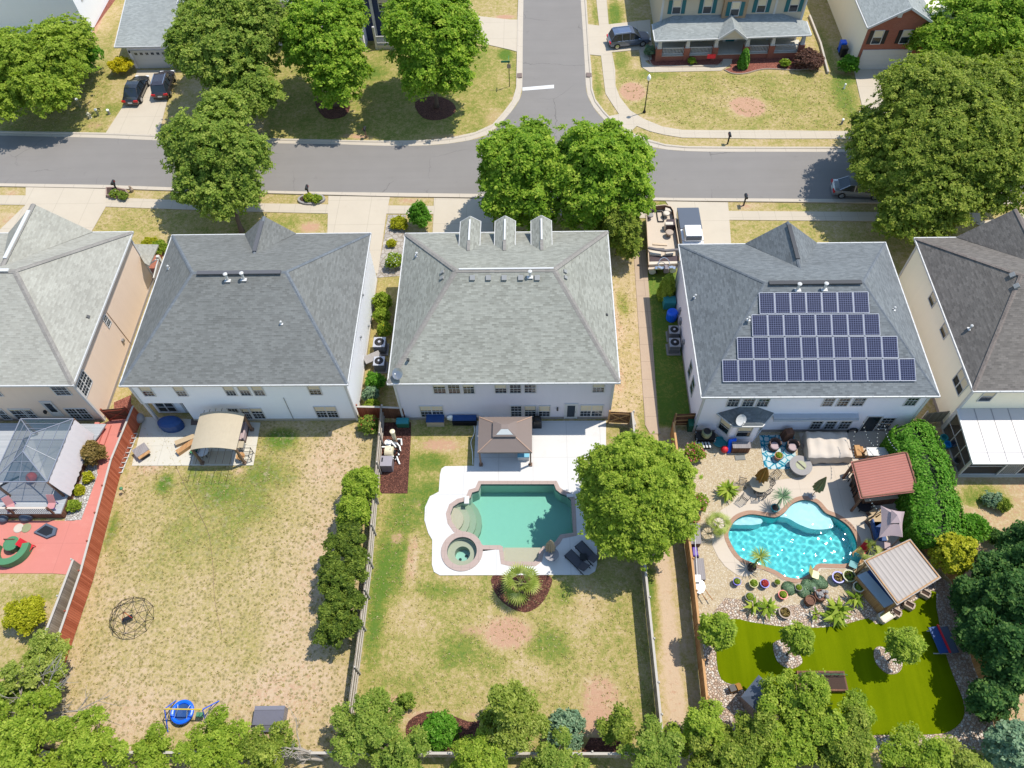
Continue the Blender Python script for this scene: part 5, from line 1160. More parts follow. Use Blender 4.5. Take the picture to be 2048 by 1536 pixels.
# ------------------------------------------------------------------ vehicles (built along +X = nose, then turned)
def car(label, loc, rz, paint, kind='sedan', L_=4.7, W=1.82, group=None, rails=False, roofmat=None, cat='car'):
    root = thing('parked_car' if kind != 'pickup' else 'pickup_truck', label, cat, loc, rz, group)
    suv = kind == 'suv'; H = 1.68 if suv else 1.45; hb = .98 if suv else .88; h2 = L_/2; w = W/2
    # body: stations along x with (x, half width, z bottom, z top)
    st = [(-h2, .78*w, .38, hb*.82), (-h2+.12, .92*w, .28, hb*.98), (-h2*.6, w, .24, hb*1.02), (0, w, .24, hb), (h2*.55, w, .24, hb*.95), (h2-.35, .94*w, .26, hb*.82), (h2-.06, .8*w, .34, hb*.66), (h2, .7*w, .4, hb*.58)]
    b = MB(); vs = []; 
    for x, hw, z0, z1 in st:
        vs += [(x, -hw*.92, z0), (x, -hw, (z0+z1)/2), (x, -hw*.94, z1-.06), (x, -hw*.6, z1), (x, hw*.6, z1), (x, hw*.94, z1-.06), (x, hw, (z0+z1)/2), (x, hw*.92, z0)]
    n = 8; fs = [(i*n+j, (i+1)*n+j, (i+1)*n+(j+1) % n, i*n+(j+1) % n) for i in range(len(st)-1) for j in range(n)]
    b.add(vs, fs+[tuple(range(n)), tuple(reversed(range((len(st)-1)*n, len(st)*n)))])
    # cabin
    if suv: cs = [(-h2+.16, .80, hb*.98), (-h2+.5, .74, H-.06), (-h2+1.1, .74, H), (.05, .73, H-.02), (.45, .72, H-.1), (1.25, .82, hb*.96)]
    else: cs = [(-h2+.55, .80, hb*.99), (-h2+1.35, .70, H-.05), (-.5, .70, H), (.1, .70, H-.03), (.35, .70, H-.1), (1.3, .84, hb*.95)]
    g = MB(); vs = []
    for x, k, z in cs: vs += [(x, -w*k, z), (x, w*k, z), (x, w*.93, hb*.92), (x, -w*.93, hb*.92)]
    fs = [(i*4+j, i*4+(j+1) % 4, (i+1)*4+(j+1) % 4, (i+1)*4+j) for i in range(len(cs)-1) for j in range(4)]
    g.add(vs, fs+[(3, 2, 1, 0), tuple((len(cs)-1)*4+j for j in range(4))])
    body = b.build('body', paint, root, world=False, smooth=False, bevel=.06)
    g.build('windows', M['glass'], root, world=False, bevel=.05)
    r = MB(); i0, i1 = 1, 4
    vs = []
    for x, k, z in cs[i0:i1+1]: vs += [(x, -w*k*.97, z+.025), (x, 0, z+.045), (x, w*k*.97, z+.025)]
    m = i1-i0+1; fs = [(i*3+j, (i+1)*3+j, (i+1)*3+j+1, i*3+j+1) for i in range(m-1) for j in range(2)]
    r.add(vs, fs); r.build('roof', roofmat or paint, root, world=False)
    for s in (-1, 1):
        pm = MB()
        for i in range(len(cs)-1):
            a = V3((cs[i][0], s*w*cs[i][1], cs[i][2])); c = V3((cs[i+1][0], s*w*cs[i+1][1], cs[i+1][2])); pm.bar(a, c, .07, .05)
        for x in ((-.55, .35) if not suv else (-1.0, -.1)): pm.bar((x, s*w*.72, H-.04), (x, s*w*.94, hb*.95), .09, .05)
        pm.build('pillar', paint, root, world=False)
    if rails:
        for s in (-1, 1): m = MB(); m.bar((-h2+.6, s*w*.66, H+.06), (.1, s*w*.66, H+.06), .06, .05); m.build('roof_rail', M['steel'], root, world=False)
    for x in (-h2+.85, h2-.95):
        for s in (-1, 1):
            m = MB(); m.tube([(x, s*(w-.2), .34), (x, s*(w+.015), .34)], .34, 18); t = m.build('wheel', M['tyre'], root, world=False)
            m = MB(); m.tube([(x, s*(w-.02), .34), (x, s*(w+.03), .34)], .22, 12); m.build('rim', M['steel'], t, world=False)
    for s in (-1, 1):
        m = MB(); m.box((-h2+.05, s*w*.7, hb*.78), (.14, .42, .2)); m.build('tail_light', M['lampred'], root, world=False)
        m = MB(); m.box((h2-.1, s*w*.62, hb*.58), (.2, .36, .14)); m.build('headlight', M['lampclear'], root, world=False)
        m = MB(); m.box((.95, s*(w+.1), hb+.02), (.18, .2, .14)); m.build('wing_mirror', paint, root, world=False)
    m = MB(); m.box((-h2-.005, 0, hb*.6), (.03, .46, .14)); m.build('number_plate', M['plate'], root, world=False)
    m = MB(); m.box((-h2+.06, 0, .36), (.16, W*.82, .16)); m.build('rear_bumper', M['black'] if suv else paint, root, world=False); m = MB(); m.box((h2-.05, 0, .38), (.14, W*.72, .16)); m.build('front_bumper', M['black'] if suv else paint, root, world=False)
    return root
def ang(a, b): return math.atan2(b.y-a.y, b.x-a.x)
q = P(278, 190); car('black sedan parked in the left driveway, rear to the street', (q.x-.1, q.y+.2, .06), ang(P(268, 205), P(292, 152)), M['carblack'], 'sedan', 4.8, 1.84)
q = P(330, 182); car('dark SUV with silver roof rails beside the black sedan', (q.x, q.y+.4, .06), ang(P(322, 200), P(336, 150)), M['cardark'], 'suv', 4.6, 1.86, rails=True)
q = P(1257, 92); car('blue grey SUV with sunroof in the driveway of the beige house', (q.x, q.y+.45, .06), ang(P(1214, 98), P(1300, 88)), M['cargrey'], 'suv', 4.75, 1.88, rails=True)
m = MB(); 
q = P(1706, 393); sed = car('silver sedan parked at the kerb under the big right tree', (q.x+.4, q.y+.5, .012), ang(P(1650, 394), P(1720, 398)), M['carsilver'], 'sedan', 4.8, 1.84)
# pickup with a soft tonneau
a = P(1379, 466, 1.0); rz = math.pi/2*1.0-.03
root = thing('pickup_truck', 'white pickup with dark grey bed cover parked beside the boat', 'pickup', (P(1384, 492).x-.15, P(1384, 480).y, .06), -math.pi/2)
b = MB(); b.box((-.9, 0, .72), (3.9, 1.96, .72)); b.box((1.9, 0, .66), (1.7, 1.9, .6)); bo = b.build('body', M['carwhite'], root, world=False, bevel=.06)
b = MB(); b.box((.55, 0, 1.42), (1.5, 1.66, .72), top=.88); b.build('cab', M['carwhite'], root, world=False, bevel=.08)
b = MB(); b.box((-.2, 0, 1.46), (.05, 1.2, .36)); b.box((1.24, 0, 1.44), (.16, 1.36, .42)); b.build('window', M['glass'], root, world=False)
b = MB(); b.box((-1.6, 0, 1.1), (2.7, 2.0, .12)); b.build('bed_cover', M['tarpgrey'], root, world=False, bevel=.04)
for x in (-1.7, 1.8):
    for s in (-1, 1): m = MB(); m.tube([(x, s*.76, .38), (x, s*1.0, .38)], .38, 16); t_ = m.build('wheel', M['tyre'], root, world=False); m = MB(); m.tube([(x, s*.97, .38), (x, s*1.02, .38)], .24, 10); m.build('rim', M['steel'], t_, world=False)
for s in (-1, 1): m = MB(); m.box((-2.87, s*.86, .85), (.05, .16, .36)); m.build('tail_light', M['lampred'], root, world=False)

# pontoon boat on its trailer
bc = P(1322, 500); zB = .95
boat = thing('pontoon_boat', 'pontoon boat with brown rails and cream seats parked beside the house', 'boat', (bc.x, bc.y, 0))
def bt(x, y, z=zB): return P(1270+x/10.24, 400+y/10.24, z)
HUL = [bt(215, 300), bt(380, 215), bt(600, 195), bt(720, 230), bt(770, 310), bt(890, 1060), bt(890, 1380), bt(680, 1400), bt(270, 1420), bt(255, 1060)]
HUL = [(p.x, p.y) for p in HUL]
m = MB(); m.prism(HUL, zB-.12, zB); m.build('deck', M['boatdeck'], boat)
for f in (.16, .84):
    a = V3(HUL[0]).lerp(V3(HUL[4]), f); b = V3(HUL[8]).lerp(V3(HUL[6]), f); d = (b-a).normalized()
    m = MB(); m.tube([(a.x-d.x*.3, a.y-d.y*.3, zB-.3), (a.x, a.y, zB-.42), (b.x, b.y, zB-.42)], [.08, .3, .3], 12); m.build('pontoon', M['alu'], boat)
m = MB(); k = len(HUL)
for i in range(k):
    a, b = V3((*HUL[i], zB)), V3((*HUL[(i+1) % k], zB))
    if i in (6, 7): continue
    m.add([a, b, b+V3((0, 0, .55)), a+V3((0, 0, .55))], [(0, 1, 2, 3)])
m.build('rail_panel', M['boatbrown'], boat)
m = MB()
for i in range(k):
    a, b = V3((*HUL[i], zB+.57)), V3((*HUL[(i+1) % k], zB+.57))
    if i not in (6, 7): m.bar(a, b, .07)
m.build('top_rail', M['gold'], boat)
def seat(name, pts, h, mat, z=zB): m = MB(); m.prism([(p.x, p.y) for p in pts], z, z+h); return m.build(name, M[mat], boat, bevel=.04)
seat('bench', [bt(275, 1115), bt(520, 1130), bt(520, 1200), bt(285, 1190)], .5, 'seatcream'); seat('bench', [bt(600, 1120), bt(770, 1100), bt(770, 1180), bt(610, 1190)], .5, 'seatcream')
seat('bench', [bt(610, 205), bt(720, 240), bt(745, 300), bt(600, 270)], .4, 'seatcream'); seat('sun_pad', [bt(280, 1205), bt(880, 1190), bt(880, 1300), bt(290, 1310)], .32, 'boatdark'); seat('transom', [bt(270, 1310), bt(890, 1290), bt(890, 1345), bt(275, 1370)], .3, 'seatcream')
seat('console', [bt(620, 520), bt(790, 520), bt(790, 640), bt(620, 650)], .8, 'boatdark'); seat('console_top', [bt(610, 450, zB+.8), bt(780, 450, zB+.8), bt(780, 510, zB+.8), bt(620, 510, zB+.8)], .84, 'seatcream')
m = MB(); q = bt(690, 740); m.lathe((q.x, q.y, zB), [(.12, 0), (.12, .35), (.34, .38), (.36, .52), (.3, .56)], 14); m.build('helm_seat', M['tanpot'], boat)
for x, y, mt in ((630, 345, 'seatcream'), (298, 380, 'stonegrey')): m = MB(); q = bt(x, y); m.lathe((q.x, q.y, zB), [(.1, 0), (.1, .35), (.3, .38), (.3, .5), (.22, .54)], 14); m.build('fishing_seat', M[mt], boat)
m = MB(); q = bt(298, 350); m.box((q.x, q.y+.1, zB+.65), (.5, .12, .35)); m.build('seat_back', M['boatdark'], boat)
m = MB(); m.bar(bt(355, 900, zB+.5), bt(655, 920, zB+.45), .22, .12); m.build('folded_table', M['gold'], boat)
m = MB(); pts = [bt(270, 980, zB+.9), bt(420, 1010, zB+.95), bt(620, 1040, zB+.95), bt(880, 1020, zB+.9)]; m.tube(pts, .13, 8); m.build('folded_canopy', m_plain('canopy_grey', L(104, 98, 98), .8), boat)
m = MB()
for a, b in (((440, 200), (455, 330)), ((455, 330), (475, 440)), ((360, 235), (560, 235)), ((475, 440), (590, 440)), ((590, 440), (560, 240))): m.bar(bt(*a, zB+.08), bt(*b, zB+.08), .07)
m.build('trolling_motor', M['ironblack'], boat)
m = MB(); q = bt(640, 1400, zB+.3); m.box((q.x, q.y, zB+.25), (.42, .62, .55), top=.8); m.build('outboard_motor', M['heater'], boat, bevel=.06)
m = MB(); pts = [bt(480+115*(1-math.cos(a)), 1330-150*math.sin(a), zB+.75) for a in [math.pi*i/10 for i in range(11)]]; m.tube(pts, .035, 6); m.build('ladder_rail', M['steel'], boat)
m = MB()
for s in range(7): q = bt(440+s*60, 1380, zB+.3); m.box((q.x, q.y, zB+.2+.1*(s % 2)), (.24, .3, .12), s)
m.build('rigging', M['steel'], boat)
tr = thing('boat_trailer', 'low black trailer carrying the pontoon boat', 'trailer', (bc.x, bc.y, 0))
m = MB(); a = (V3(HUL[0])+V3(HUL[4]))/2; b = (V3(HUL[8])+V3(HUL[6]))/2
for o in (-.5, .5): m.bar((a.x+o, a.y, .3), (b.x+o, b.y, .3), .12)
m.bar((a.x, a.y+1.3, .35), (a.x, a.y, .3), .12); m.bar((b.x-.8, b.y+1.6, .3), (b.x+.8, b.y+1.6, .3), .1); m.build('frame', M['ironblack'], tr)
for o in (-1.0, 1.0): m = MB(); m.tube([(b.x+o-.1, b.y+1.6, .3), (b.x+o+.1, b.y+1.6, .3)], .3, 14); m.build('wheel', M['tyre'], tr)

# ------------------------------------------------------------------ street furniture
q = P(1288.5, 225); lp_ = thing('street_lamp', 'black street lamp with pale acorn globe on the corner lawn', 'street lamp', q)
m = MB(); m.lathe(q, [(.16, 0), (.16, .12), (.08, .3), (.055, 1.0), (.045, 3.7), (.07, 3.72), (.07, 3.8)], 12); m.build('post', M['ironblack'], lp_)
m = MB(); m.lathe(q, [(.1, 3.8), (.2, 4.0), (.21, 4.15), (.14, 4.35), (.04, 4.5)], 14); m.build('globe', M['bulb'], lp_, smooth=True)
q = P(1019, 173); sg = thing('street_sign', 'green street name sign on a dark pole at the corner', 'sign', q)
m = MB(); m.tube([q, q+V3((0, 0, 3.1))], .04, 8); m.build('pole', M['ironblack'], sg)
m = MB(); m.box(q+V3((-.35, 0, 3.0)), (.95, .03, .22)); m.box(q+V3((0, .1, 3.28)), (.03, .8, .2)); m.build('blade', m_plain('sign_green', L(16, 116, 88), .4), sg)
m = MB(); m.box(q+V3((0, -.06, 2.5)), (.4, .02, .5)); m.build('plate', M['tanpot'], sg)
def mailbox(label, u, v, rz=0, mat='ironblack', h=1.05):
    q = P(u, v); r = thing('mailbox', label, 'mailbox', (q.x, q.y, 0), rz, 'kerbside mailboxes')
    m = MB(); m.box((0, 0, h/2), (.12, .12, h)); m.bar((0, -.02, h*.55), (0, .3, h*.92), .07); m.build('post', M[mat], r, world=False)
    m = MB(); pr = [(-.13, 0), (.13, 0), (.13, .14), (.09, .22), (0, .25), (-.09, .22), (-.13, .14)]; k = len(pr)
    m.add([(x, -.28, h+z) for x, z in pr]+[(x, .28, h+z) for x, z in pr], [(i, (i+1) % k, (i+1) % k+k, i+k) for i in range(k)]+[tuple(range(k))[::-1], tuple(range(k, 2*k))]); bx = m.build('box', M['black'], r, world=False)
    m = MB(); m.box((.145, .1, h+.16), (.02, .05, .16)); m.build('flag', M['redplastic'], bx, world=False)
mailbox('dark mailbox standing in the brick edged planter at the left kerb', 236, 383)
mailbox('dark mailbox in the ring of yellow flowers by the second driveway', 619, 393)
mailbox('dark mailbox on the dirt verge across from the right driveway', 1487, 411)
mailbox('dark mailbox on the north verge beside the corner pavement', 1455, 288, math.pi)
mailbox('brown mailbox in the shade of the maple by the north kerb', 733, 276, math.pi, 'bronze')
# utility pedestals and a hydrant
def pedestal(label, u, v, h, mat, r=.13):
    q = P(u, v); t = thing('utility_pedestal', label, 'utility box', (q.x, q.y, 0)); m = MB(); m.lathe((0, 0, 0), [(r*1.1, 0), (r, .05), (r, h-.12)], 10); m.build('post', M[mat], t, world=False); m = MB(); m.lathe((0, 0, h-.12), [(r*1.15, 0), (r*1.15, .1), (r*.7, .16)], 10); m.build('cap', M['silverpipe'], t, world=False)
pedestal('tall grey green utility post on the left corner lawn', 161, 213, 1.0, 'sagepot'); pedestal('grey utility post right of the hydrant', 197, 231, .8, 'sagepot'); pedestal('short grey utility post nearest the left driveway', 219, 228, .55, 'stonegrey')
pedestal('white capped marker post on the lawn below the round bush', 1688, 177, .55, 'silverpipe', .09); pedestal('grey marker post at the edge of the right corner lawn', 1683, 248, .6, 'stonegrey', .11); pedestal('pale utility post beside the big right tree', 1716, 240, 1.0, 'sagepot', .16)
q = P(181, 236); hy = thing('fire_hydrant', 'small cream fire hydrant on the left corner lawn', 'fire hydrant', q)
m = MB(); m.lathe((q.x, q.y, 0), [(.18, 0), (.18, .05), (.12, .08), (.12, .5), (.16, .52), (.15, .62), (.05, .74)], 12); m.build('barrel', M['creampot'], hy); m = MB(); m.tube([(q.x-.25, q.y, .42), (q.x+.25, q.y, .42)], .06, 8); m.tube([(q.x, q.y-.24, .4), (q.x, q.y, .4)], .08, 8); m.build('outlet', M['creampot'], hy)
# round planters by the kerb
q = P(238, 393); pl = thing('kerb_planter', 'brick edged planter of low plants beside the left driveway', 'planter', q)
m = MB(); pts = poly([(215, 380), (232, 379), (256, 384), (259, 392), (252, 397), (230, 398), (215, 396)]); m.prism(pts, 0, .38); m.build('brick_edge', m_brick('block_edge', S(190, 160, 146), S(160, 128, 118), S(206, 190, 176), .3, .12), pl)
m = MB(); m.prism(offset_loop(pts, -.16), .3, .4); m.build('soil', M['soil'], pl)
q = P(624, 399); pl = thing('kerb_planter', 'pale ring planter of yellow flowers round a mailbox', 'planter', q)
m = MB(); pts = [(q.x+1.35*math.cos(a*math.pi/9), q.y-.1+.75*math.sin(a*math.pi/9)) for a in range(18)]; m.prism(pts, 0, .22); m.build('stone_ring', M['stonegrey'], pl); m = MB(); m.prism(offset_loop(pts, -.2), .1, .24); m.build('soil', M['soil'], pl)
q = P(265, 383); tag(MB().lathe((q.x, q.y, 0), [(.14, 0), (.2, .3), (.1, .5), (.13, .62), (.05, .75)], 10).build('garden_gnome', M['tanpot']), 'small pale garden figure beside the brick edged planter', 'ornament')
for u, v, h, lab in ((1681, 102, 1.1, 'blue wheeled bin against the cream side wall'), (1684, 112, 1.05, 'black wheeled bin in front of the blue bin')):
    q = P(u, v); r = thing('wheeled_bin', lab, 'bin', (q.x, q.y, 0)); mt = M['blueplastic'] if 'blue wheeled' in lab else M['black']
    m = MB(); m.box((0, 0, h/2), (.55, .6, h), top=1.12); m.build('body', mt, r, world=False); m = MB(); m.box((0, -.02, h+.04), (.66, .74, .1), top=.9); m.build('lid', mt, r, world=False)
    for s in (-1, 1): m = MB(); m.tube([(s*.24, .3, .12), (s*.32, .3, .12)], .12, 10); m.build('wheel', M['tyre'], r, world=False)
q = P(1423, 112, 1.0); tag(MB().box((q.x, q.y, .95), (.9, .05, .5)).build('banner', m_plain('red_banner', L(214, 40, 52), .6)), 'small red banner hanging on the beige porch railing', 'banner')

# ------------------------------------------------------------------ air conditioners and bins between the houses
def aircon(label, q, mat='metal', s=.8, h=.9):
    r = thing('air_conditioner', label, 'air conditioner', (q.x, q.y, 0), 0, 'outdoor air conditioning units')
    m = MB(); m.box((0, 0, .04), (s*1.25, s*1.25, .1)); m.build('pad', M['stonegrey'], r, world=False)
    m = MB(); m.box((0, 0, h/2+.09), (s, s, h-.02)); m.build('cabinet', m_planks('ac_louvre', L(70, 74, 80), L(110, 114, 120), .06, .8, 1) if 'louvre' not in M else M['louvre'], r, world=False, bevel=.05)
    m = MB(); m.box((0, 0, h+.1), (s*1.02, s*1.02, .07)); t = m.build('top', M[mat], r, world=False, bevel=.03)
    m = MB(); m.lathe((0, 0, h+.13), [(s*.4, 0), (s*.4, .02), (s*.1, .05)], 18); f = m.build('fan_guard', M['ironblack'], t, world=False); m = MB(); m.lathe((0, 0, h+.17), [(s*.13, 0), (s*.1, .05)], 10); m.build('fan_hub', M['alu'], f, world=False)
    return r
M['louvre'] = m_planks('ac_louvre', L(70, 74, 80), L(110, 114, 120), .06, .8, 1)
aircon('grey air conditioner beside the white wall, nearer the street', P(763, 700), 'alu', 1.0, 1.0); aircon('grey air conditioner half covered by a pale lid among bushes', P(762, 736), 'alu', .9, .9)
aircon('dark air conditioner in the lane shade, nearer the blue barrel', P(1345, 674), 'metal', .85, .9); aircon('dark air conditioner on a wide pad nearer the pool', P(1346, 700), 'metal', .9, .95)
q = P(748, 726); tag(MB().box((q.x, q.y, .8), (1.4, .8, .1), .5).build('board', M['stonegrey']), 'pale rounded lid leaning between air conditioner and white wall', 'board')
q = P(1342, 638); br = thing('water_barrel', 'bright blue water barrel standing by the pale side wall', 'barrel', q); m = MB(); m.lathe((q.x, q.y, 0), [(.4, 0), (.45, .1), (.46, .9), (.4, 1.0), (.36, 1.02)], 18); m.build('body', M['blueplastic'], br, smooth=False); m = MB(); m.lathe((q.x-.15, q.y, 1.02), [(.1, 0), (.1, .05)], 10); m.build('lid', M['blueplastic'], br)
q = P(1337, 612); bn = thing('storage_bin', 'teal green storage bin behind the blue barrel', 'bin', q); m = MB(); m.box((q.x, q.y, .4), (1.0, .75, .8)); m.build('body', M['tealplastic'], bn); m = MB(); m.box((q.x, q.y, .84), (1.06, .8, .1), top=.95); m.build('lid', M['tealplastic'], bn)
q = P(807, 850); bn = thing('storage_bin', 'teal lidded bin in the shade of the lavender house corner', 'bin', q); m = MB(); m.box((q.x, q.y, .3), (.95, .5, .6)); m.build('body', M['greenplastic'], bn); m = MB(); m.box((q.x, q.y, .63), (1.0, .55, .08), top=.95); m.build('lid', M['tealplastic'], bn)
# satellite dishes
def dish(label, q, r, d, mat='white'):
    t = thing('satellite_dish', label, 'satellite dish', q); d = V3(d).normalized(); c = q+V3((0, 0, .55))
    x = d.cross(V3((0, 0, 1))).normalized(); y = x.cross(d); m = MB(); vs = [c-d*.1]; n = 20
    for k in (.5, 1.0):
        for j in range(n): a = 2*math.pi*j/n; vs.append(c+(x*math.cos(a)+y*math.sin(a)*1.1)*r*k-d*.1*(1-k*k))
    m.add(vs, [(0, 1+(j+1) % n, 1+j) for j in range(n)]+[(1+j, 1+(j+1) % n, 1+n+(j+1) % n, 1+n+j) for j in range(n)]); m.build('reflector', M[mat], t)
    m = MB(); m.tube([q, c-d*.12], .04, 6); m.build('mast', M['metal'], t); m = MB(); m.tube([c-y*r, c+d*r*1.1], .025, 6); m.box(c+d*r*1.1, (.1, .1, .1)); m.build('feed_arm', M['white'], t)
q = PN(1479, 848, (fm, yb, zb), (0, -(zt-zb), (y4-yb))); dish('white satellite dish on the dark bay window roof', q, .42, (.25, -.75, .55))
q = PN(797, 756, *pS); dish('pale satellite dish on the rear left corner of the grey roof', q, .4, (-.2, -.6, .75), 'metal')

# ------------------------------------------------------------------ pool yard of the lavender house
r = thing('gazebo', 'taupe soft topped gazebo with a vented white patched roof', 'gazebo', (P(1010, 900).x, P(1010, 900).y, 0))
z0 = 2.25; c0, c1, c2, c3 = (P(*q, z0) for q in ((955, 905), (1064, 903.5), (1064, 833.5), (958, 835)))
bx0_, bx1_, by0, by1 = (c0.x+c3.x)/2, (c1.x+c2.x)/2, c0.y, c2.y
ap0 = V3(((bx0_+bx1_)/2, (by0+by1)/2, 3.25)); hx, hy = (bx1_-bx0_)/2, (by1-by0)/2; cx_, cy_ = ap0.x, ap0.y
def frust(k0, za, k1, zb_): 
    a = [(cx_+sx*hx*k0, cy_+sy*hy*k0, za) for sx, sy in ((-1, -1), (1, -1), (1, 1), (-1, 1))]; b = [(cx_+sx*hx*k1, cy_+sy*hy*k1, zb_) for sx, sy in ((-1, -1), (1, -1), (1, 1), (-1, 1))]
    return MB().add(a+b, [(i, (i+1) % 4, (i+1) % 4+4, i+4) for i in range(4)])
m = frust(1, z0, .36, 2.95); a_ = frust(1, z0-.16, 1.0, z0); m.add(a_.v, a_.f); rf_ = m.build('roof', M['taupe'], r)
m = frust(.44, 3.08, .12, 3.42); m.add([(cx_+sx*hx*.12, cy_+sy*hy*.12, 3.42) for sx, sy in ((-1, -1), (1, -1), (1, 1), (-1, 1))], [(0, 1, 2, 3)]); m.build('vent_top', M['taupe'], rf_)
m = MB(); f = lambda k, z, sx: (cx_+sx*hx*k, cy_-hy*k-.015, z+.02)
m.add([f(.36, 3.165, -.86), f(.36, 3.165, .86), f(.14, 3.40, .9), f(.14, 3.40, -.9)], [(0, 1, 2, 3)]); m.build('faded_patch', m_plain('faded_cloth', S(222, 226, 224), .9, vary=.06), rf_)
m = MB()
for sx in (-1, 1):
    for sy in (-1, 1): m.bar((cx_+sx*hx, cy_+sy*hy, z0+.02), (cx_+sx*hx*.36, cy_+sy*hy*.36, 2.97), .06, .02)
m.build('seam', m_plain('tan_seam', S(206, 170, 146), .8), rf_)
for sx in (-1, 1):
    for sy in (-1, 1):
        m = MB(); m.box((cx_+sx*(hx-.12), cy_+sy*(hy-.12), z0/2), (.12, .12, z0)); m.box((cx_+sx*(hx-.12), cy_+sy*(hy-.12), .1), (.26, .26, .2)); m.build('post', M['bronze'], r)
q = P(1047, 915); fz = thing('chest', 'light blue lidded chest by the gazebo right front post', 'chest', q); m = MB(); m.box((q.x, q.y, .3), (.85, .62, .6)); m.build('body', M['white'], fz); m = MB(); m.box((q.x, q.y, .64), (.9, .66, .08)); m.build('lid', M['cyan'], fz)
for u, lab in ((978, 'dark bench edge under the taupe gazebo, left one'), (1012, 'dark bench edge under the taupe gazebo, right one')):
    q = P(u, 902); t = thing('bench', lab, 'bench', (q.x, q.y+.25, 0)); m = MB(); m.box((0, 0, .42), (1.05, .5, .08)); m.build('seat', M['black'], t, world=False)
    for s in (-1, 1): m = MB(); m.box((s*.45, 0, .2), (.07, .42, .4)); m.build('leg', M['black'], t, world=False)
q = P(1074, 851); gl_ = thing('barbecue', 'black covered barbecue against the lavender wall', 'barbecue', q); m = MB(); m.box((q.x, q.y, .5), (.75, .65, 1.0), top=.85); m.build('cover', M['black'], gl_, bevel=.08); m = MB(); m.ball((q.x, q.y, 1.02), .33, .28, .16); m.build('hood', M['ironblack'], gl_, smooth=True)
q = P(872, 848); t = thing('deck_box', 'navy blue deck box against the lavender rear wall', 'deck box', q); m = MB(); m.box((q.x, q.y+.1, .35), (1.35, .7, .7)); m.build('body', M['khaki'], t); m = MB(); m.box((q.x, q.y+.1, .75), (1.42, .78, .1), top=.96); m.build('lid', M['navyfab'], t)
q = P(930, 850); t = thing('lounge_stack', 'dark folded lounge frames stacked by the gazebo', 'lounger', q); m = MB()
for k in range(3): m.box((q.x, q.y+.15, .15+k*.2), (1.9, .55, .06))
m.build('frame', M['ironblack'], t); m = MB(); m.box((q.x, q.y+.2, .75), (1.85, .5, .08)); m.build('mattress', M['navyfab'], t)
q = P(903, 842); tag(MB().lathe((q.x, q.y, .1), [(.12, 0), (.34, .2), (.34, .5), (.12, .7)], 14, 1, .35).build('hose_reel', M['silverpipe']), 'round white hose reel beside the folded lounge frames', 'hose reel')
m = MB(); m.tube([(*P2(*q), .06) for q in smooth_line([(946, 930), (945, 905), (942, 885), (949, 865), (947, 845)], 4)], .03, 6); tag(m.build('hose', M['silverpipe']), 'pale hose lying along the gazebo patio edge', 'hose')
# pool pump and filter
ft = thing('pool_filter', 'tan pool filter tank lying on the dark mulch strip', 'pool filter', K_(490, 850)); a = K_(380, 800, .5); b = K_(610, 820, .5)
m = MB(); m.tube([a, a.lerp(b, .08), a.lerp(b, .92), b], [.22, .42, .42, .2], 18); m.build('tank', M['filtertan'], ft, smooth=False); m = MB(); q = a.lerp(b, .7); m.tube([q+V3((0, -.44, 0)), q+V3((0, 0, .47)), q+V3((0, .44, 0))], .05, 6); m.build('clamp', M['white'], ft); m = MB(); m.tube([b, b+(b-a).normalized()*.14], .16, 12); m.build('pump_head', M['ironblack'], ft)
ct = thing('chlorinator', 'slim tan upright canister standing among white pool pipes', 'canister', K_(640, 520)); q = K_(640, 520); m = MB(); m.lathe((q.x, q.y, 0), [(.16, 0), (.16, 1.25), (.2, 1.28), (.2, 1.4), (.08, 1.44)], 14); m.build('body', M['filtertan'], ct)
ht = thing('pool_heater', 'grey box shaped pool heater beside the weathered fence', 'pool heater', K_(470, 1250)); q = K_(470, 1215); m = MB(); m.box((q.x, q.y, .5), (.85, .8, 1.0)); m.build('cabinet', M['heater'], ht, bevel=.04); m = MB(); m.box((q.x, q.y, 1.03), (.9, .85, .07)); m.build('top', m_plain('heater_top', S(176, 168, 174), .5), ht); m = MB(); m.box((q.x-.3, q.y+.1, 1.08), (.1, .34, .04)); m.build('vent', M['black'], ht)
def pipe(pts, r=.045): m = MB(); m.tube(pts, r, 8); return m
pp = thing('pool_pipes', 'maze of white pool pipes and valves beside the filter tank', 'pipes', K_(740, 640)); m = MB()
for pts in (((700, 490, .5), (800, 490, .5), (810, 640, .5)), ((680, 580, .35), (760, 680, .35), (780, 800, .35)), ((440, 560, .8), (540, 540, .9), (600, 620, .8), (660, 690, .6)), ((300, 690, .5), (420, 690, .5), (520, 660, .7)), ((390, 930, .4), (600, 930, .4), (660, 1010, .4)), ((680, 930, .3), (760, 1130, .1)), ((380, 990, .5), (600, 985, .5)), ((720, 830, .3), (740, 900, .3))):
    m.tube([K_(*p) for p in pts], .06, 8)
m.build('pipe', M['silverpipe'], pp)
for x, y in ((745, 540), (700, 700), (740, 800), (640, 960), (330, 650)): q = K_(x, y, .45); v = MB(); v.lathe(q, [(.1, -.1), (.13, 0), (.1, .12), (.05, .16)], 10); v.build('valve', M['ironblack'], pp)
q = K_(480, 650); t = thing('pump', 'white and grey pool pump between canister and fence', 'pump', q); m = MB(); m.lathe((q.x, q.y, 0), [(.26, 0), (.28, .35), (.26, .5), (.12, .56)], 14); m.build('basket', M['silverpipe'], t); m = MB(); m.tube([(q.x+.2, q.y, .3), (q.x+.7, q.y-.05, .3)], .17, 12); m.build('motor', M['metal'], t)
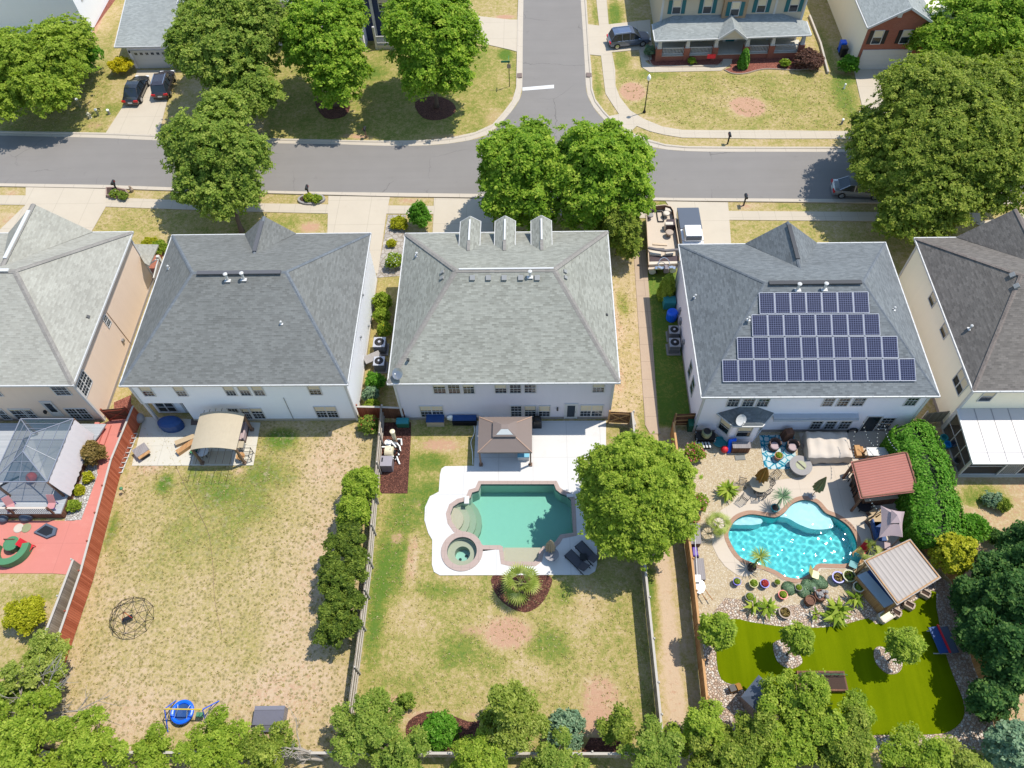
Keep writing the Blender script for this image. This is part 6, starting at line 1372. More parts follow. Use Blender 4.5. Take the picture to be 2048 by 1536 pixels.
# closed parasol, table, loungers
q = P(1100, 1108); um = thing('parasol', 'closed cream parasol beside the grey table on the pool edge', 'parasol', q)
m = MB(); m.tube([q, q+V3((0, 0, 2.5))], .03, 8); m.build('pole', M['bronze'], um); m = MB(); n = 20; vs = []
for z, r_ in ((.95, .28), (1.2, .3), (1.7, .22), (2.2, .12), (2.5, .03)):
    for j in range(n): a = 2*math.pi*j/n; k = r_*(1+.3*(-1)**j); vs.append((q.x+k*math.cos(a), q.y+k*math.sin(a), z))
m.add(vs, [(i*n+j, i*n+(j+1) % n, (i+1)*n+(j+1) % n, (i+1)*n+j) for i in range(4) for j in range(n)]); m.build('canopy', M['khaki'], um)
M['mesh'] = m_plain('grey_mesh', S(168, 164, 166), .6)
def rtable(label, q, r_, h, mat='mesh', legm='ironblack'):
    t = thing('round_table', label, 'table', (q.x, q.y, 0)); m = MB(); m.lathe((0, 0, h-.04), [(r_*.98, 0), (r_, .02), (r_*.98, .04)], 28); m.build('tabletop', M[mat], t, world=False)
    for k in range(4): a = math.pi/4+k*math.pi/2; l = MB(); l.bar((math.cos(a)*r_*.5, math.sin(a)*r_*.5, h-.04), (math.cos(a)*r_*.62, math.sin(a)*r_*.62, 0), .05); l.build('leg', M[legm], t, world=False)
    return t
rtable('round grey mesh table beside the closed cream parasol', P(1103, 1116), .5, .72); rtable('smaller grey round table left of the parasol base', P(1095, 1106), .32, .5)
def lounger(label, a, b, mat, group=None, up=.55):
    d = (b-a); L_ = 1.95; t = thing('sun_lounger', label, 'sun lounger', (a.x, a.y, 0), math.atan2(d.y, d.x), group)
    m = MB(); m.slab([(0, -.32, .32), (1.2, -.32, .32), (1.2, .32, .32), (0, .32, .32)], .05); m.build('seat', M[mat], t, world=False)
    m = MB(); m.slab([(1.2, -.32, .33), (1.85, -.32, .33+up), (1.85, .32, .33+up), (1.2, .32, .33)], .05); m.build('backrest', M[mat], t, world=False)
    f = MB()
    for s in (-1, 1): f.bar((0, s*.34, .3), (1.9, s*.34, .3), .05)
    f.build('frame', M['ironblack'], t, world=False)
    for x in (.12, 1.65):
        for s in (-1, 1): l = MB(); l.bar((x, s*.33, .3), (x, s*.33, 0), .05); l.build('leg', M['ironblack'], t, world=False)
    return t
M['sling'] = m_plain('dark_sling', L(66, 66, 72), .7)
lounger('dark sun lounger nearest the pool lawn under dappled shade', P(1135, 1108), P(1165, 1138), 'sling', 'dark loungers on the pool deck'); lounger('dark sun lounger closer to the big yard tree', P(1156, 1090), P(1186, 1122), 'sling', 'dark loungers on the pool deck')
q = P(1166, 1118); t = thing('side_table', 'small black side table between the two dark loungers', 'side table', q); m = MB(); m.box((q.x, q.y, .45), (.5, .45, .05)); m.build('tabletop', M['black'], t); m = MB(); m.box((q.x, q.y, .22), (.36, .32, .42)); m.build('base', M['ironblack'], t)
print('things A done')
# ------------------------------------------------------------------ yard of the house with solar panels
def legs(t, pts, h, mat, w=.05):
    for x, y in pts: l = MB(); l.box((x, y, h/2), (w, w, h)); l.build('leg', M[mat], t, world=False)
# swim tub under a cover
zc = 1.1; cr = [B_(95, 170, zc), B_(750, 185, zc), B_(850, 575, zc), B_(135, 590, zc)]
t = thing('covered_hot_tub', 'large hot tub under a loose cream cover against the pale house', 'hot tub', (cr[3]+cr[2])/2*1.0-V3((0, 0, zc)))
nx, ny = 26, 16; m = MB(); vs = []
for j in range(ny+1):
    for i in range(nx+1):
        a, b = i/nx, j/ny; p = cr[3].lerp(cr[2], a).lerp(cr[0].lerp(cr[1], a), b)
        ed = min(a*nx, b*ny, (1-a)*nx, (1-b)*ny); z = zc+.07*math.sin(a*9+b*4)*math.sin(b*7)+.05*math.sin(a*23+1)+.08*(abs(a-.55)*1.2)-(.12 if ed < 1 else 0)
        vs.append((p.x, p.y, z))
m.add(vs, [(j*(nx+1)+i, j*(nx+1)+i+1, (j+1)*(nx+1)+i+1, (j+1)*(nx+1)+i) for j in range(ny) for i in range(nx)])
rim = [j for j in range(nx+1)]+[(k+1)*(nx+1)-1 for k in range(1, ny+1)]+[ny*(nx+1)+i for i in range(nx-1, -1, -1)]+[k*(nx+1) for k in range(ny-1, 0, -1)]
ctr = (cr[0]+cr[1]+cr[2]+cr[3])/4; k = len(rim)
sk = [V3(vs[i]) for i in rim]; lo = [V3((q.x+(q.x-ctr.x)*.02+.03*math.sin(i*1.3), q.y+(q.y-ctr.y)*.03+.04*math.sin(i*.9), .18+.1*math.sin(i*.7))) for i, q in enumerate(sk)]
m.add(sk+lo, [(i, i+k, (i+1) % k+k, (i+1) % k) for i in range(k)]); m.build('cover', M['canvas'], t, smooth=True)
m = MB(); m.prism([(p.x+(ctr.x-p.x)*.04, p.y+(ctr.y-p.y)*.04) for p in cr], 0, .95); m.build('tub', M['darkwood'], t)
q = B_(830, 175); tag(MB().tube([PY(1705, 862, y4-.1)+V3((.34*math.cos(a), 0, .34*math.sin(a))) for a in [i*math.pi/8 for i in range(17)]], .08, 8).build('swim_ring', M['black']), 'black rubber ring hanging on the wall beside the dark door', 'ring')
q = B_(920, 520); t = thing('steps', 'small pale wooden steps beside the covered tub', 'steps', q); m = MB(); m.box((q.x, q.y, .12), (.7, .9, .24)); m.box((q.x-.15, q.y, .34), (.4, .9, .2)); m.build('treads', M['wood'], t)
# white topped bar cart
t = thing('patio_table', 'white topped table between covered tub and red pavilion roof', 'table', B_(1270, 520)); cs = [B_(1040, 430, .95), B_(1450, 430, .95), B_(1500, 560, .95), B_(1080, 560, .95)]
m = MB(); m.slab(cs, .06); m.build('tabletop', M['white'], t)
for p in cs: m = MB(); q = p.lerp((cs[0]+cs[2])/2, .1); m.box((q.x, q.y, .45), (.08, .08, .9)); m.build('leg', M['wood'], t)
# red corrugated bar pavilion
M['corrred'] = corr('corrugated_red', S(196, 122, 106), 5.2); M['corrgrey'] = corr('corrugated_grey', S(200, 188, 178), 3.0)
def pavilion(name, label, cs, z, mat, posts, postmat, cat, uvdir):
    c = (cs[0]+cs[2])/2; t = thing(name, label, cat, (c.x, c.y, 0)); m = MB(); m.slab(cs, .06); o = m.build('roof', M[mat], t)
    me = o.data; uv = me.uv_layers[0]; d = (cs[uvdir[1]]-cs[uvdir[0]]).normalized(); n = V3((0, 0, 1)).cross(d)
    for l in me.loops: p = me.vertices[l.vertex_index].co+V3((c.x, c.y, 0)); uv.data[l.index].uv = (p.dot(d), p.dot(n))
    for p in cs:
        q = p.lerp(c+V3((0, 0, p.z)), .1); m = MB(); m.box((q.x, q.y, (p.z-.1)/2), (.14, .14, p.z-.1)); m.build('post', M[postmat], t)
    m = MB()
    for a, b in zip(cs, cs[1:]+cs[:1]): a = a.lerp(c+V3((0, 0, a.z)), .06); b = b.lerp(c+V3((0, 0, b.z)), .06); m.bar(a-V3((0, 0, .16)), b-V3((0, 0, .16)), .07, .16)
    m.build('beam', M[postmat], t); return t, c
cs = [B_(800, 655, 2.45), B_(955, 1240, 2.45), B_(1890, 1125, 2.6), B_(1690, 490, 2.6)]
pav, pc_ = pavilion('bar_pavilion', 'garden bar under a faded red corrugated roof by the tall hedge', cs, 2.5, 'corrred', 4, 'darkwood', 'pavilion', (0, 3))
m = MB(); a = cs[0].lerp(pc_, .42); b = cs[1].lerp(pc_, .42); d_ = cs[2].lerp(pc_, .42); m.bar((a.x, a.y, .55), (b.x, b.y, .55), .5, 1.05); m.bar((b.x, b.y, .55), (d_.x, d_.y, .55), .5, 1.05); m.build('counter', M['darkwood'], pav)
m = MB(); m.bar((a.x, a.y, 1.1), (b.x, b.y, 1.1), .62, .05); m.bar((b.x, b.y, 1.1), (d_.x, d_.y, 1.1), .62, .05); m.build('countertop', M['khaki'], pav)
def stool(label, q, rz=0, first=[None]):
    if first[0]: return dup(first[0], (q.x, q.y, .04), rz, label)
    t = first[0] = thing('bar_stool', label, 'bar stool', (q.x, q.y, .04), rz, 'stools along the red roofed bar'); m = MB(); m.box((0, 0, .72), (.42, .42, .06)); m.build('seat', M['darkwood'], t, world=False); m = MB(); m.box((-.2, 0, .98), (.05, .42, .44)); m.build('backrest', M['ironblack'], t, world=False)
    legs(t, ((-.17, -.17), (.17, -.17), (.17, .17), (-.17, .17)), .7, 'ironblack')
stool('dark bar stool at the covered tub end of the red roofed bar', B_(775, 870)); stool('dark bar stool second from the covered tub end of the bar', B_(800, 1000), .1); stool('dark bar stool nearest the turquoise pool at the bar', B_(860, 1190), -.1); stool('dark bar stool third from the covered tub end of the bar', B_(825, 1090))
t = rtable('low dark round table in the red bar shade', B_(960, 1400), .5, .6, 'black'); 
# grey roofed shed bar
zs_ = 2.5; cs = [F_(375, 325, zs_), F_(900, 1030, zs_), F_(1595, 595, zs_+.15), F_(1105, -20, zs_+.15)]
sh, sc_ = pavilion('garden_bar', 'timber garden bar with grey ribbed metal roof by the turf', cs, 2.5, 'corrgrey', 4, 'wood', 'pavilion', (0, 1))
a, b = F_(270, 560, 1.05), F_(700, 1065, 1.05); d = (cs[3]-cs[0]); d.z = 0; d.normalize()
m = MB(); m.slab([a, b, b+d*.75, a+d*.75], .05); m.build('countertop', m_plain('pale_blue_top', S(196, 214, 226), .4), sh)
m = MB(); m.bar((a.x-d.x*.06, a.y-d.y*.06, .5), (b.x-d.x*.06, b.y-d.y*.06, .5), .1, 1.0); e_ = b+d*2.6; m.bar((b.x, b.y, .5), (e_.x, e_.y, .5), .1, 1.0); m.build('front_panel', M['wood'], sh)
m = MB(); q0 = a+d*.95; q1 = b+d*.95; m.bar((q0.x, q0.y, .45), (q1.x, q1.y, .45), .5, .9); m.build('back_counter', M['navyfab'], sh)
m = MB(); m.prism([(p.x, p.y) for p in (a+d*.3, b+d*.3, b+d*4.4, a+d*4.4)], .04, .1); m.build('floor', M['greywood'], sh)
# pink two tier canopy
z0 = 2.35; cs = [C_(955, 165, z0), C_(1335, 262, z0), C_(1305, 665, z0), C_(930, 672, z0)]; c = sum(cs, V3())/4
t = thing('canopy', 'pale pink two tier canopy between red bar and grey roofed bar', 'canopy', (c.x, c.y, 0)); m = MB(); n = 8; vs = []
rim_ = []
for i in range(4):
    for k in range(n): u = k/n; p = cs[i].lerp(cs[(i+1) % 4], u); p = p.lerp(V3((c.x, c.y, p.z)), .12*math.sin(math.pi*u)); p.z -= .0; rim_.append(p)
mid = [V3((c.x, c.y, 0)).lerp(V3((p.x, p.y, 0)), .36)+V3((0, 0, 2.95)) for p in rim_]; K = len(rim_)
m.add(rim_+mid, [(i, (i+1) % K, (i+1) % K+K, i+K)[::-1] for i in range(K)]); o = m.build('roof', M['pinkcloth'], t)
top = [V3((c.x, c.y, 0)).lerp(V3((p.x, p.y, 0)), .42)+V3((.05, .12, 3.05)) for p in cs]; m = MB(); m.add(top+[V3((c.x, c.y+.1, 3.4))], [(0, 4, 1), (1, 4, 2), (2, 4, 3), (3, 4, 0)]); m.build('vent_top', M['pinkcloth'], o)
for p in cs: q = p.lerp(V3((c.x, c.y, p.z)), .08); m = MB(); m.tube([(q.x, q.y, 0), (q.x, q.y, z0+.03)], .04, 8); m.build('post', M['bronze'], t)
def sofa(label, c, rz, w, mat, base='rattan', back=True):
    t = thing('sofa', label, 'sofa', (c.x, c.y, 0), rz); m = MB(); m.box((0, 0, .18), (w, .8, .36)); m.build('base', M[base], t, world=False); m = MB(); m.box((0, -.06, .43), (w*.92, .66, .14)); m.build('cushion', M[mat], t, world=False, bevel=.04)
    if back: m = MB(); m.box((0, .36, .58), (w, .14, .5)); m.build('backrest', M[mat], t, world=False, bevel=.04)
sofa('tan cushioned sofa half under the pink canopy', C_(880, 420), .5, 1.5, 'tanfab'); sofa('navy lounge seat under the left edge of the pink canopy', C_(890, 610), math.pi/2, 1.6, 'navyfab'); sofa('pale cushioned footstool by the pink canopy corner', C_(820, 320), .6, .6, 'tanfab', 'rattan', False)
t = thing('side_table', 'pale lilac side table in front of the grey ribbed roof', 'table', C_(930, 850)); q = C_(930, 850); m = MB(); m.box((q.x, q.y, .7), (1.0, .5, .06), -.2); m.build('tabletop', M['pinkcloth'], t); m = MB(); m.box((q.x, q.y, .34), (.7, .3, .66), -.2); m.build('base', M['darkwood'], t)
# deck chairs by the pool end
def deckchair(label, q, rz, mat, frame='wood'):
    t = thing('deck_chair', label, 'chair', (q.x, q.y, .04), rz); m = MB(); m.slab([(-.27, -.25, .3), (.27, -.25, .3), (.27, .2, .34), (-.27, .2, .34)], .04); m.build('seat', M[mat], t, world=False); m = MB(); m.slab([(-.27, .2, .34), (.27, .2, .34), (.27, .55, .95), (-.27, .55, .95)], .04); m.build('backrest', M[mat], t, world=False)
    legs(t, ((-.26, -.22), (.26, -.22), (-.26, .3), (.26, .3)), .32, frame); return t
deckchair('crimson slatted deck chair under the fan palm by the pool', C_(625, 915), -.8, 'redplastic'); deckchair('teal deck chair at the pool end below the crimson chair', C_(500, 1120), -.5, 'tealplastic'); deckchair('small wooden chair between crimson and teal deck chairs', C_(575, 1060), .6, 'wood')
deckchair('yellow wooden chair with a blue item on the gravel', E_(1400, 260), 1.2, 'yellowpot')
# parasols
def closed_parasol(label, q, top, mat, r=.3, z0=.75, flat=1.0):
    t = thing('parasol', label, 'parasol', (q.x, q.y, 0)); m = MB(); m.tube([q, top], .025, 8); m.build('pole', M['wood'], t); m = MB(); n = 18; vs = []; d = top-q
    for f, k in ((z0, .55), (z0+.12*(1-z0), 1.0), (z0+.5*(1-z0), .72), (1.0, .08)):
        c = q+d*f
        for j in range(n): a = 2*math.pi*j/n; kk = r*k*(1+.22*(-1)**j); vs.append((c.x+kk*math.cos(a), c.y+kk*flat*math.sin(a), c.z))
    m.add(vs, [(i*n+j, i*n+(j+1) % n, (i+1)*n+(j+1) % n, (i+1)*n+j) for i in range(3) for j in range(n)]+[tuple(range(n))[::-1]]); m.build('canopy', M[mat], t); m = MB(); m.lathe((q.x, q.y, 0), [(.28, 0), (.28, .06), (.08, .1)], 14); m.build('base', M['stonegrey'], t)
q = A_(1140, 1200); closed_parasol('closed ochre parasol rising through the round patio table', q, q+V3((.05, .15, 2.7)), 'ochre', .42, .38)
q = B_(185, 1200); closed_parasol('closed olive parasol leaning over the pool edge', q, q+V3((.35, .3, 2.5)), 'olivefab', .34, .35)
rtable('round pale patio table under the ochre parasol', A_(1140, 1225), .72, .74, 'khaki')
cfirst = [None]
for lab, x, y, rz in (('black wire chair on the pool side of the parasol table', 1150, 1370, 0), ('black wire chair casting shade left of the parasol table', 930, 1420, -.7), ('black wire chair on the right of the parasol table', 1290, 1200, 1.6), ('black wire chair set apart at the gravel edge', 1385, 1090, 2.2), ('black wire chair between table and broad leaved plant', 890, 1190, -1.8), ('black wire chair lower right of the parasol table', 1260, 1320, .7)):
    q = A_(x, y)
    if cfirst[0]: dup(cfirst[0], (q.x, q.y, .04), rz, lab); continue
    t = cfirst[0] = thing('patio_chair', lab, 'chair', (q.x, q.y, .04), rz, 'black wire chairs round the parasol table'); m = MB()
    for i in range(6): m.bar((-.25+.1*i, -.25, .44), (-.25+.1*i, .25, .44), .03)
    m.build('seat', M['ironblack'], t, world=False); m = MB()
    for i in range(6): m.bar((-.25+.1*i, -.25, .44), (-.25+.1*i, -.34, .92), .03)
    m.bar((-.27, -.34, .92), (.27, -.34, .92), .035); m.build('backrest', M['ironblack'], t, world=False); m = MB()
    for s in (-1, 1): m.bar((s*.28, -.3, .66), (s*.28, .22, .64), .04)
    m.build('armrest', M['ironblack'], t, world=False); legs(t, ((-.25, -.25), (.25, -.25), (.25, .25), (-.25, .25)), .44, 'ironblack', .035)
# barrel chairs, fire table, pots on the rug
def tub_chair(label, q, rz):
    t = thing('wicker_chair', label, 'chair', (q.x, q.y, .05), rz); m = MB(); m.lathe((0, 0, 0), [(.36, 0), (.4, .2), (.4, .38), (.3, .38)], 20); m.build('base', M['rattan'], t, world=False); m = MB(); vs = []; n = 14
    for i in range(n+1):
        a = math.pi*(-.1+1.2*i/n)
        for r_, z in ((.42, .2), (.46, .8), (.38, .8), (.36, .3)): vs.append((r_*math.cos(a), r_*math.sin(a), z))
    m.add(vs, [(i*4+j, (i+1)*4+j, (i+1)*4+j+1, i*4+j+1) for i in range(n) for j in range(3)]); m.build('backrest', M['rattan'], t, world=False); m = MB(); m.lathe((0, -.05, .36), [(.32, 0), (.33, .08), (.28, .12)], 18); m.build('cushion', M['pinkcloth'], t, world=False)
tub_chair('brown wicker tub chair on the left of the leaf rug', A_(1385, 600), 0); tub_chair('brown wicker tub chair on the right of the leaf rug', A_(1665, 620), 0)
q = A_(1590, 440); tag(MB().box((q.x, q.y, .55), (.8, .7, 1.1), .2, .75).build('covered_heater', M['darkwood'], bevel=.05), 'dark covered box against the pale wall behind the wicker chairs', 'covered box')
q = A_(1790, 930); t = thing('fire_table', 'round grey stone fire table at the rug corner', 'fire table', q); m = MB(); m.lathe((q.x, q.y, 0), [(.62, 0), (.66, .5), (.82, .54), (.82, .62), (.3, .62)], 28); m.build('body', M['stonegrey'], t); m = MB(); m.box((q.x, q.y, .64), (.75, .1, .03), -.9); m.build('burner', M['ironblack'], t); m = MB(); m.lathe((q.x, q.y, .615), [(.4, 0), (.38, .015)], 18); m.build('fire_glass', M['sagepot'], t)
def pot(label, q, r, h, mat, z=.016, name='plant_pot'):
    t = thing(name, label, 'plant pot', (q.x, q.y, z)); m = MB(); m.lathe((0, 0, 0), [(r*.7, 0), (r*.95, h*.6), (r*.92, h*.92), (r*1.06, h*.94), (r*1.06, h), (r*.86, h), (r*.84, h*.86)], 20, cap=False); m.build('pot', M[mat], t, world=False); m = MB(); m.lathe((0, 0, h*.86), [(r*.86, 0), (0.01, .03)], 16); m.build('soil', M['soil'], t, world=False); return t
PLANTPOTS = [
 ('terracotta pot of pale succulents on the leaf rug', A_(1450, 770), .3, .55, 'terracotta', 1), ('violet glazed pot, leftmost on the gravel below the pool', E_(170, 370), .26, .42, 'purplepot', 1),
 ('yellow green pot of pale foliage on the gravel', E_(430, 400), .3, .45, 'yellowpot', 1), ('blue glazed pot with a red plant', E_(605, 400), .3, .4, 'bluepot', 2), ('small green pot nearest the pool coping', E_(805, 375), .2, .35, 'sagepot', 1),
 ('grey blue pot between the round blue green shrubs', E_(1140, 460), .24, .35, 'stonegrey', 1), ('bright red pot with low green plant', E_(890, 575), .3, .4, 'redpot', 1), ('wide tan bowl planter on the river rock', E_(925, 850), .4, .35, 'tanpot', 3),
 ('grey pot of green leaves beside the small banana plants', E_(370, 610), .3, .42, 'stonegrey', 1), ('blue white rimmed pot near the grey roofed bar', E_(1750, 310), .4, .5, 'bluepot', 3), ('large sage green pot near the grey roofed bar', E_(1910, 300), .42, .65, 'sagepot', 4),
 ('tall cream pot right beside the timber bar front', F_(240, 790), .36, .7, 'creampot', 4), ('terracotta pot with a shrub at the cedar fence', D_(160, 160), .32, .4, 'terracotta', 1), ('square black planter holding the palm at the pool edge', D_(1035, 930), .3, .4, 'ironblack', 0),
 ('teal planter holding the small palm behind the pool', P2(1548, 1020), .3, .4, 'tealplastic', 0)]
POTS = []
for lab, q, r_, h, mt, pl_ in PLANTPOTS:
    if isinstance(q, tuple): q = V3((*q, 0))
    POTS.append((pot(lab, q, r_, h, mt), q, r_, h, pl_))
# along the bay window
t = thing('cabinet', 'brown storage cabinet with plants on top before the bay window', 'cabinet', A_(860, 700)); q = A_(860, 680); m = MB(); m.box((q.x, q.y+.25, .4), (1.3, .5, .8)); m.build('body', M['darkwood'], t); m = MB(); m.box((q.x, q.y+.25, .83), (1.36, .56, .05)); m.build('top', M['greywood'], t)
q = A_(690, 690); tag(MB().slab([q+V3((-.1, 0, 0)), q+V3((.5, .2, 0)), q+V3((.5, .75, 1.0)), q+V3((-.1, .6, 1.0))], .12).build('air_bed', M['blueplastic']), 'bright blue air bed leaning at the bay window', 'air bed'); q = A_(610, 650); tag(MB().ball((q.x, q.y, .3), .28, .28, .3).build('ball', M['redplastic'], smooth=True), 'red ball beside the blue air bed', 'ball')
q = A_(560, 540); tag(MB().lathe((q.x, q.y+.1, .02), [(.55, 0), (.62, .22), (.56, .24), (.48, .06)], 22, 1, .75).build('oval_tub', M['tealplastic']), 'teal oval plastic tub on the gravel by the bay window', 'tub')
t = thing('grill_cart', 'pale kettle grill on a dark cart by the house corner', 'barbecue', A_(300, 520)); q = A_(300, 500); m = MB(); m.box((q.x, q.y+.1, .4), (1.5, .7, .08)); m.build('shelf', M['ironblack'], t); m = MB(); m.box((q.x, q.y+.1, .75), (1.5, .7, .06)); m.build('shelf', M['ironblack'], t)
for sx in (-1, 1):
    for sy in (-1, 1): m = MB(); m.box((q.x+sx*.7, q.y+.1+sy*.3, .4), (.06, .06, .8)); m.build('leg', M['white'], t)
m = MB(); m.lathe((q.x, q.y+.1, .78), [(.2, 0), (.36, .15), (.38, .5), (.3, .62), (.12, .68)], 18); m.build('kettle', M['sagepot'], t); m = MB(); m.lathe((q.x, q.y+.1, 1.45), [(.26, -.05), (.28, 0), (.2, .03)], 16); m.build('lid_ring', M['ironblack'], t)
t = thing('slatted_stool', 'white slatted stool below the grill cart', 'stool', A_(280, 610)); q = A_(275, 590); m = MB()
for i in range(5): m.box((q.x-.5+.24*i, q.y, .4), (.12, .5, .04), .2)
m.build('seat', M['white'], t); m = MB(); m.box((q.x, q.y, .2), (1.05, .3, .38)); m.build('base', M['ironblack'], t)
q = A_(95, 330); bn = thing('storage_bin', 'dark teal bin in the shaded corner behind the short cedar fence', 'bin', q); m = MB(); m.box((q.x, q.y+.2, .45), (.6, .6, .9)); m.build('body', M['greenplastic'], bn); m = MB(); m.box((q.x, q.y+.2, .94), (.66, .66, .08)); m.build('lid', M['greenplastic'], bn)
# storage benches along the cedar fence
def bench_box(label, cs):
    t = thing('storage_bench', label, 'deck box', (cs[0]+cs[2])/2*1.0-V3((0, 0, .7))); m = MB(); m.slab(cs, .06); m.build('lid', M['greywood'], t); m = MB(); c = (cs[0]+cs[2])/2; m.prism([(p.x+(c.x-p.x)*.04, p.y+(c.y-p.y)*.04) for p in cs], 0, .64); m.build('body', M['darkwood'], t)
bench_box('grey lidded storage bench, farther one along the cedar fence', [D_(75, 215, .7), D_(232, 210, .7), D_(258, 530, .7), D_(88, 535, .7)]); bench_box('grey lidded storage bench, nearer one along the cedar fence', [D_(112, 762, .7), D_(292, 758, .7), D_(330, 1095, .7), D_(142, 1100, .7)])
q = D_(135, 690); t = thing('toy_ride_on', 'purple toy car between the two storage benches', 'toy', q); m = MB(); m.box((q.x, q.y, .3), (.5, .8, .4), .1, .8); m.build('body', M['purple'], t, bevel=.06)
for sx in (-1, 1):
    for sy in (-1, 1): m = MB(); m.tube([(q.x+sx*.2, q.y+sy*.26, .14), (q.x+sx*.29, q.y+sy*.26, .14)], .14, 10); m.build('wheel', M['ironblack'], t)
t = thing('skimmer_net', 'long white pole with square white net head on the storage benches', 'pool net', D_(195, 1080)); m = MB(); m.tube([D_(152, 355, .85), D_(192, 1040, .85)], .03, 8); m.build('pole', M['white'], t); m = MB(); q = D_(198, 1080, .85); m.box(q, (.42, .5, .06)); m.build('net', M['silverpipe'], t)
q = D_(255, 1290); t = thing('wheelbarrow', 'grey wheelbarrow with wooden handles by the cedar fence', 'wheelbarrow', q); m = MB(); m.lathe((q.x-.25, q.y+.2, .3), [(.22, 0), (.42, .32), (.44, .34)], 12, 1, 1.2); m.build('tray', M['metal'], t); m = MB()
for s in (-1, 1): m.bar((q.x-.3+s*.22, q.y+.5, .3), (q.x+.4+s*.2, q.y-.75, .55), .05)
m.build('handle', M['wood'], t); m = MB(); m.tube([(q.x-.35, q.y+.75, .2), (q.x-.27, q.y+.75, .2)], .2, 12); m.build('wheel', M['tyre'], t)
q = E_(1470, 590); t = thing('barrel_planter', 'cluster of wooden barrel planters with pale stones on the river rock', 'planter', q)
for dx, dy, r_ in ((0, 0, .42), (-.75, -.35, .36)): m = MB(); m.lathe((q.x+dx, q.y+dy, .03), [(r_*.8, 0), (r_, .3), (r_*.95, .55), (r_*.8, .55), (r_*.78, .45), (.02, .46)], 16); m.build('barrel', M['darkwood'], t)
m = MB()
for i in range(14): m.ball((q.x+random.uniform(-.4, .45), q.y+random.uniform(-.2, .45), random.uniform(.5, .65)), random.uniform(.08, .16), n=7, m=4, jit=.1)
m.build('stones', M['stonegrey'], t)
for lab, x, y, mt in (('cream framed planter box at the timber bar foot', 700, 1215, 'canvas'), ('small brown framed planter left of the dark chair', 850, 1165, 'tanpot'), ('brown framed planter near the turf shade', 1060, 1045, 'tanpot'), ('brown framed planter nearest the right rock strip', 1310, 865, 'tanpot')):
    q = F_(x, y); big = mt == 'canvas'; a_, b_ = (.95, .6) if big else (.6, .4); t = thing('planter_box', lab, 'planter', (q.x, q.y, .05), .5 if big else -.6); m = MB()
    for dx, dy, sx, sy in ((0, b_/2, a_, .1), (0, -b_/2, a_, .1), (a_/2, 0, .1, b_-.1), (-a_/2, 0, .1, b_-.1)): m.box((dx, dy, .2), (sx, sy, .4))
    m.build('frame', M[mt], t, world=False); m = MB(); m.box((0, 0, .16), (a_-.1, b_-.1, .3)); m.build('soil', M['yellowpot' if big else 'soil'], t, world=False)
# air hockey table leaning on the right fence
q = P(1878, 1285); t = thing('games_table', 'folded blue games table with red edge on the turf', 'games table', q)
for nm, dx, mt, rz in (('playing_top', .35, 'tarpgrey', .15), ('playing_half', -.3, 'navyfab', .15)): m = MB(); m.box((q.x+dx, q.y, .62), (.62, 1.7, .06), rz); m.build(nm, M[mt], t, bevel=.03)
m = MB(); m.bar((q.x-.15, q.y+.95, .75), (q.x+.15, q.y-.85, .75), .08, .14); m.build('red_edge', M['redplastic'], t); m = MB()
for dy in (-.8, .8): m.bar((q.x-.6, q.y+dy*.9, .05), (q.x+.6, q.y+dy*.9, .05), .06); m.bar((q.x, q.y+dy*.9, .05), (q.x, q.y+dy*.9, .6), .06)
m.build('frame', M['white'], t)
# string lights
def lights(label, a, b, n, sag=.35):
    t = thing('string_lights', label, 'string lights', ((a.x+b.x)/2, (a.y+b.y)/2, 0)); pts = [a.lerp(b, i/16)-V3((0, 0, sag*4*(i/16)*(1-i/16))) for i in range(17)]; m = MB(); m.tube(pts, .015, 5); m.build('cable', M['black'], t)
    for i in range(n): f = (i+.5)/n; p = a.lerp(b, f)-V3((0, 0, sag*4*f*(1-f)+.05)); m = MB(); m.ball(p, .045, n=6, m=4); m.build('bulb', M['bulb'], t)
wl = lambda u, v: PY(u, v, y4-.05)
lights('string lights from the pale wall to the tub corner', B_(876, 145, 3.0), B_(865, 600, 2.5), 8); lights('string lights slanting from the door to the white table', B_(1000, 20, 3.2), B_(1180, 405, 2.6), 8); lights('straight string lights from the wall to the red roof', B_(1258, 30, 3.2), B_(1245, 500, 2.7), 8); lights('string lights along the edge of the tall hedge', B_(1335, 60, 3.2), B_(1540, 480, 2.7), 9); lights('string lights from the red roof to the pink canopy', B_(1100, 1230, 2.6), C_(955, 260, 2.4), 5, .15)
for lab, u, v, h, col in (('teal pedal toy in the strip behind the tall hedge', 1884, 880, .45, 'tealplastic'), ('cyan plastic bucket in the strip behind the tall hedge', 1892, 893, .4, 'cyanside'), ('second cyan plastic toy beside the cyan bucket', 1903, 891, .42, 'cyanside'), ('grey crate near the screen room corner', 1908, 927, .5, 'metal')):
    q = P(u, v); tag(MB().lathe((q.x, q.y, 0), [(.22, 0), (.3, h*.8), (.3, h), (.24, h), (.2, .1)], 12).build('toy', M[col]), lab, 'toy')
q = P(2035, 935); t = thing('side_table', 'round wicker table beside the white screen door', 'table', q); m = MB(); m.lathe((q.x, q.y, .6), [(.45, 0), (.48, .05), (.4, .06)], 16); m.build('tabletop', M['ochre'], t); m = MB(); m.box((q.x, q.y, .3), (.4, .4, .58)); m.build('base', M['darkwood'], t)

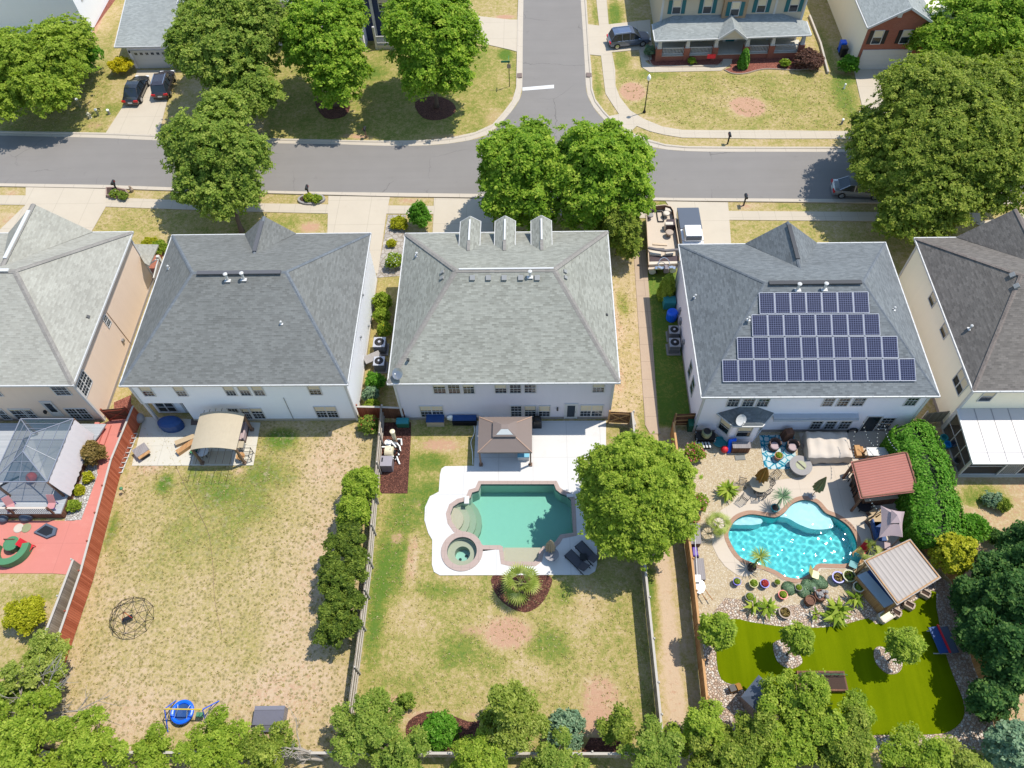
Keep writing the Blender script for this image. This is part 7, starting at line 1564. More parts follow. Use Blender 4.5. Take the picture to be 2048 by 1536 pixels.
# ------------------------------------------------------------------ white house back yard
zp = 2.35; c0, c1, c2, c3 = G_(960, 870, zp), G_(1625, 885, zp), G_(1745, 350, zp), G_(1095, 345, zp); cen = (c0+c1+c2+c3)/4
X0, X1, Y0, Y1 = (c0.x+c3.x)/2, (c1.x+c2.x)/2, (c0.y+c1.y)/2, (c2.y+c3.y)/2
t = thing('pergola', 'arched pergola with cream cloth roof on the white house patio', 'pergola', ((X0+X1)/2, (Y0+Y1)/2, 0)); rise = .38
za = lambda f: zp+rise*(1-(2*f-1)**2)
m = MB(); n = 16; vs = []
for y in (Y0, Y1):
    for z_ in (0, -.03):
        for i in range(n+1): vs.append((X0+(X1-X0)*i/n, y, za(i/n)+z_))
N = n+1
m.add(vs, [(i, i+1, i+1+2*N, i+2*N) for i in range(n)]+[(i+N, i+3*N, i+1+3*N, i+1+N) for i in range(n)]+[(i, i+N, i+1+N, i+1) for i in range(n)]+[(i+2*N, i+1+2*N, i+1+3*N, i+3*N) for i in range(n)]); m.build('roof_cloth', M['khaki'], t)
for k in range(7):
    f = (k+.5)/7; x = X0+(X1-X0)*f; m = MB(); m.bar((x, Y0-1.2, za(f)-.14), (x, Y1+.35, za(f)-.14), .022, .03); m.build('rafter', M['ironblack'], t)
for y in (Y0+.1, Y1-.1):
    m = MB(); m.tube([(X0+(X1-X0)*i/10, y, za(i/10)-.09) for i in range(11)], .05, 6); m.build('arch_beam', M['bronze'], t)
    for x in (X0+.08, X1-.08): m = MB(); m.box((x, y, zp/2), (.16, .16, zp)); m.box((x, y, .12), (.26, .26, .24)); m.build('post', M['bronze'], t)
q = G_(690, 600); t = thing('covered_barbecue', 'barbecue under a navy blue cover on the shaded patio', 'barbecue', q); m = MB(); m.lathe((q.x, q.y+.35, 0), [(.95, .02), (1.0, .45), (.95, .85), (.7, 1.05), (.2, 1.12)], 14, 1, .6); m.build('cover', M['navyfab'], t)
q = G_(290, 950); t = thing('fire_pit_table', 'square slatted fire pit table turned diagonally on the patio', 'table', q); m = MB(); m.box((q.x, q.y, .5), (.95, .95, .06), .75); m.build('tabletop', M['wood'], t); m = MB(); m.box((q.x-.14, q.y+.14, .52), (1.05, .85, .08), .75); m.build('rim', M['greywood'], t); m = MB(); m.box((q.x, q.y, .25), (.7, .7, .48), .75); m.build('base', M['ironblack'], t)
for lab, x, y, rz, c in (('long cardboard box lying left of the arched pergola', 890, 860, .75, 'wood'), ('second cardboard sheet leaning behind the long box', 880, 760, .45, 'tanfab')):
    q = G_(x, y); tag(MB().box((q.x+.1, q.y, .22), (1.5, .42, .36), rz).build('cardboard_box', M[c]), lab, 'box')
q = G_(1690, 850); t = thing('cool_box', 'grey cool box at the right pergola post', 'cool box', q); m = MB(); m.box((q.x, q.y, .25), (.75, .55, .5)); m.build('body', M['metal'], t); m = MB(); m.box((q.x, q.y, .53), (.8, .6, .08)); m.build('lid', M['khaki'], t)
q = G_(1800, 990); t = thing('wire_rack', 'black wire plant rack at the right end of the patio', 'rack', q)
for z in (.3, .9):
    m = MB()
    for a, b in (((-.4, -.35), (.4, -.35)), ((.4, -.35), (.4, .35)), ((.4, .35), (-.4, .35)), ((-.4, .35), (-.4, -.35))): m.bar((q.x+a[0], q.y+a[1], z), (q.x+b[0], q.y+b[1], z), .035)
    m.build('shelf', M['ironblack'], t)
for sx in (-1, 1):
    for sy in (-1, 1): m = MB(); m.bar((q.x+sx*.4, q.y+sy*.35, 0), (q.x+sx*.4, q.y+sy*.35, 1.0), .035); m.build('leg', M['ironblack'], t)
rtable('small round wicker table by the right pergola post', G_(1715, 1010), .35, .5, 'wood'); rtable('round table with wooden bowl under the pergola front', G_(1180, 960), .45, .7, 'white')
m = MB(); m.prism([(p.x, p.y) for p in (G_(990, 1090), G_(1560, 1090), G_(1560, 900), G_(1030, 900))], .02, .07); tag(m.build('rug', M['khaki']), 'plain tan outdoor rug under the arched pergola front', 'rug')
deckchair('dark blue garden chair under the pergola front edge', G_(1140, 900), 2.6, 'navyfab', 'ironblack'); deckchair('green garden chair beside the left pergola post', G_(1030, 920), -2.0, 'greenpaint', 'ironblack'); sofa('pinkish garden sofa behind the right pergola post', G_(1730, 640), -math.pi/2, 1.7, 'pinkcloth')
t = thing('lattice_panel', 'long white perforated garden panel leaning on the red fence', 'lattice panel', P(262, 915)); a, b = P(278, 868), P(247, 946); u = (b-a).normalized(); nn_ = V3((-u.y, u.x, 0)); m = MB()
L_ = (b-a).length; k = int(L_/.42)
for j in range(3):
    for i in range(k+1):
        p = a+u*(L_*i/k); m.bar(p+nn_*(-.1-.12*j)+V3((0, 0, .1+.4*j)), p+u*.2+nn_*(-.1-.12*(j+.8))+V3((0, 0, .1+.4*(j+.8))), .1, .03)
for z in (0, .4, .8, 1.2): m.bar(a-nn_*(.1+.3*z)+V3((0, 0, z+.06)), b-nn_*(.1+.3*z)+V3((0, 0, z+.06)), .07, .03)
m.build('panel', M['white'], t)
q = P(283, 842); tag(MB().ball((q.x, q.y, .45), .42, .42, .45).build('covered_pot', M['stonegrey'], smooth=True), 'grey rounded pot in the shaded patio corner', 'pot')
# dome climber
q = P(266, 1237); t = thing('climbing_dome', 'black geodesic climbing dome on the trampled lawn', 'climbing frame', (q.x, q.y, 0)); Rd = 1.45; ringp = []
for el, nn, off in ((0, 10, 0), (28, 10, .5), (56, 5, 0), (90, 1, 0)): ringp.append([V3((q.x+Rd*math.cos(R(el))*math.cos(2*math.pi*(i+off)/nn), q.y+Rd*math.cos(R(el))*math.sin(2*math.pi*(i+off)/nn), Rd*math.sin(R(el)))) for i in range(nn)])
m = MB(); r0, r1, r2, r3 = ringp
for i in range(10): m.bar(r0[i], r0[(i+1) % 10], .024); m.bar(r0[i], r1[i], .024); m.bar(r0[(i+1) % 10], r1[i], .024); m.bar(r1[i], r1[(i+1) % 10], .024)
for i in range(5):
    m.bar(r2[i], r2[(i+1) % 5], .024); m.bar(r2[i], r3[0], .024)
    for d in (-1, 0): m.bar(r2[i], r1[(2*i+d) % 10], .024)
    m.bar(r2[i], r1[(2*i+1) % 10], .02)
m.build('bars', M['ironblack'], t); m = MB(); m.box((q.x-.2, q.y-.1, .35), (.7, .3, .05), .5); m.build('swing_seat', M['black'], t); m = MB()
for dx in (-.5, .1): m.bar((q.x+dx, q.y-.1+dx*.3, .36), r3[0], .025)
m.build('rope', M['orangeplastic'], t)
# swing set
t = thing('swing_set', 'blue legged swing set with yellow top bar', 'swing set', P(366, 1430)); hz = 1.75; a, b = P(329, 1418, hz), P(405, 1419, hz); m = MB(); m.tube([a, b], .045, 8); m.build('top_bar', m_plain('yellow_bar', S(236, 206, 70), .4), t)
for e, fs in ((a, ((352, 1401), (336, 1464), (328, 1440))), (b, ((438, 1402), (412, 1446), (416, 1430)))):
    for f in fs[:2]: m = MB(); m.tube([e, P(*f)], .035, 8); m.build('leg', M['blueplastic'], t)
    m = MB(); m.bar(e.lerp(P(*fs[0]), .6), e.lerp(P(*fs[1]), .6), .03); m.build('brace', M['navyfab'], t)
c = P(364.5, 1424, .5); m = MB(); m.tube([c+V3((.62*math.cos(x), .62*math.sin(x), 0)) for x in [i*math.pi/12 for i in range(25)]], .13, 8); sa = m.build('saucer_ring', M['blueplastic'], t); m = MB(); m.lathe(c, [(.0, -.06), (.55, 0)], 20, cap=False); m.build('saucer_net', M['navyfab'], sa)
m = MB()
for x in (.8, 2.3, 3.9, 5.4): m.bar(c+V3((.6*math.cos(x), .6*math.sin(x), 0)), a.lerp(b, .35 if math.cos(x) < 0 else .6), .03)
m.build('rope', M['silverpipe'], t); q = P(400, 1430, .45); m = MB(); m.box(q, (.42, .3, .25)); m.build('bucket_seat', M['greenpaint'], t); m = MB(); m.bar(q, a.lerp(b, .93), .03); m.build('chain', M['metal'], t)
# grey bulkhead box
cs = [P(504, 1450, .8), P(564, 1450, .8), P(570, 1412, .8), P(510, 1413, .8)]; c = (cs[0]+cs[2])/2; t = thing('garden_store', 'dark grey low garden store near the rear fence', 'garden store', (c.x, c.y, 0)); m = MB(); m.prism([(p.x, p.y) for p in cs], 0, .72); m.build('body', M['greywood'], t); m = MB(); m.slab(cs, .05); m.build('lid', m_plain('slate_lid', S(118, 116, 128), .6), t)
m = MB(); m.slab([p+V3((0, .02, .03)) for p in (cs[3].lerp(cs[0], .22), cs[2].lerp(cs[1], .22), cs[2], cs[3])], .04); m.build('rear_flap', m_plain('slate_flap', S(138, 136, 148), .6), t); m = MB(); m.slab([P(512, 1464, .35), P(564, 1464, .35), P(566, 1452, .72), P(510, 1452, .72)], .04); m.build('front_flap', m_plain('slate_front', S(160, 160, 172), .6), t)
m = MB(); m.tube([(*P2(*q_), .04) for q_ in smooth_line([(323, 862), (340, 905), (372, 975), (400, 1030), (418, 1070), (426, 1130), (430, 1200), (444, 1268)], 5)], .012, 5); tag(m.build('tether_cable', M['bronze']), 'thin grey tether cable trailing across the trampled lawn', 'cable')
q = P(250, 985); t = thing('garden_light', 'small green garden light beside the red fence', 'garden light', q); m = MB(); m.tube([q, q+V3((0, 0, .6))], .025, 6); m.build('stake', M['ironblack'], t); m = MB(); m.ball(q+V3((0, 0, .68)), .14, .14, .12); m.build('head', M['greenpaint'], t)

# ------------------------------------------------------------------ left yard: raised deck and screened gazebo
zd = .75; dk = [P(*q, zd) for q in ((-120, 845), (212, 848), (196, 872), (170, 905), (121, 1027), (-120, 1027))]
t = thing('raised_deck', 'raised pale grey boarded deck behind the tan house', 'deck', P(60, 980)); m = MB(); m.slab(dk, .12); m.build('boards', m_planks('deck_boards', S(186, 190, 194), S(206, 208, 210), .15, .35, 1), t)
m = MB(); a, b = dk[4], dk[5]; m.bar(a-V3((0, .02, .42)), b-V3((0, .02, .42)), .04, .62); a2 = P(170, 905, zd); m.bar(dk[4]-V3((0, 0, .42)), a2-V3((0, 0, .42)), .04, .62); m.build('skirt', M['darkwood'], t)
m = MB(); u = V3((0, 0, 1)); a = dk[5]; b = dk[4]+V3((-.5, 0, 0)); m.bar(a+u*.95, b+u*.95, .16, .05); m.build('top_rail', M['canvas'], t); m = MB(); k = 60
for i in range(k): p = a.lerp(b, i/k); m.bar(p+u*.08, p+V3((.12, 0, .92)), .035, .02)
m.build('baluster', m_plain('brown_baluster', S(112, 84, 92), .7), t)
for f in (0, .3, .65, 1.0): m = MB(); p = a.lerp(b, f); m.box((p.x, p.y, zd+.5), (.12, .12, 1.05)); m.build('post', M['darkwood'], t)
for i in range(3): m = MB(); p = P(205-i*-8, 862+i*2); m.prism(poly([(197+i*9, 852), (206+i*9, 852), (194+i*9-2, 892), (185+i*9-2, 890)]), 0, .6-.2*i); m.build('step', M['reddeck'], t)
m = MB(); a, b = P(165, 868, zd), P(148, 916, zd)
for i in range(14): p = a.lerp(b, i/13); m.bar(p, p+u*.9, .05)
m.bar(a+u*.9, b+u*.9, .08); m.build('side_railing', M['white'], t)
ze, zr_ = zd+2.3, zd+3.4; e0, e1_, e2_, e3_ = P(-16, 964, ze), P(95, 964, ze), P(147, 838, ze), P(42, 838, ze); rA, rB = P(46.5, 903, zr_), P(63, 868, zr_)
t = thing('screened_gazebo', 'big screened gazebo with translucent panelled hip roof on the deck', 'gazebo', ((e0.x+e2_.x)/2, (e0.y+e2_.y)/2, zd))
gm = NT('smoked_panel'); tr_ = gm.n('BsdfTransparent', {'Color': (1, 1, 1, 1)}); pb = gm.n('BsdfPrincipled', {'Base Color': S(70, 96, 112), 'Roughness': .2}); mx = gm.n('MixShader', {0: .6, 1: tr_.outputs[0], 2: pb.outputs[0]}); gm.t.links.new(mx.outputs[0], gm.out.inputs[0])
m = MB(); m.add([e0, e1_, e2_, e3_, rA, rB], [(0, 1, 4), (1, 2, 5, 4), (2, 3, 5), (3, 0, 4, 5)]); m.build('roof_panel', gm.m, t)
m = MB(); up_ = V3((0, 0, .03))
for a, b in ((e0, rA), (e1_, rA), (e2_, rB), (e3_, rB), (rA, rB), (e0, e1_), (e1_, e2_), (e2_, e3_), (e3_, e0)): m.bar(a+up_, b+up_, .07, .06)
for f in (.33, .66): m.bar(e1_.lerp(e2_, f)+up_, rA.lerp(rB, f)+up_, .03, .04); m.bar(e3_.lerp(e0, f)+up_, rB.lerp(rA, f)+up_, .03, .04); m.bar(e1_.lerp(rA, f)+up_, e2_.lerp(rB, f)+up_, .03, .04); m.bar(e0.lerp(rA, f)+up_, e1_.lerp(rA, f)+up_, .03, .04); m.bar(e2_.lerp(rB, f)+up_, e3_.lerp(rB, f)+up_, .03, .04); m.bar(e3_.lerp(rB, f)+up_, e0.lerp(rA, f)+up_, .03, .04)
m.bar(e0.lerp(e1_, .5)+up_, rA+up_, .03, .04); m.build('roof_frame', m_plain('grey_blue_frame', S(150, 156, 170), .4), t)
for p in (e0, e1_, e2_, e3_): m = MB(); m.box((p.x, p.y, (ze+zd)/2), (.14, .14, ze-zd)); m.build('post', M['bronze'], t)
m = MB(); n = 24; vs = []
for i in range(n+1): p = e1_.lerp(e2_, i/n); w_ = .03*math.sin(i*2.6); vs += [(p.x+.06+w_, p.y, ze-.05), (p.x+.35+w_*1.5, p.y-.1, zd+1.2), (p.x+.6+w_*2, p.y-.1, zd+.15)]
m.add(vs, [(i*3+j, i*3+j+1, (i+1)*3+j+1, (i+1)*3+j) for i in range(n) for j in range(2)]); m.build('curtain', m_plain('white_curtain', S(240, 232, 232), .8, vary=.05), t, smooth=True)
q = P(65, 966, zd); tag(MB().ball(q+V3((0, .3, .35)), .4, .4, .36).build('bean_bag', M['orangeplastic'], smooth=True), 'orange round bean bag under the screened gazebo edge', 'bean bag'); q = P(22, 970, zd); sofa('dark sofa under the front of the screened gazebo', q, .6, 1.4, 'black')
for lab, x, y, rz in (('faded pink chair on the deck beside the front rail', 200, 440, .5), ('faded pink bench at the deck corner', 820, 420, 0)):
    q = W_(x, y, zd); s_ = deckchair(lab, q, rz, 'pinkplastic', 'purple'); s_.location.z = zd
t = thing('curved_bench', 'green horseshoe shaped bench table on the red patio', 'bench', W_(220, 1090)); q = W_(225, 1075); m = MB(); vs = []; n = 24
for i in range(n+1):
    a = math.pi*(.93+1.14*i/n)
    for r_, z in ((1.35, .08), (1.38, .72), (.92, .76), (.9, .1)): vs.append((q.x+r_*math.cos(a), q.y+r_*math.sin(a), z))
m.add(vs, [(i*4+j, (i+1)*4+j, (i+1)*4+j+1, i*4+j+1) for i in range(n) for j in range(3)]); m.build('top', M['greenpaint'], t); m = MB(); m.lathe((q.x, q.y+.25, 0), [(.5, 0), (.5, .6), (.56, .64), (.5, .66)], 14); m.build('centre', M['greenpaint'], t)
deckchair('crimson chair at the right end of the green bench', W_(480, 1060), 1.2, 'redplastic', 'redplastic'); q = W_(220, 965); tag(MB().box((q.x, q.y, .5), (.8, .06, .45)).build('headboard', M['darkwood']), 'small dark board behind the green bench', 'board')
q = W_(710, 800); t = thing('dog_bed', 'dark grey angular plastic tray on the red patio', 'tray', q); m = MB(); pts = [(q.x-1.0*.8, q.y-.1), (q.x+.35, q.y-.55), (q.x+.85, q.y-.3), (q.x+.8, q.y+.25), (q.x-.1, q.y+.62)]; m.prism(pts, 0, .22); m.build('shell', M['tarpgrey'], t); m = MB(); m.prism([(q.x+(x-q.x)*.7, q.y+(y-q.y)*.7) for x, y in pts], .1, .235); m.build('liner', M['black'], t)
for lab, x, y, mt in (('white round plate on the red patio by the deck', 295, 745, 'canvas'), ('grey round plate beside the white plate', 412, 742, 'sagepot')): q = W_(x, y); tag(MB().lathe((q.x, q.y, .045), [(.3, 0), (.36, .04), (.3, .05)], 16).build('plate', M[mt]), lab, 'plate')
for lab, x, y in (('pale blue ball by the deck lattice', 80, 660), ('grey folded bundle by the deck lattice', 420, 640)): q = W_(x, y); tag(MB().ball((q.x, q.y+.2, .34), .32 if x < 200 else .5, .32, .3, jit=.03).build('bundle', M['tarpgrey']), lab, 'bundle')
print('things B done')
# ------------------------------------------------------------------ vegetation
LV = {}
LV['maple'] = m_leaf('leaf_maple', S(84, 126, 26), S(144, 180, 50), S(206, 220, 88), .38)
LV['deep'] = m_leaf('leaf_deep_green', S(94, 126, 42), S(146, 170, 68), S(200, 208, 102), .38)
LV['olive'] = m_leaf('leaf_olive', S(84, 110, 34), S(140, 160, 56), S(206, 210, 98), .38)
LV['fresh'] = m_leaf('leaf_fresh', S(100, 132, 34), S(158, 182, 58), S(210, 220, 94), .38)
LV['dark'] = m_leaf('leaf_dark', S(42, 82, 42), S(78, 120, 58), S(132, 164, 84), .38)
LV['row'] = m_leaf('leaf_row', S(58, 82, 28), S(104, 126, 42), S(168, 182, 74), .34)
LV['yellow'] = m_leaf('leaf_yellow_green', S(140, 146, 24), S(190, 190, 40), S(232, 222, 76))
LV['gold'] = m_leaf('leaf_golden', S(190, 170, 10), S(232, 214, 30), S(250, 236, 80))
LV['hedge'] = m_leaf('leaf_hedge', S(64, 118, 28), S(106, 166, 44), S(160, 202, 84), .36)
LV['purple'] = m_leaf('leaf_purple', S(92, 62, 52), S(130, 92, 78), S(164, 126, 106), .15)
LV['feather'] = m_leaf('leaf_feathery', S(120, 142, 50), S(168, 182, 78), S(214, 216, 120), .36)
LV['blue'] = m_leaf('leaf_blue_green', S(92, 124, 96), S(128, 160, 122), S(174, 194, 152), .15)
LV['bronze'] = m_leaf('leaf_bronze', S(104, 92, 44), S(156, 134, 74), S(196, 166, 110))
LV['palm'] = m_leaf('leaf_palm', S(124, 146, 56), S(180, 192, 92), S(226, 226, 146), .36)
LV['pinkf'] = m_leaf('petal_pink', S(214, 70, 96), S(236, 116, 134), S(248, 176, 180)); LV['redf'] = m_leaf('petal_red', S(190, 36, 44), S(214, 70, 66), S(236, 120, 110)); LV['whitef'] = m_leaf('petal_white', S(226, 226, 214), S(240, 240, 232), S(250, 250, 246)); LV['yelf'] = m_leaf('petal_yellow', S(228, 200, 20), S(244, 222, 60), S(252, 238, 120))
M['bark'] = m_plain('bark', S(126, 108, 92), .9, vary=.25, scale=5, bump=.5); M['barkpale'] = m_plain('pale_dead_bark', S(196, 184, 170), .9, vary=.2, scale=5)

LK = .95
def leaf_mesh(name, pts, nrm, size, lc, mat, parent, aspect=1.7):
    n = len(pts); off = np.array(wloc(parent)) if parent else np.zeros(3)
    nrm = nrm/np.maximum(np.linalg.norm(nrm, axis=1, keepdims=True), 1e-6)
    r = RNG.normal(size=(n, 3)); a = np.cross(nrm, r); a /= np.maximum(np.linalg.norm(a, axis=1, keepdims=True), 1e-6); b = np.cross(nrm, a)
    s = size[:, None]; p = pts-off
    v = np.empty((n, 4, 3), np.float32)
    v[:, 0] = p-a*s*.5*aspect; v[:, 1] = p-b*s*.5+nrm*s*.08; v[:, 2] = p+a*s*.5*aspect; v[:, 3] = p+b*s*.5+nrm*s*.08
    me = bpy.data.meshes.new(name); me.vertices.add(n*4); me.vertices.foreach_set('co', v.ravel())
    me.loops.add(n*4); me.loops.foreach_set('vertex_index', np.arange(n*4, dtype=np.int32))
    me.polygons.add(n); me.polygons.foreach_set('loop_start', np.arange(0, n*4, 4, dtype=np.int32))
    at = me.attributes.new('lc', 'FLOAT', 'POINT'); at.data.foreach_set('value', np.repeat(np.clip(lc, 0, 1), 4).astype(np.float32))
    me.update(); me.materials.append(mat)
    o = bpy.data.objects.new(name, me); COL.objects.link(o)
    if parent: o.parent = parent
    return o
def unit(n): d = RNG.normal(size=(n, 3)); return d/np.linalg.norm(d, axis=1, keepdims=True)
def crown_pts(lobes, rc=.7, dens=1.0, ls=.19, up=.55, fill=.25, low=-.45, grow=True):
    """lobes: (centre, rx, ry, rz). Leaf sprays sit in the outer shell of every lobe, each a loose tilted disc of leaves."""
    rc *= .66; ls *= .82; P_, N_, S_, C_ = [], [], [], []
    extra = []
    for (c, rx, ry, rz) in lobes[:1 if grow else 0]:
        for q in unit(20):
            if q[2] > -.4: k = RNG.uniform(.16, .4); extra.append((np.array(c)+q*np.array([rx, ry, rz])*RNG.uniform(.74, .98), rx*k, ry*k, rz*k))
    for (c, rx, ry, rz) in list(lobes)+extra:
        c = np.array(c); area = 4*math.pi*((rx*ry)**1.6/3+2*(rx*rz)**1.6/3)**(1/1.6)
        k = max(8, int(1.25*area/(rc*rc*1.5))); d = unit(k*2); d = d[d[:, 2] > low][:k]; k = len(d)
        ph = RNG.uniform(0, 6, 3); lump = 1+.12*np.sin(d[:, 0]*5+ph[0])*np.cos(d[:, 1]*5+ph[1])+.1*np.sin(d[:, 2]*7+ph[2])
        sp = RNG.uniform(0, 1, k) < .16; rad = RNG.uniform(.62, 1.0, k)**.8*lump*np.where(sp, 1.15, 1.0); cc = c+d*np.array([rx, ry, rz])*rad[:, None]
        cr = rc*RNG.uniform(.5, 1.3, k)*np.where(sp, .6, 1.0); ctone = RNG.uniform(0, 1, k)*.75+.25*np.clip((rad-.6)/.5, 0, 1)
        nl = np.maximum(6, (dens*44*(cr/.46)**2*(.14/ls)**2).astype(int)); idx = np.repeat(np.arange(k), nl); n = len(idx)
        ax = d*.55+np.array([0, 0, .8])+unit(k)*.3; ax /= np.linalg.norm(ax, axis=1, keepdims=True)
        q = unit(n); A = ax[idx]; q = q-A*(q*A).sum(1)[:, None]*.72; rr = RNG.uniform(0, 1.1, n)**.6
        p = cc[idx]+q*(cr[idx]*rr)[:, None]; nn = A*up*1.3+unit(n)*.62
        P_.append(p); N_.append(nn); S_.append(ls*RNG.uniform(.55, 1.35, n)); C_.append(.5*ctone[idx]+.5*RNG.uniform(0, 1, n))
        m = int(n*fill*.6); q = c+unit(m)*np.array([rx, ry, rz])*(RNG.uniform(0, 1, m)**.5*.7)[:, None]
        P_.append(q); N_.append(unit(m)+np.array([0, 0, .6])); S_.append(ls*RNG.uniform(1.0, 1.8, m)); C_.append(RNG.uniform(0, .5, m))  # inner leaves toned darker: shade of the crown's gaps put into their colour
    p = np.concatenate(P_); keep = p[:, 2] > .04
    return p[keep], np.concatenate(N_)[keep], np.concatenate(S_)[keep], np.concatenate(C_)[keep]
def mpp(u, v, z): return (P(u, v, z)-EYE).dot(FW)/FOC       # metres per pixel there
def limbs(mb, base, tips, r0, seed=0):
    rng = random.Random(seed); b = V3(base)
    for t_ in tips:
        t_ = V3(t_); mid = b.lerp(t_, .5)+V3((rng.uniform(-.2, .2), rng.uniform(-.2, .2), .15)); mb.tube([b, mid, t_], [r0*.55, r0*.32, r0*.08], 6)
TREES = []
def tree(label, u, v, ru, rvz, zc, mat, base=None, lobes=None, rc=.7, ls=.19, dens=1.0, name='tree', cat='tree', group=None, trunk=.2, up=.8, fill=.25, low=-.45, flowers=None, bark='bark', wild=0):
    c = P(u, v, zc); s = mpp(u, v, zc); rx = ru*s; rz = rvz
    b = P(*base) if base else V3((c.x, c.y, 0)); b.z = 0
    t = thing(name, label, cat, b, 0, group)
    L_ = [(c, rx, rx*.95, rz)]
    for (du, dv, k, dz) in (lobes or []):
        q = P(u+du, v+dv, zc+dz); L_.append((q, rx*k, rx*k, rz*min(1, k*1.15)))
    if wild:
        L_ = [(c, rx*.5, rx*.5, rz*.7)]
        for i in range(wild):
            a = i*2.4+RNG.uniform(-.4, .4); f = math.sqrt((i+.6)/wild)*.92; k = RNG.uniform(.2, .36); L_.append((c+V3((rx*f*math.cos(a), rx*f*math.sin(a), rz*(RNG.uniform(-.55, .75)-.5*f*f+.25))), rx*k, rx*k, rx*k*RNG.uniform(.6, .95)))
    p, n, sz, lc = crown_pts(L_, rc, dens, ls, up, fill, low, not wild)
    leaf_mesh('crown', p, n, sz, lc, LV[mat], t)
    if trunk:
        m = MB(); fork = V3((b.x*.45+c.x*.55, b.y*.45+c.y*.55, max(.35, zc-rz*.75)))
        m.tube([b-V3((0, 0, .05)), b.lerp(fork, .15), fork], [trunk*1.5, trunk*1.05, trunk*.75], 9)
        rng = random.Random(int(u*7+v)); tips = []
        for (lc_, rx_, ry_, rz_) in L_:
            for i in range(5 if len(L_) == 1 else 3): a = rng.uniform(0, 6.28); tips.append((lc_[0]+rx_*.72*math.cos(a), lc_[1]+ry_*.72*math.sin(a), lc_[2]+rz_*rng.uniform(-.1, .6)))
        tips.append((c.x, c.y, zc+rz*.7)); limbs(m, fork, tips, trunk*1.2, int(u)); m.build('trunk', M[bark], t, smooth=True)
    if flowers:
        fm_, k, fs = flowers; i = RNG.choice(len(p), k); sel = p[i]+unit(k)*.06+np.array([0, 0, .06]); leaf_mesh('blossom', sel, n[i]+np.array([0, 0, .6]), np.full(k, fs)*RNG.uniform(.7, 1.3, k), RNG.uniform(0, 1, k), LV[fm_], t, 1.0)
    return t
def shrub(label, u, v, ru, h, mat, ls=.11, rc=.3, dens=1.0, name='shrub', cat='shrub', k=1.0, flowers=None, group=None, low=-.3, trunk=.05, rz=None):
    return tree(label, u, v, ru, rz or h*.52, h*.52, mat, None, None, rc, ls, dens, name, cat, group, trunk, .5, .3, low, flowers)

STREETTREE = 'big leafy trees across the street'
# across the street
tree('big light olive tree in the top left corner', 66, 128, 100, 2.9, 5.0, 'fresh', (70, 205), [(-60, 70, .55, -1.2), (60, -50, .6, .2), (30, 60, .5, -1)], .62, .17)
shrub('dense round dark tree touching the top left tree', 158, 112, 40, 4.2, 'hedge', .13, .4, 1.1, 'tree', 'tree', rz=2.1)
shrub('golden yellow bush beside the white garage', 243, 131, 20, 1.7, 'gold', .1, .22)
tree('tall dark green tree right of the white garage', 455, 92, 98, 4.6, 7.2, 'deep', (470, 225), [(-70, 10, .5, .4), (50, 90, .55, -2.2), (70, -40, .6, .8), (-30, -80, .6, .6), (10, 110, .5, -2.4)], .7, .18)
tree('bright green maple, left of the navy porch', 650, 92, 76, 4.2, 7.0, 'maple', (672, 212), [(40, -60, .6, .8), (-40, -60, .55, .6), (20, 70, .62, -1.8), (50, 40, .5, -1)], .72, .2)
tree('bright green maple with visible trunk, right of the navy porch', 862, 85, 82, 4.3, 7.2, 'maple', (874, 214), [(60, -10, .55, .2), (-45, -50, .6, .6), (30, -60, .6, .8), (40, 60, .55, -1.6), (-20, 70, .5, -1.6)], .72, .2)
tree('bright tree in the top right corner', 1960, 60, 105, 3.6, 4.6, 'maple', (1985, 140), [(-80, 30, .5, -.6), (60, 20, .6, 0), (20, -60, .6, .6)], .7, .19)
tree('large olive toned tree shading the silver sedan', 1895, 262, 150, 4.6, 6.6, 'olive', (1905, 330), [(-150, 70, .3, -1.6), (-70, 60, .4, .4), (60, 60, .4, .8), (20, -30, .4, 1.4), (140, -110, .4, 0), (-160, -20, .22, -1.6), (-120, 20, .5, -1.0), (80, -60, .65, .4), (-40, -90, .55, .3), (-30, 120, .55, -1.2), (90, 90, .6, -.6), (-110, 90, .4, -1.6), (120, 10, .6, 0)], .66, .16, trunk=.3)
tree('thin crowned tree below the large olive tree', 1838, 425, 72, 2.4, 4.2, 'olive', (1868, 470), [(50, -10, .6, .2), (-50, 20, .45, -.6)], .55, .15, .8)
tree('dense tree over the left street with leaning trunk', 428, 305, 84, 3.6, 6.2, 'deep', (484, 464), [(60, 10, .6, 0), (-60, -20, .55, .2), (20, -70, .62, .6), (10, 90, .55, -1.8), (-40, 70, .5, -1.2), (60, 80, .45, -2.0)], .6, .165)
tree('left of two bright maples before the lavender house', 1038, 345, 76, 3.7, 5.9, 'maple', None, [(-30, 50, .6, -1), (30, -60, .55, .6), (-25, -50, .5, .5), (30, 70, .6, -1.4)], .68, .19)
tree('right of two bright maples before the lavender house', 1203, 350, 92, 3.8, 5.9, 'maple', None, [(-40, -50, .55, .6), (50, 40, .6, -1), (-40, 60, .6, -1.2), (60, -30, .5, -.2), (20, -70, .4, 1)], .68, .19)
tree('feathery crepe myrtle squeezed beside the grey roof', 1238, 462, 40, 2.3, 3.0, 'olive', None, [(20, 30, .6, -.8), (-15, -30, .6, .4)], .42, .13, .9, trunk=.09)
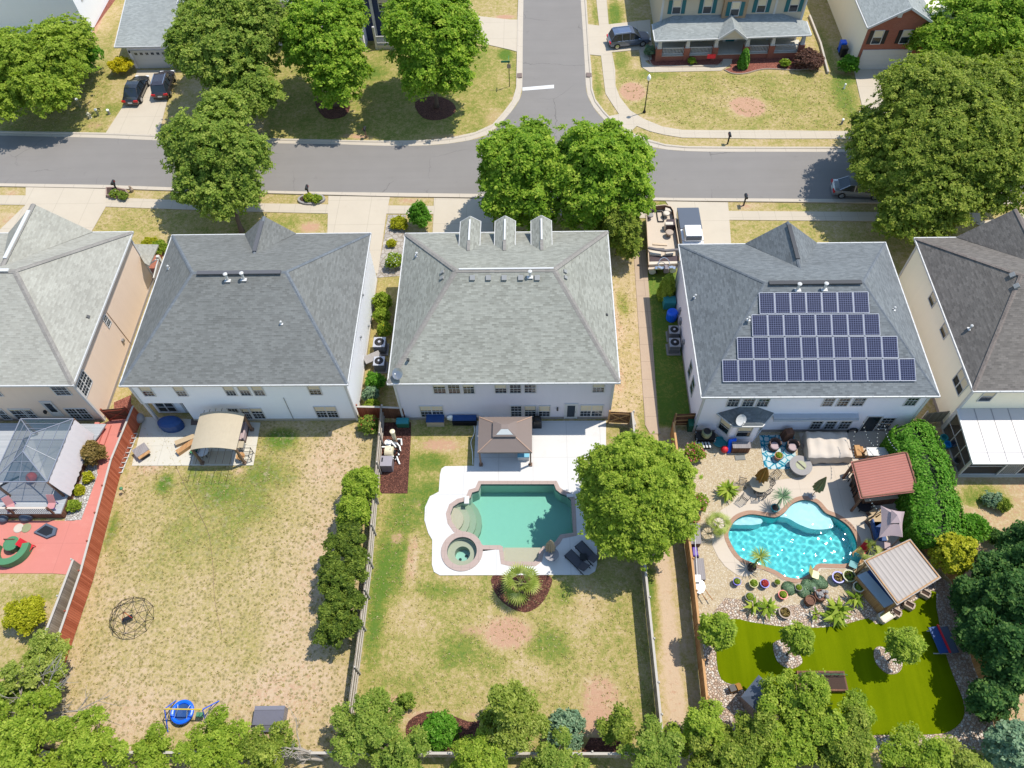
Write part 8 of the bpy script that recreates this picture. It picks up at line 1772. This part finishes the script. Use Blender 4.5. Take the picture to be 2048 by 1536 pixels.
# yard trees
tree('big round yard tree over the lane by the green pool', 1272, 990, 102, 3.4, 5.3, 'fresh', (1290, 1040), [(-55, -30, .6, .1), (50, -40, .62, .2), (60, 40, .6, -.4), (-40, 60, .58, -.6), (0, -75, .5, .2), (20, 80, .5, -.9), (-85, 10, .3, -.6), (85, -20, .3, -.2), (-70, -70, .25, -.3), (-30, 95, .28, -1.4)], .46, .125, 1.0)
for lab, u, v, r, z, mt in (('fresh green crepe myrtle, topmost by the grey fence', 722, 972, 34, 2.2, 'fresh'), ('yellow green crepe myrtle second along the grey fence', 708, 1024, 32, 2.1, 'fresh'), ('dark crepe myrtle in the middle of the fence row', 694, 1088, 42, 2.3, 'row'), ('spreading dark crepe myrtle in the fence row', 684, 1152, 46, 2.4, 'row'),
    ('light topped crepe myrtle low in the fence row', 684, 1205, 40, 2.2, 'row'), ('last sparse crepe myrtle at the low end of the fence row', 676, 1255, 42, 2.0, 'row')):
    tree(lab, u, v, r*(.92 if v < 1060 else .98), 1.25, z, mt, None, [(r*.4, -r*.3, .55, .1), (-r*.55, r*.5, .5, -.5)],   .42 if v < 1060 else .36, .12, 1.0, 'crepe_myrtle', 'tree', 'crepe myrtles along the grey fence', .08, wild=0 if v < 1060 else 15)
tree('small leafy tree at the cedar fence corner of the turf', 1434, 1262, 33, 1.2, 2.9, 'fresh', None, [(8, 14, .6, -.2)], .36, .13, 1, trunk=.07)
tree('small tree on the left rock island in the turf', 1597, 1280, 27, 1.0, 2.6, 'fresh', (1573, 1310), [(6, 12, .6, -.2)], .32, .12, .9, trunk=.06); tree('small tree on the right rock island in the turf', 1806, 1292, 31, 1.05, 2.8, 'fresh', (1776, 1322), [(10, 12, .6, -.2)], .34, .12, .9, trunk=.06)
tree('golden green small tree beyond the right cedar fence', 1903, 1108, 34, 1.5, 2.2, 'yellow', None, [(8, 18, .6, -.3)], .38, .13, 1, trunk=.07)
shrub('dark rounded shrub below the tall hedge', 1937, 1060, 30, 2.2, 'hedge', .13, .4)
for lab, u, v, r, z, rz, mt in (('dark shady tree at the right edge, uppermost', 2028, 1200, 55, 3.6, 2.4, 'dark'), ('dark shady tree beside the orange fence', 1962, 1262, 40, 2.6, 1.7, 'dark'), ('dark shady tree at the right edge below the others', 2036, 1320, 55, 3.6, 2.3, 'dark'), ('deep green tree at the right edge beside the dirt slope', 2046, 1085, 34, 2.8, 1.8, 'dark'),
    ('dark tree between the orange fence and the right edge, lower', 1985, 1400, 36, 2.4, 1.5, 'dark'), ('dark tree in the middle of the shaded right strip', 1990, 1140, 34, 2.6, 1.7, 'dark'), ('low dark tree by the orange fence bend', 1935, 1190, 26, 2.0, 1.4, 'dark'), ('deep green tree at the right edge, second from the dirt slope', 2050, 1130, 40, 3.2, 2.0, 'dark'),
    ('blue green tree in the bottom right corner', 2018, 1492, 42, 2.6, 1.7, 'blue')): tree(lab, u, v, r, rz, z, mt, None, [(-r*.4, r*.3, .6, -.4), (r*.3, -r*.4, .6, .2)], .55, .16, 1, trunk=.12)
# bottom row
BOT = [('mixed green tree in the bottom left corner', 40, 1480, 92, 3.4, 2.4, 'fresh'), ('pale feathery tree rising over the red fence end', 85, 1335, 58, 2.6, 1.8, 'feather'), ('leafy green tree beside the dead tree', 175, 1508, 70, 3.0, 2.0, 'fresh'), ('low bushy tree against the left picture edge', -5, 1400, 60, 2.4, 1.7, 'deep'),
    ('vine covered bush along the rear fence', 300, 1513, 46, 1.6, 1.0, 'fresh'), ('olive bushy tree below the swing set', 432, 1500, 62, 2.8, 1.9, 'fresh'), ('light olive tree below the grey garden store', 535, 1512, 52, 2.4, 1.6, 'olive'), ('green tree astride the grey fence end', 735, 1460, 66, 2.8, 2.0, 'deep'), ('leafy tree right below the grey fence end', 800, 1512, 60, 2.8, 1.8, 'deep'),
    ('bright leafy tree at the bottom below the palm', 975, 1520, 62, 2.8, 1.8, 'fresh'), ('dark green tree at the bottom behind the rear fence', 1110, 1535, 60, 2.6, 1.6, 'deep'), ('thin leaved sapling by the shaded fence end', 1235, 1455, 34, 2.2, 1.3, 'olive'), ('leafy tree at the foot of the dirt lane', 1300, 1512, 56, 2.8, 1.8, 'deep'), ('green tree at the end of the cedar fence', 1395, 1465, 50, 2.8, 1.9, 'fresh'),
    ('olive tree at the bottom beside the cedar fence', 1440, 1525, 62, 2.8, 1.8, 'olive'), ('bright spreading tree in front of the turf', 1600, 1430, 84, 3.0, 1.9, 'fresh'), ('bright tree at the bottom under the turf', 1690, 1515, 74, 3.0, 1.9, 'olive'), ('olive green tree between the bright tree and the lower turf', 1700, 1462, 58, 2.8, 1.8, 'fresh'), ('low leafy tree left of the bright spreading tree', 1500, 1472, 52, 2.6, 1.7, 'olive'), ('leafy tree at the bottom below the bright spreading tree', 1555, 1530, 66, 2.8, 1.8, 'fresh'), ('leafy tree covering the lower right river rock', 1830, 1535, 66, 2.6, 1.7, 'fresh'), ('yellow green tree at the bottom right', 1930, 1535, 50, 2.4, 1.6, 'feather')]
for lab, u, v, r, z, rz, mt in BOT: tree(lab, u, v, r*1.06, rz, z, mt, None, None, .42, .115, .8, wild=13, group='trees along the rear boundary', trunk=.1, fill=.1)
shrub('round clipped shrub left of the pale feathery conifer', 878, 1462, 36, 1.7, 'hedge', .12, .3); shrub('round bluish shrub right of the pale feathery conifer', 1132, 1462, 36, 1.7, 'blue', .12, .3)
tree('pale feathery conifer behind the mulch bed', 1022, 1432, 66, 3.2, 3.4, 'feather', None, [(-24, 36, .6, -1), (14, -50, .5, 1.0), (30, 20, .5, -.8)], .4, .13, .9, trunk=.12, up=.5, wild=14)
shrub('small lone shrub on the lawn by the rear fence', 812, 1402, 15, 1.5, 'deep', .12, .28, .5)
shrub('yellow green shrub on the lower left lawn', 52, 1230, 34, 1.9, 'yellow', .12, .36, .9)
# house side shrubs
for lab, u, v, r, h, mt, fl in (('tall clipped evergreen beside the lavender house driveway', 838, 432, 22, 2.6, 'hedge', None), ('rounded yellow green shrub on the flagstones', 798, 446, 16, .9, 'yellow', None), ('small yellow green tuft on the flagstones', 783, 487, 8, .6, 'yellow', None), ('white flowering bush between the second and third houses', 788, 523, 17, 1.3, 'fresh', ('whitef', 160, .12)),
    ('leafy bush against the white side wall', 764, 604, 17, 1.7, 'fresh', None), ('second leafy bush lower along the white side wall', 764, 632, 15, 1.5, 'fresh', None), ('bush with yellow blooms near the air conditioners', 770, 660, 14, 1.2, 'fresh', ('yelf', 40, .1)), ('green bush below the air conditioners', 750, 764, 18, 1.6, 'hedge', None), ('grey green spiky bush near the red fence', 742, 788, 14, 1.3, 'blue', None), ('pale low bush by the short red fence', 745, 812, 14, 1.0, 'fresh', None),
    ('red rose bush in the corner of the trampled yard', 738, 850, 18, 1.5, 'deep', ('redf', 60, .14)), ('pink oleander by the grill cart', 1388, 905, 18, 1.5, 'fresh', ('pinkf', 200, .13)), ('pink flowering bush beside the big yard tree', 1398, 1006, 17, 1.4, 'fresh', ('pinkf', 90, .12)),
    ('purple round bush at the end of the beige porch', 1618, 120, 27, 1.7, 'purple', None), ('clipped round bush beside the brick garage', 1697, 130, 19, 1.7, 'hedge', None), ('small rose shrub in the red mulch', 1570, 126, 9, .8, 'fresh', ('whitef', 12, .1)), ('small green plant before the porch railing', 1384, 122, 7, .6, 'fresh', None), ('grey green shrub at the porch left corner', 1300, 102, 10, 1.1, 'blue', None),
    ('bronze leaved shrub at the deck steps', 186, 908, 21, 1.7, 'bronze', None), ('low green plant in the white stones, upper', 176, 955, 10, .7, 'yellow', None), ('low green plant in the white stones, lower', 148, 1012, 11, .8, 'fresh', None), ('low green plant in the middle of the white stones', 158, 980, 9, .6, 'yellow', None), ('round green shrub beside the tan house porch', 318, 495, 15, 1.1, 'fresh', None), ('low green shrub before the tan house porch', 298, 486, 14, .7, 'yellow', None),
    ('spiky green weed clump on the dirt slope', 1985, 1000, 16, .9, 'blue', None), ('shrub at the foot of the cream house wall', 1808, 560, 12, 1.6, 'fresh', None), ('leafy weed clump on the dirt slope right', 2005, 1010, 14, .9, 'olive', None), ('grey shrub in the shade of the cream house yard', 1990, 1075, 14, 1.0, 'dark', None)):
    shrub(lab, u, v, r, h, mt, .1, .24, 1.0, flowers=fl)
for i, (u, v) in enumerate(((229, 388), (246, 392), (618, 396), (634, 398))): shrub(('white flecked plant in the brick edged planter', 'low green plant in the brick edged planter', 'yellow flowering plant in the pale ring planter', 'second leafy plant in the pale ring planter')[i], u, v, 9, .7, 'deep' if i < 2 else 'fresh', .09, .18, 1, 'planter_plant', 'plant', flowers=(('whitef', 14, .08), None, ('yelf', 46, .1), ('yelf', 26, .1))[i], trunk=0)
def cone(label, u, v, ru, h, mat):
    c = P(u, v, h*.3); s = mpp(u, v, h*.4); r = ru*s; b = V3((c.x, c.y, 0)); t = thing('conifer', label, 'conifer', b); n = int(5200*(h/2.4)); z = RNG.uniform(.02, 1, n)**1.25; a = RNG.uniform(0, 6.283, n)
    rr = r*np.sqrt(np.clip(1-z**1.7, 0, 1))*(.9+.1*np.sin(a*7+z*9))*(1-.09*(np.sin(z*26) > .2))*RNG.uniform(.86, 1.04, n); p = np.stack([c.x+rr*np.cos(a), c.y+rr*np.sin(a), .08+z*h], 1); nn = np.stack([np.cos(a), np.sin(a), .5+z], 1)+unit(n)*.5
    leaf_mesh('foliage', p, nn, np.full(n, .11)*RNG.uniform(.7, 1.3, n), RNG.uniform(.1, .95, n), LV[mat], t); m = MB(); m.tube([b, b+V3((0, 0, h*.9))], [.1, .02], 8); m.build('trunk', M['bark'], t)
cone('cone shaped evergreen behind the boat', 1333, 582, 19, 2.9, 'fresh'); cone('tiered cone shaped evergreen before the beige porch', 1487, 124, 12, 2.2, 'hedge')
# tall hedge
def hedge(label, pts, r, h, mat):
    w_ = [V3((*P2(u, v, h*.7), 0)) for u, v in pts]; w_ = [V3(q) for q in smooth_line([tuple(q) for q in w_], 6)]; t = thing('hedge', label, 'hedge', sum(w_, V3())/len(w_)); n = 34000; m = len(w_)
    W_ = np.array(w_); f = RNG.uniform(0, m-1.001, n); i = f.astype(int); c = W_[i]+(W_[i+1]-W_[i])*(f-i)[:, None]; d = W_[i+1]-W_[i]; d /= np.linalg.norm(d, axis=1, keepdims=True); s = np.stack([d[:, 1], -d[:, 0], d[:, 2]*0], 1)
    a = RNG.uniform(-.15, math.pi+.15, n); wob = 1+.05*np.sin(f*.7+a*3)+.03*np.sin(f*1.3-a*2); e = .55
    ca = np.sign(np.cos(a))*np.abs(np.cos(a))**e; sa = np.sign(np.sin(a))*np.abs(np.sin(a))**e; jit = RNG.uniform(.93, 1.03, n)
    end = np.minimum(f, m-1-f); taper = np.sqrt(np.clip(end/3.2, .0, 1))
    p = c+s*(r*ca*wob*jit*(.35+.65*taper))[:, None]; p[:, 2] = np.maximum(.05, h*.08+h*.92*sa*wob*jit*(.55+.45*taper)*.98)
    low = RNG.uniform(0, 1, n) < .38; p[low, 2] = RNG.uniform(.05, h*.85, low.sum()); p[low] = np.concatenate([(c+s*(r*np.sign(ca)*wob*jit*(.35+.65*taper))[:, None])[low][:, :2], p[low][:, 2:]], 1)
    nn = s*ca[:, None]*.8+np.array([0, 0, 1])*np.clip(sa, 0, 1)[:, None]+unit(n)*.55
    leaf_mesh('foliage', p, nn, np.full(n, .12)*RNG.uniform(.7, 1.35, n), .6*RNG.uniform(0, 1, n)+.4*RNG.uniform(0, 1, n), LV[mat], t, 1.5)
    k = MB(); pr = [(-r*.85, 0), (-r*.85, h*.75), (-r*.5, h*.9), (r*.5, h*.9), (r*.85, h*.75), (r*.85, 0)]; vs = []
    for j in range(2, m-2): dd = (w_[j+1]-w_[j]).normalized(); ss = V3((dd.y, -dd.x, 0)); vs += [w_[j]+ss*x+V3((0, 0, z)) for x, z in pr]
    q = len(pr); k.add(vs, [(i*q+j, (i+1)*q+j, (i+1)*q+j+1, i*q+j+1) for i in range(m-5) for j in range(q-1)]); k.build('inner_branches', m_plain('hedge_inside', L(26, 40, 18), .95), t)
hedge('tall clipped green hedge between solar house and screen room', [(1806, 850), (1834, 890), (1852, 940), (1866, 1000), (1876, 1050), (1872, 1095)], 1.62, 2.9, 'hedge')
# palms
def palm(label, q, h, r, n, mat='palm', fan=True, lean=(0, 0), trunk_r=.13):
    q = V3((q[0], q[1], 0)) if not isinstance(q, V3) else q; t = thing('palm', label, 'palm', q); top = q+V3((lean[0], lean[1], h)); m = MB(); m.tube([q, q.lerp(top, .5)+V3((0, 0, .02)), top], [trunk_r*1.2, trunk_r, trunk_r*.9], 9); m.build('trunk', M['bark'], t)
    rng = random.Random(int(q.x*31+q.y*17)); g = MB(); cols = []
    for i in range(n):
        a = i*2.399; el = rng.uniform(-.5, 1.25)*(1 if fan else .8); d = V3((math.cos(a)*math.cos(el), math.sin(a)*math.cos(el), math.sin(el))); side = V3((-math.sin(a), math.cos(a), 0)); upv = side.cross(d)*-1; tone = rng.uniform(.15, .95)
        if fan:
            hub = top+d*r*.45; g.bar(top, hub, .02); k0 = 13
            for k in range(k0):
                b = (k/(k0-1)-.5)*2.7; dd = (d*math.cos(b)+side*math.sin(b)); e = hub+dd*r*.62*(1-.18*abs(b)/1.35)-V3((0, 0, .1*r)); wv = dd.cross(upv).normalized()*r*.028
                g.add([hub-wv*.4, hub.lerp(e, .55)-wv, e-V3((0, 0, .06*r)), hub.lerp(e, .55)+wv], [(0, 1, 2, 3)])
        else:
            e = top+d*r-V3((0, 0, .25*r)); md = top+d*r*.55; wv = side*r*.02; g.add([top-wv, md-wv*1.3, e, md+wv*1.3, top+wv], [(0, 1, 2, 3, 4)])
    o = g.build('fronds', LV[mat], t, uv=False); me = o.data; at = me.attributes.new('lc', 'FLOAT', 'POINT'); nv = len(me.vertices); at.data.foreach_set('value', np.clip(.5+.35*np.sin(np.arange(nv)/46.0*2.3)+RNG.uniform(-.15, .15, nv), 0, 1).astype(np.float32)); return t
q = P(1042, 1185); palm('fan palm on the dark mulch below the green pool', q, 1.7, 1.5, 21, 'palm', True, (0, .1), .16)
palm('small fan palm casting shade at the left pool deck edge', P(1428, 1066), 1.3, 1.0, 16, 'palm', True, (.1, .2), .08); palm('spiky palm in the black planter at the pool edge', D_(1035, 930), 1.5, .9, 70, 'palm', False, (.35, .3), .06); palm('spiky palm in the teal planter behind the pool', P(1548, 1020), 1.5, .9, 70, 'blue', False, (.3, .35), .06); palm('broad fan palm by the crimson deck chair', P(1727, 1118), 1.3, .95, 12, 'palm', True, (.05, .2), .07)
def broad(label, q, h, r, n, mat='fresh', w=.22, name='banana_plant', z=0.0):
    q = V3((q.x, q.y, z)); t = thing(name, label, 'plant', q); g = MB(); rng = random.Random(int(q.x*100+q.y)); vals = []
    for i in range(n):
        a = i*2.4+rng.uniform(-.3, .3); el = rng.uniform(.3, 1.25); L_ = r*rng.uniform(.7, 1.1); d = V3((math.cos(a), math.sin(a), 0)); s = V3((-d.y, d.x, 0)); b = q+V3((0, 0, h*rng.uniform(.15, .6))); p1 = b+d*L_*.5*math.cos(el)+V3((0, 0, L_*.5*math.sin(el))); p2 = b+d*L_+V3((0, 0, L_*.3*math.sin(el)))
        g.add([b-s*.02, p1-s*w*L_*.7, p2, p1+s*w*L_*.7, p1+V3((0, 0, .03))], [(0, 1, 4), (1, 2, 4), (4, 2, 3), (0, 4, 3)]); vals += [rng.uniform(.1, .95)]*5
    o = g.build('leaves', LV[mat], t, uv=False); at = o.data.attributes.new('lc', 'FLOAT', 'POINT'); at.data.foreach_set('value', np.array(vals, np.float32)); m = MB(); m.tube([q, q+V3((0, 0, h*.6))], .05, 6); m.build('stem', M['bark'], t)
broad('broad leaved bushy plant at the tan deck edge', A_(650, 1320), .9, .95, 46, 'fresh', .2, 'leafy_plant')
for lab, x, y, r_, n in (('banana plant with few leaves on the rock, leftmost', 415, 770, .75, 9), ('bushy banana plant on the river rock', 640, 790, .85, 22), ('small young banana plant on the river rock', 1400, 880, .55, 9), ('tall banana clump at the turf edge', 1740, 830, 1.0, 34), ('second tall banana clump nearest the turf', 1700, 940, .9, 26), ('bright banana plant against the timber bar shade', 2010, 650, .8, 16)): broad(lab, E_(x, y), .9, r_, n)
for i, (x, y, r_) in enumerate(((1000, 450, .48), (1240, 490, .5), (1290, 390, .4), (1380, 420, .4), (1470, 350, .5), (1540, 380, .34))):
    q = E_(x, y); t = thing('round_shrub', ('round blue green cushion shrub left of the grey blue pot', 'round blue green cushion shrub right of the grey blue pot', 'blue green cushion shrub touching the pool coping gravel', 'small blue green cushion in the middle of the cluster', 'blue green cushion shrub beside the yellow chair', 'smallest blue green cushion at the right of the cluster')[i], 'shrub', (q.x, q.y, 0), 0, 'blue green cushion shrubs by the pool'); n = 1300; d = unit(n); d[:, 2] = abs(d[:, 2]); p = np.array([q.x, q.y, .03])+d*np.array([r_, r_, r_*.6]); leaf_mesh('foliage', p, d+unit(n)*.5, np.full(n, .07), RNG.uniform(.1, .9, n), LV['blue'], t)
for i, (o, q, r_, h, k) in enumerate(POTS):                      # what grows in the pots
    if not k: continue
    mt = {1: 'fresh', 2: 'redf', 3: 'bronze', 4: 'deep'}[k]; n = {1: 260, 2: 140, 3: 90, 4: 60}[k]; d = unit(n); d[:, 2] = abs(d[:, 2]); p = np.array([q.x, q.y, h*.9])+d*np.array([r_*.8, r_*.8, r_*(.8 if k < 3 else .25)]); t = thing('potted_plant', ('green', 'red', 'bronze coloured', 'dark green')[k-1]+' plant growing in the '+' '.join(POTS[i][0]['label'].split()[:10]), 'plant', (q.x, q.y, h*.88)); leaf_mesh('foliage', p, d+unit(n)*.5, np.full(n, .12), RNG.uniform(.1, .95, n), LV[mt], t)
# bare dead tree
def bare(label, base, tips, r0):
    t = thing('dead_tree', label, 'dead tree', base); m = MB(); rng = random.Random(5)
    def br(a, b, r_, dep):
        mid = a.lerp(b, .5)+V3((rng.uniform(-.15, .15), rng.uniform(-.15, .15), rng.uniform(-.05, .15)))*(b-a).length*.5; m.tube([a, mid, b], [r_, r_*.75, r_*.35], 6)
        if dep:
            for k in range(5): s_ = a.lerp(b, rng.uniform(.35, 1)); d = (b-a).normalized()*(b-a).length*rng.uniform(.25, .55); e = s_+d+V3((rng.uniform(-1, 1), rng.uniform(-1, 1), rng.uniform(-.3, .5)))*(b-a).length*.33; br(s_, e, r_*.4, dep-1)
    for tp in tips: br(base, tp, r0, 2)
    m.build('branches', M['barkpale'], t)
b = P(80, 1440); b.z = .2; bare('grey leafless tree standing in the bottom left greenery', b, [P(86, 1345, 3.2), P(22, 1425, 3.0), P(100, 1360, 3.4), P(168, 1420, 1.6), P(40, 1385, 2.8), P(130, 1400, 2.2)], .11)
b = P(650, 1522); b.z = .6; bare('bare pale branch lying over the bottom bushes', b, [P(585, 1495, 2.6), P(528, 1476, 2.6), P(600, 1520, 2.0)], .1)
print('plants done')

q = P(1512, 1405); t = thing('garden_shed', 'small grey roofed shed peeping between the bottom trees', 'shed', q); m = MB(); m.box((q.x, q.y, .8), (1.6, 1.5, 1.6), .5); m.build('wall', M['greywood'], t); m = MB(); m.lathe((q.x, q.y, 1.6), [(1.3, 0), (.02, .6)], 4); m.build('roof', M['tarpgrey'], t)
q = P(1640, 1365); t = thing('raised_bed', 'timber raised bed with green netting behind the bright spreading tree', 'raised bed', q); m = MB(); m.box((q.x, q.y, .25), (3.0, 1.2, .5)); m.build('frame', M['darkwood'], t); m = MB(); m.box((q.x, q.y, .49), (2.8, 1.0, .06)); m.build('soil', M['soil'], t); m = MB()
for k in range(6): m.tube([(q.x-1.3+.5*k+.4*math.cos(a), q.y+.3, .5+.45*math.sin(a)) for a in [math.pi*i/8 for i in range(9)]], .02, 5)
m.build('net_hoop', M['greenpaint'], t)
q = P(1468, 1378); t = thing('toy_truck', 'yellow toy truck on the river rock by the turf', 'toy', q); m = MB(); m.box((q.x, q.y, .3), (.7, .4, .3), .3); m.box((q.x+.2, q.y, .5), (.3, .36, .25), .3); m.build('body', M['ochre'], t); m = MB(); m.box((q.x-.2, q.y-.05, .5), (.4, .4, .12), .3); m.build('bed', M['ironblack'], t)

LV['grass'] = m_leaf('leaf_dry_grass', S(176, 160, 98), S(200, 186, 122), S(230, 212, 166), .3)
def tufts(label_regions):
    Pn, Nn, Sn, Cn = [], [], [], []
    for pts, dens, sz, lo, hi in label_regions:
        w = poly(pts); xs = [p[0] for p in w]; ys = [p[1] for p in w]; n = int((max(xs)-min(xs))*(max(ys)-min(ys))*dens)
        x = RNG.uniform(min(xs), max(xs), n); y = RNG.uniform(min(ys), max(ys), n); k = inpoly(x, y, w); x, y = x[k], y[k]; n = len(x)
        m = 3; x = np.repeat(x, m)+RNG.normal(0, .045, n*m); y = np.repeat(y, m)+RNG.normal(0, .045, n*m); n *= m
        Pn.append(np.stack([x, y, RNG.uniform(.02, .05, n)], 1)); Nn.append(unit(n)*.8+np.array([0, 0, .7])); Sn.append(sz*RNG.uniform(.5, 1.3, n)); Cn.append(RNG.uniform(lo, hi, n))
    o = leaf_mesh('grass', np.concatenate(Pn), np.concatenate(Nn), np.concatenate(Sn), np.concatenate(Cn), LV['grass'], None, 2.2); tag(o, kind='stuff')
tufts([([(286, 852), (740, 860), (705, 1441), (700, 1500), (110, 1500), (150, 1330)], 7, .07, 0, .9), ([(762, 990), (850, 1000), (860, 1160), (1190, 1160), (1280, 1160), (1310, 1430), (715, 1430)], 9, .06, .1, 1), ([(1235, 150), (1700, 150), (1710, 258), (1390, 256), (1265, 215)], 6, .07, .1, 1), ([(0, 90), (220, 130), (205, 262), (0, 258)], 6, .07, .1, .9), ([(200, 418), (345, 420), (345, 462), (190, 460)], 6, .06, .1, .9), ([(0, 1155), (130, 1155), (110, 1300), (0, 1380)], 7, .06, .1, .9), ([(1220, 520), (1262, 520), (1286, 840), (1225, 840)], 8, .06, .3, 1)])
# ------------------------------------------------------------------ light and camera
make_camera()
w = bpy.data.worlds.new('World'); SC.world = w; w.use_nodes = True
nt = w.node_tree; bg = nt.nodes['Background']; sky = nt.nodes.new('ShaderNodeTexSky'); sky.sky_type = 'NISHITA'; sky.sun_disc = False
sd = Vector((.42, .2, 1)).normalized()
sky.sun_elevation = math.asin(sd.z); sky.sun_rotation = math.atan2(sd.x, sd.y); sky.air_density = 1.5; sky.dust_density = .4; sky.ozone_density = 3.0
nt.links.new(sky.outputs[0], bg.inputs[0]); bg.inputs[1].default_value = .15
ld = bpy.data.lights.new('sun', 'SUN'); ld.energy = 4.0; ld.angle = R(.5); ld.color = (1, .95, .86)
lo = bpy.data.objects.new('sun', ld); COL.objects.link(lo); lo.rotation_euler = sd.to_track_quat('Z', 'Y').to_euler(); lo.location = sd*100
vs = SC.view_settings; vs.view_transform = 'Standard'; vs.look = 'None'; vs.exposure = .52; vs.gamma = 1.0
SC.cycles.max_bounces = 6; SC.cycles.transparent_max_bounces = 12; SC.cycles.diffuse_bounces = 3

ld.cycles.is_caustics_light = True
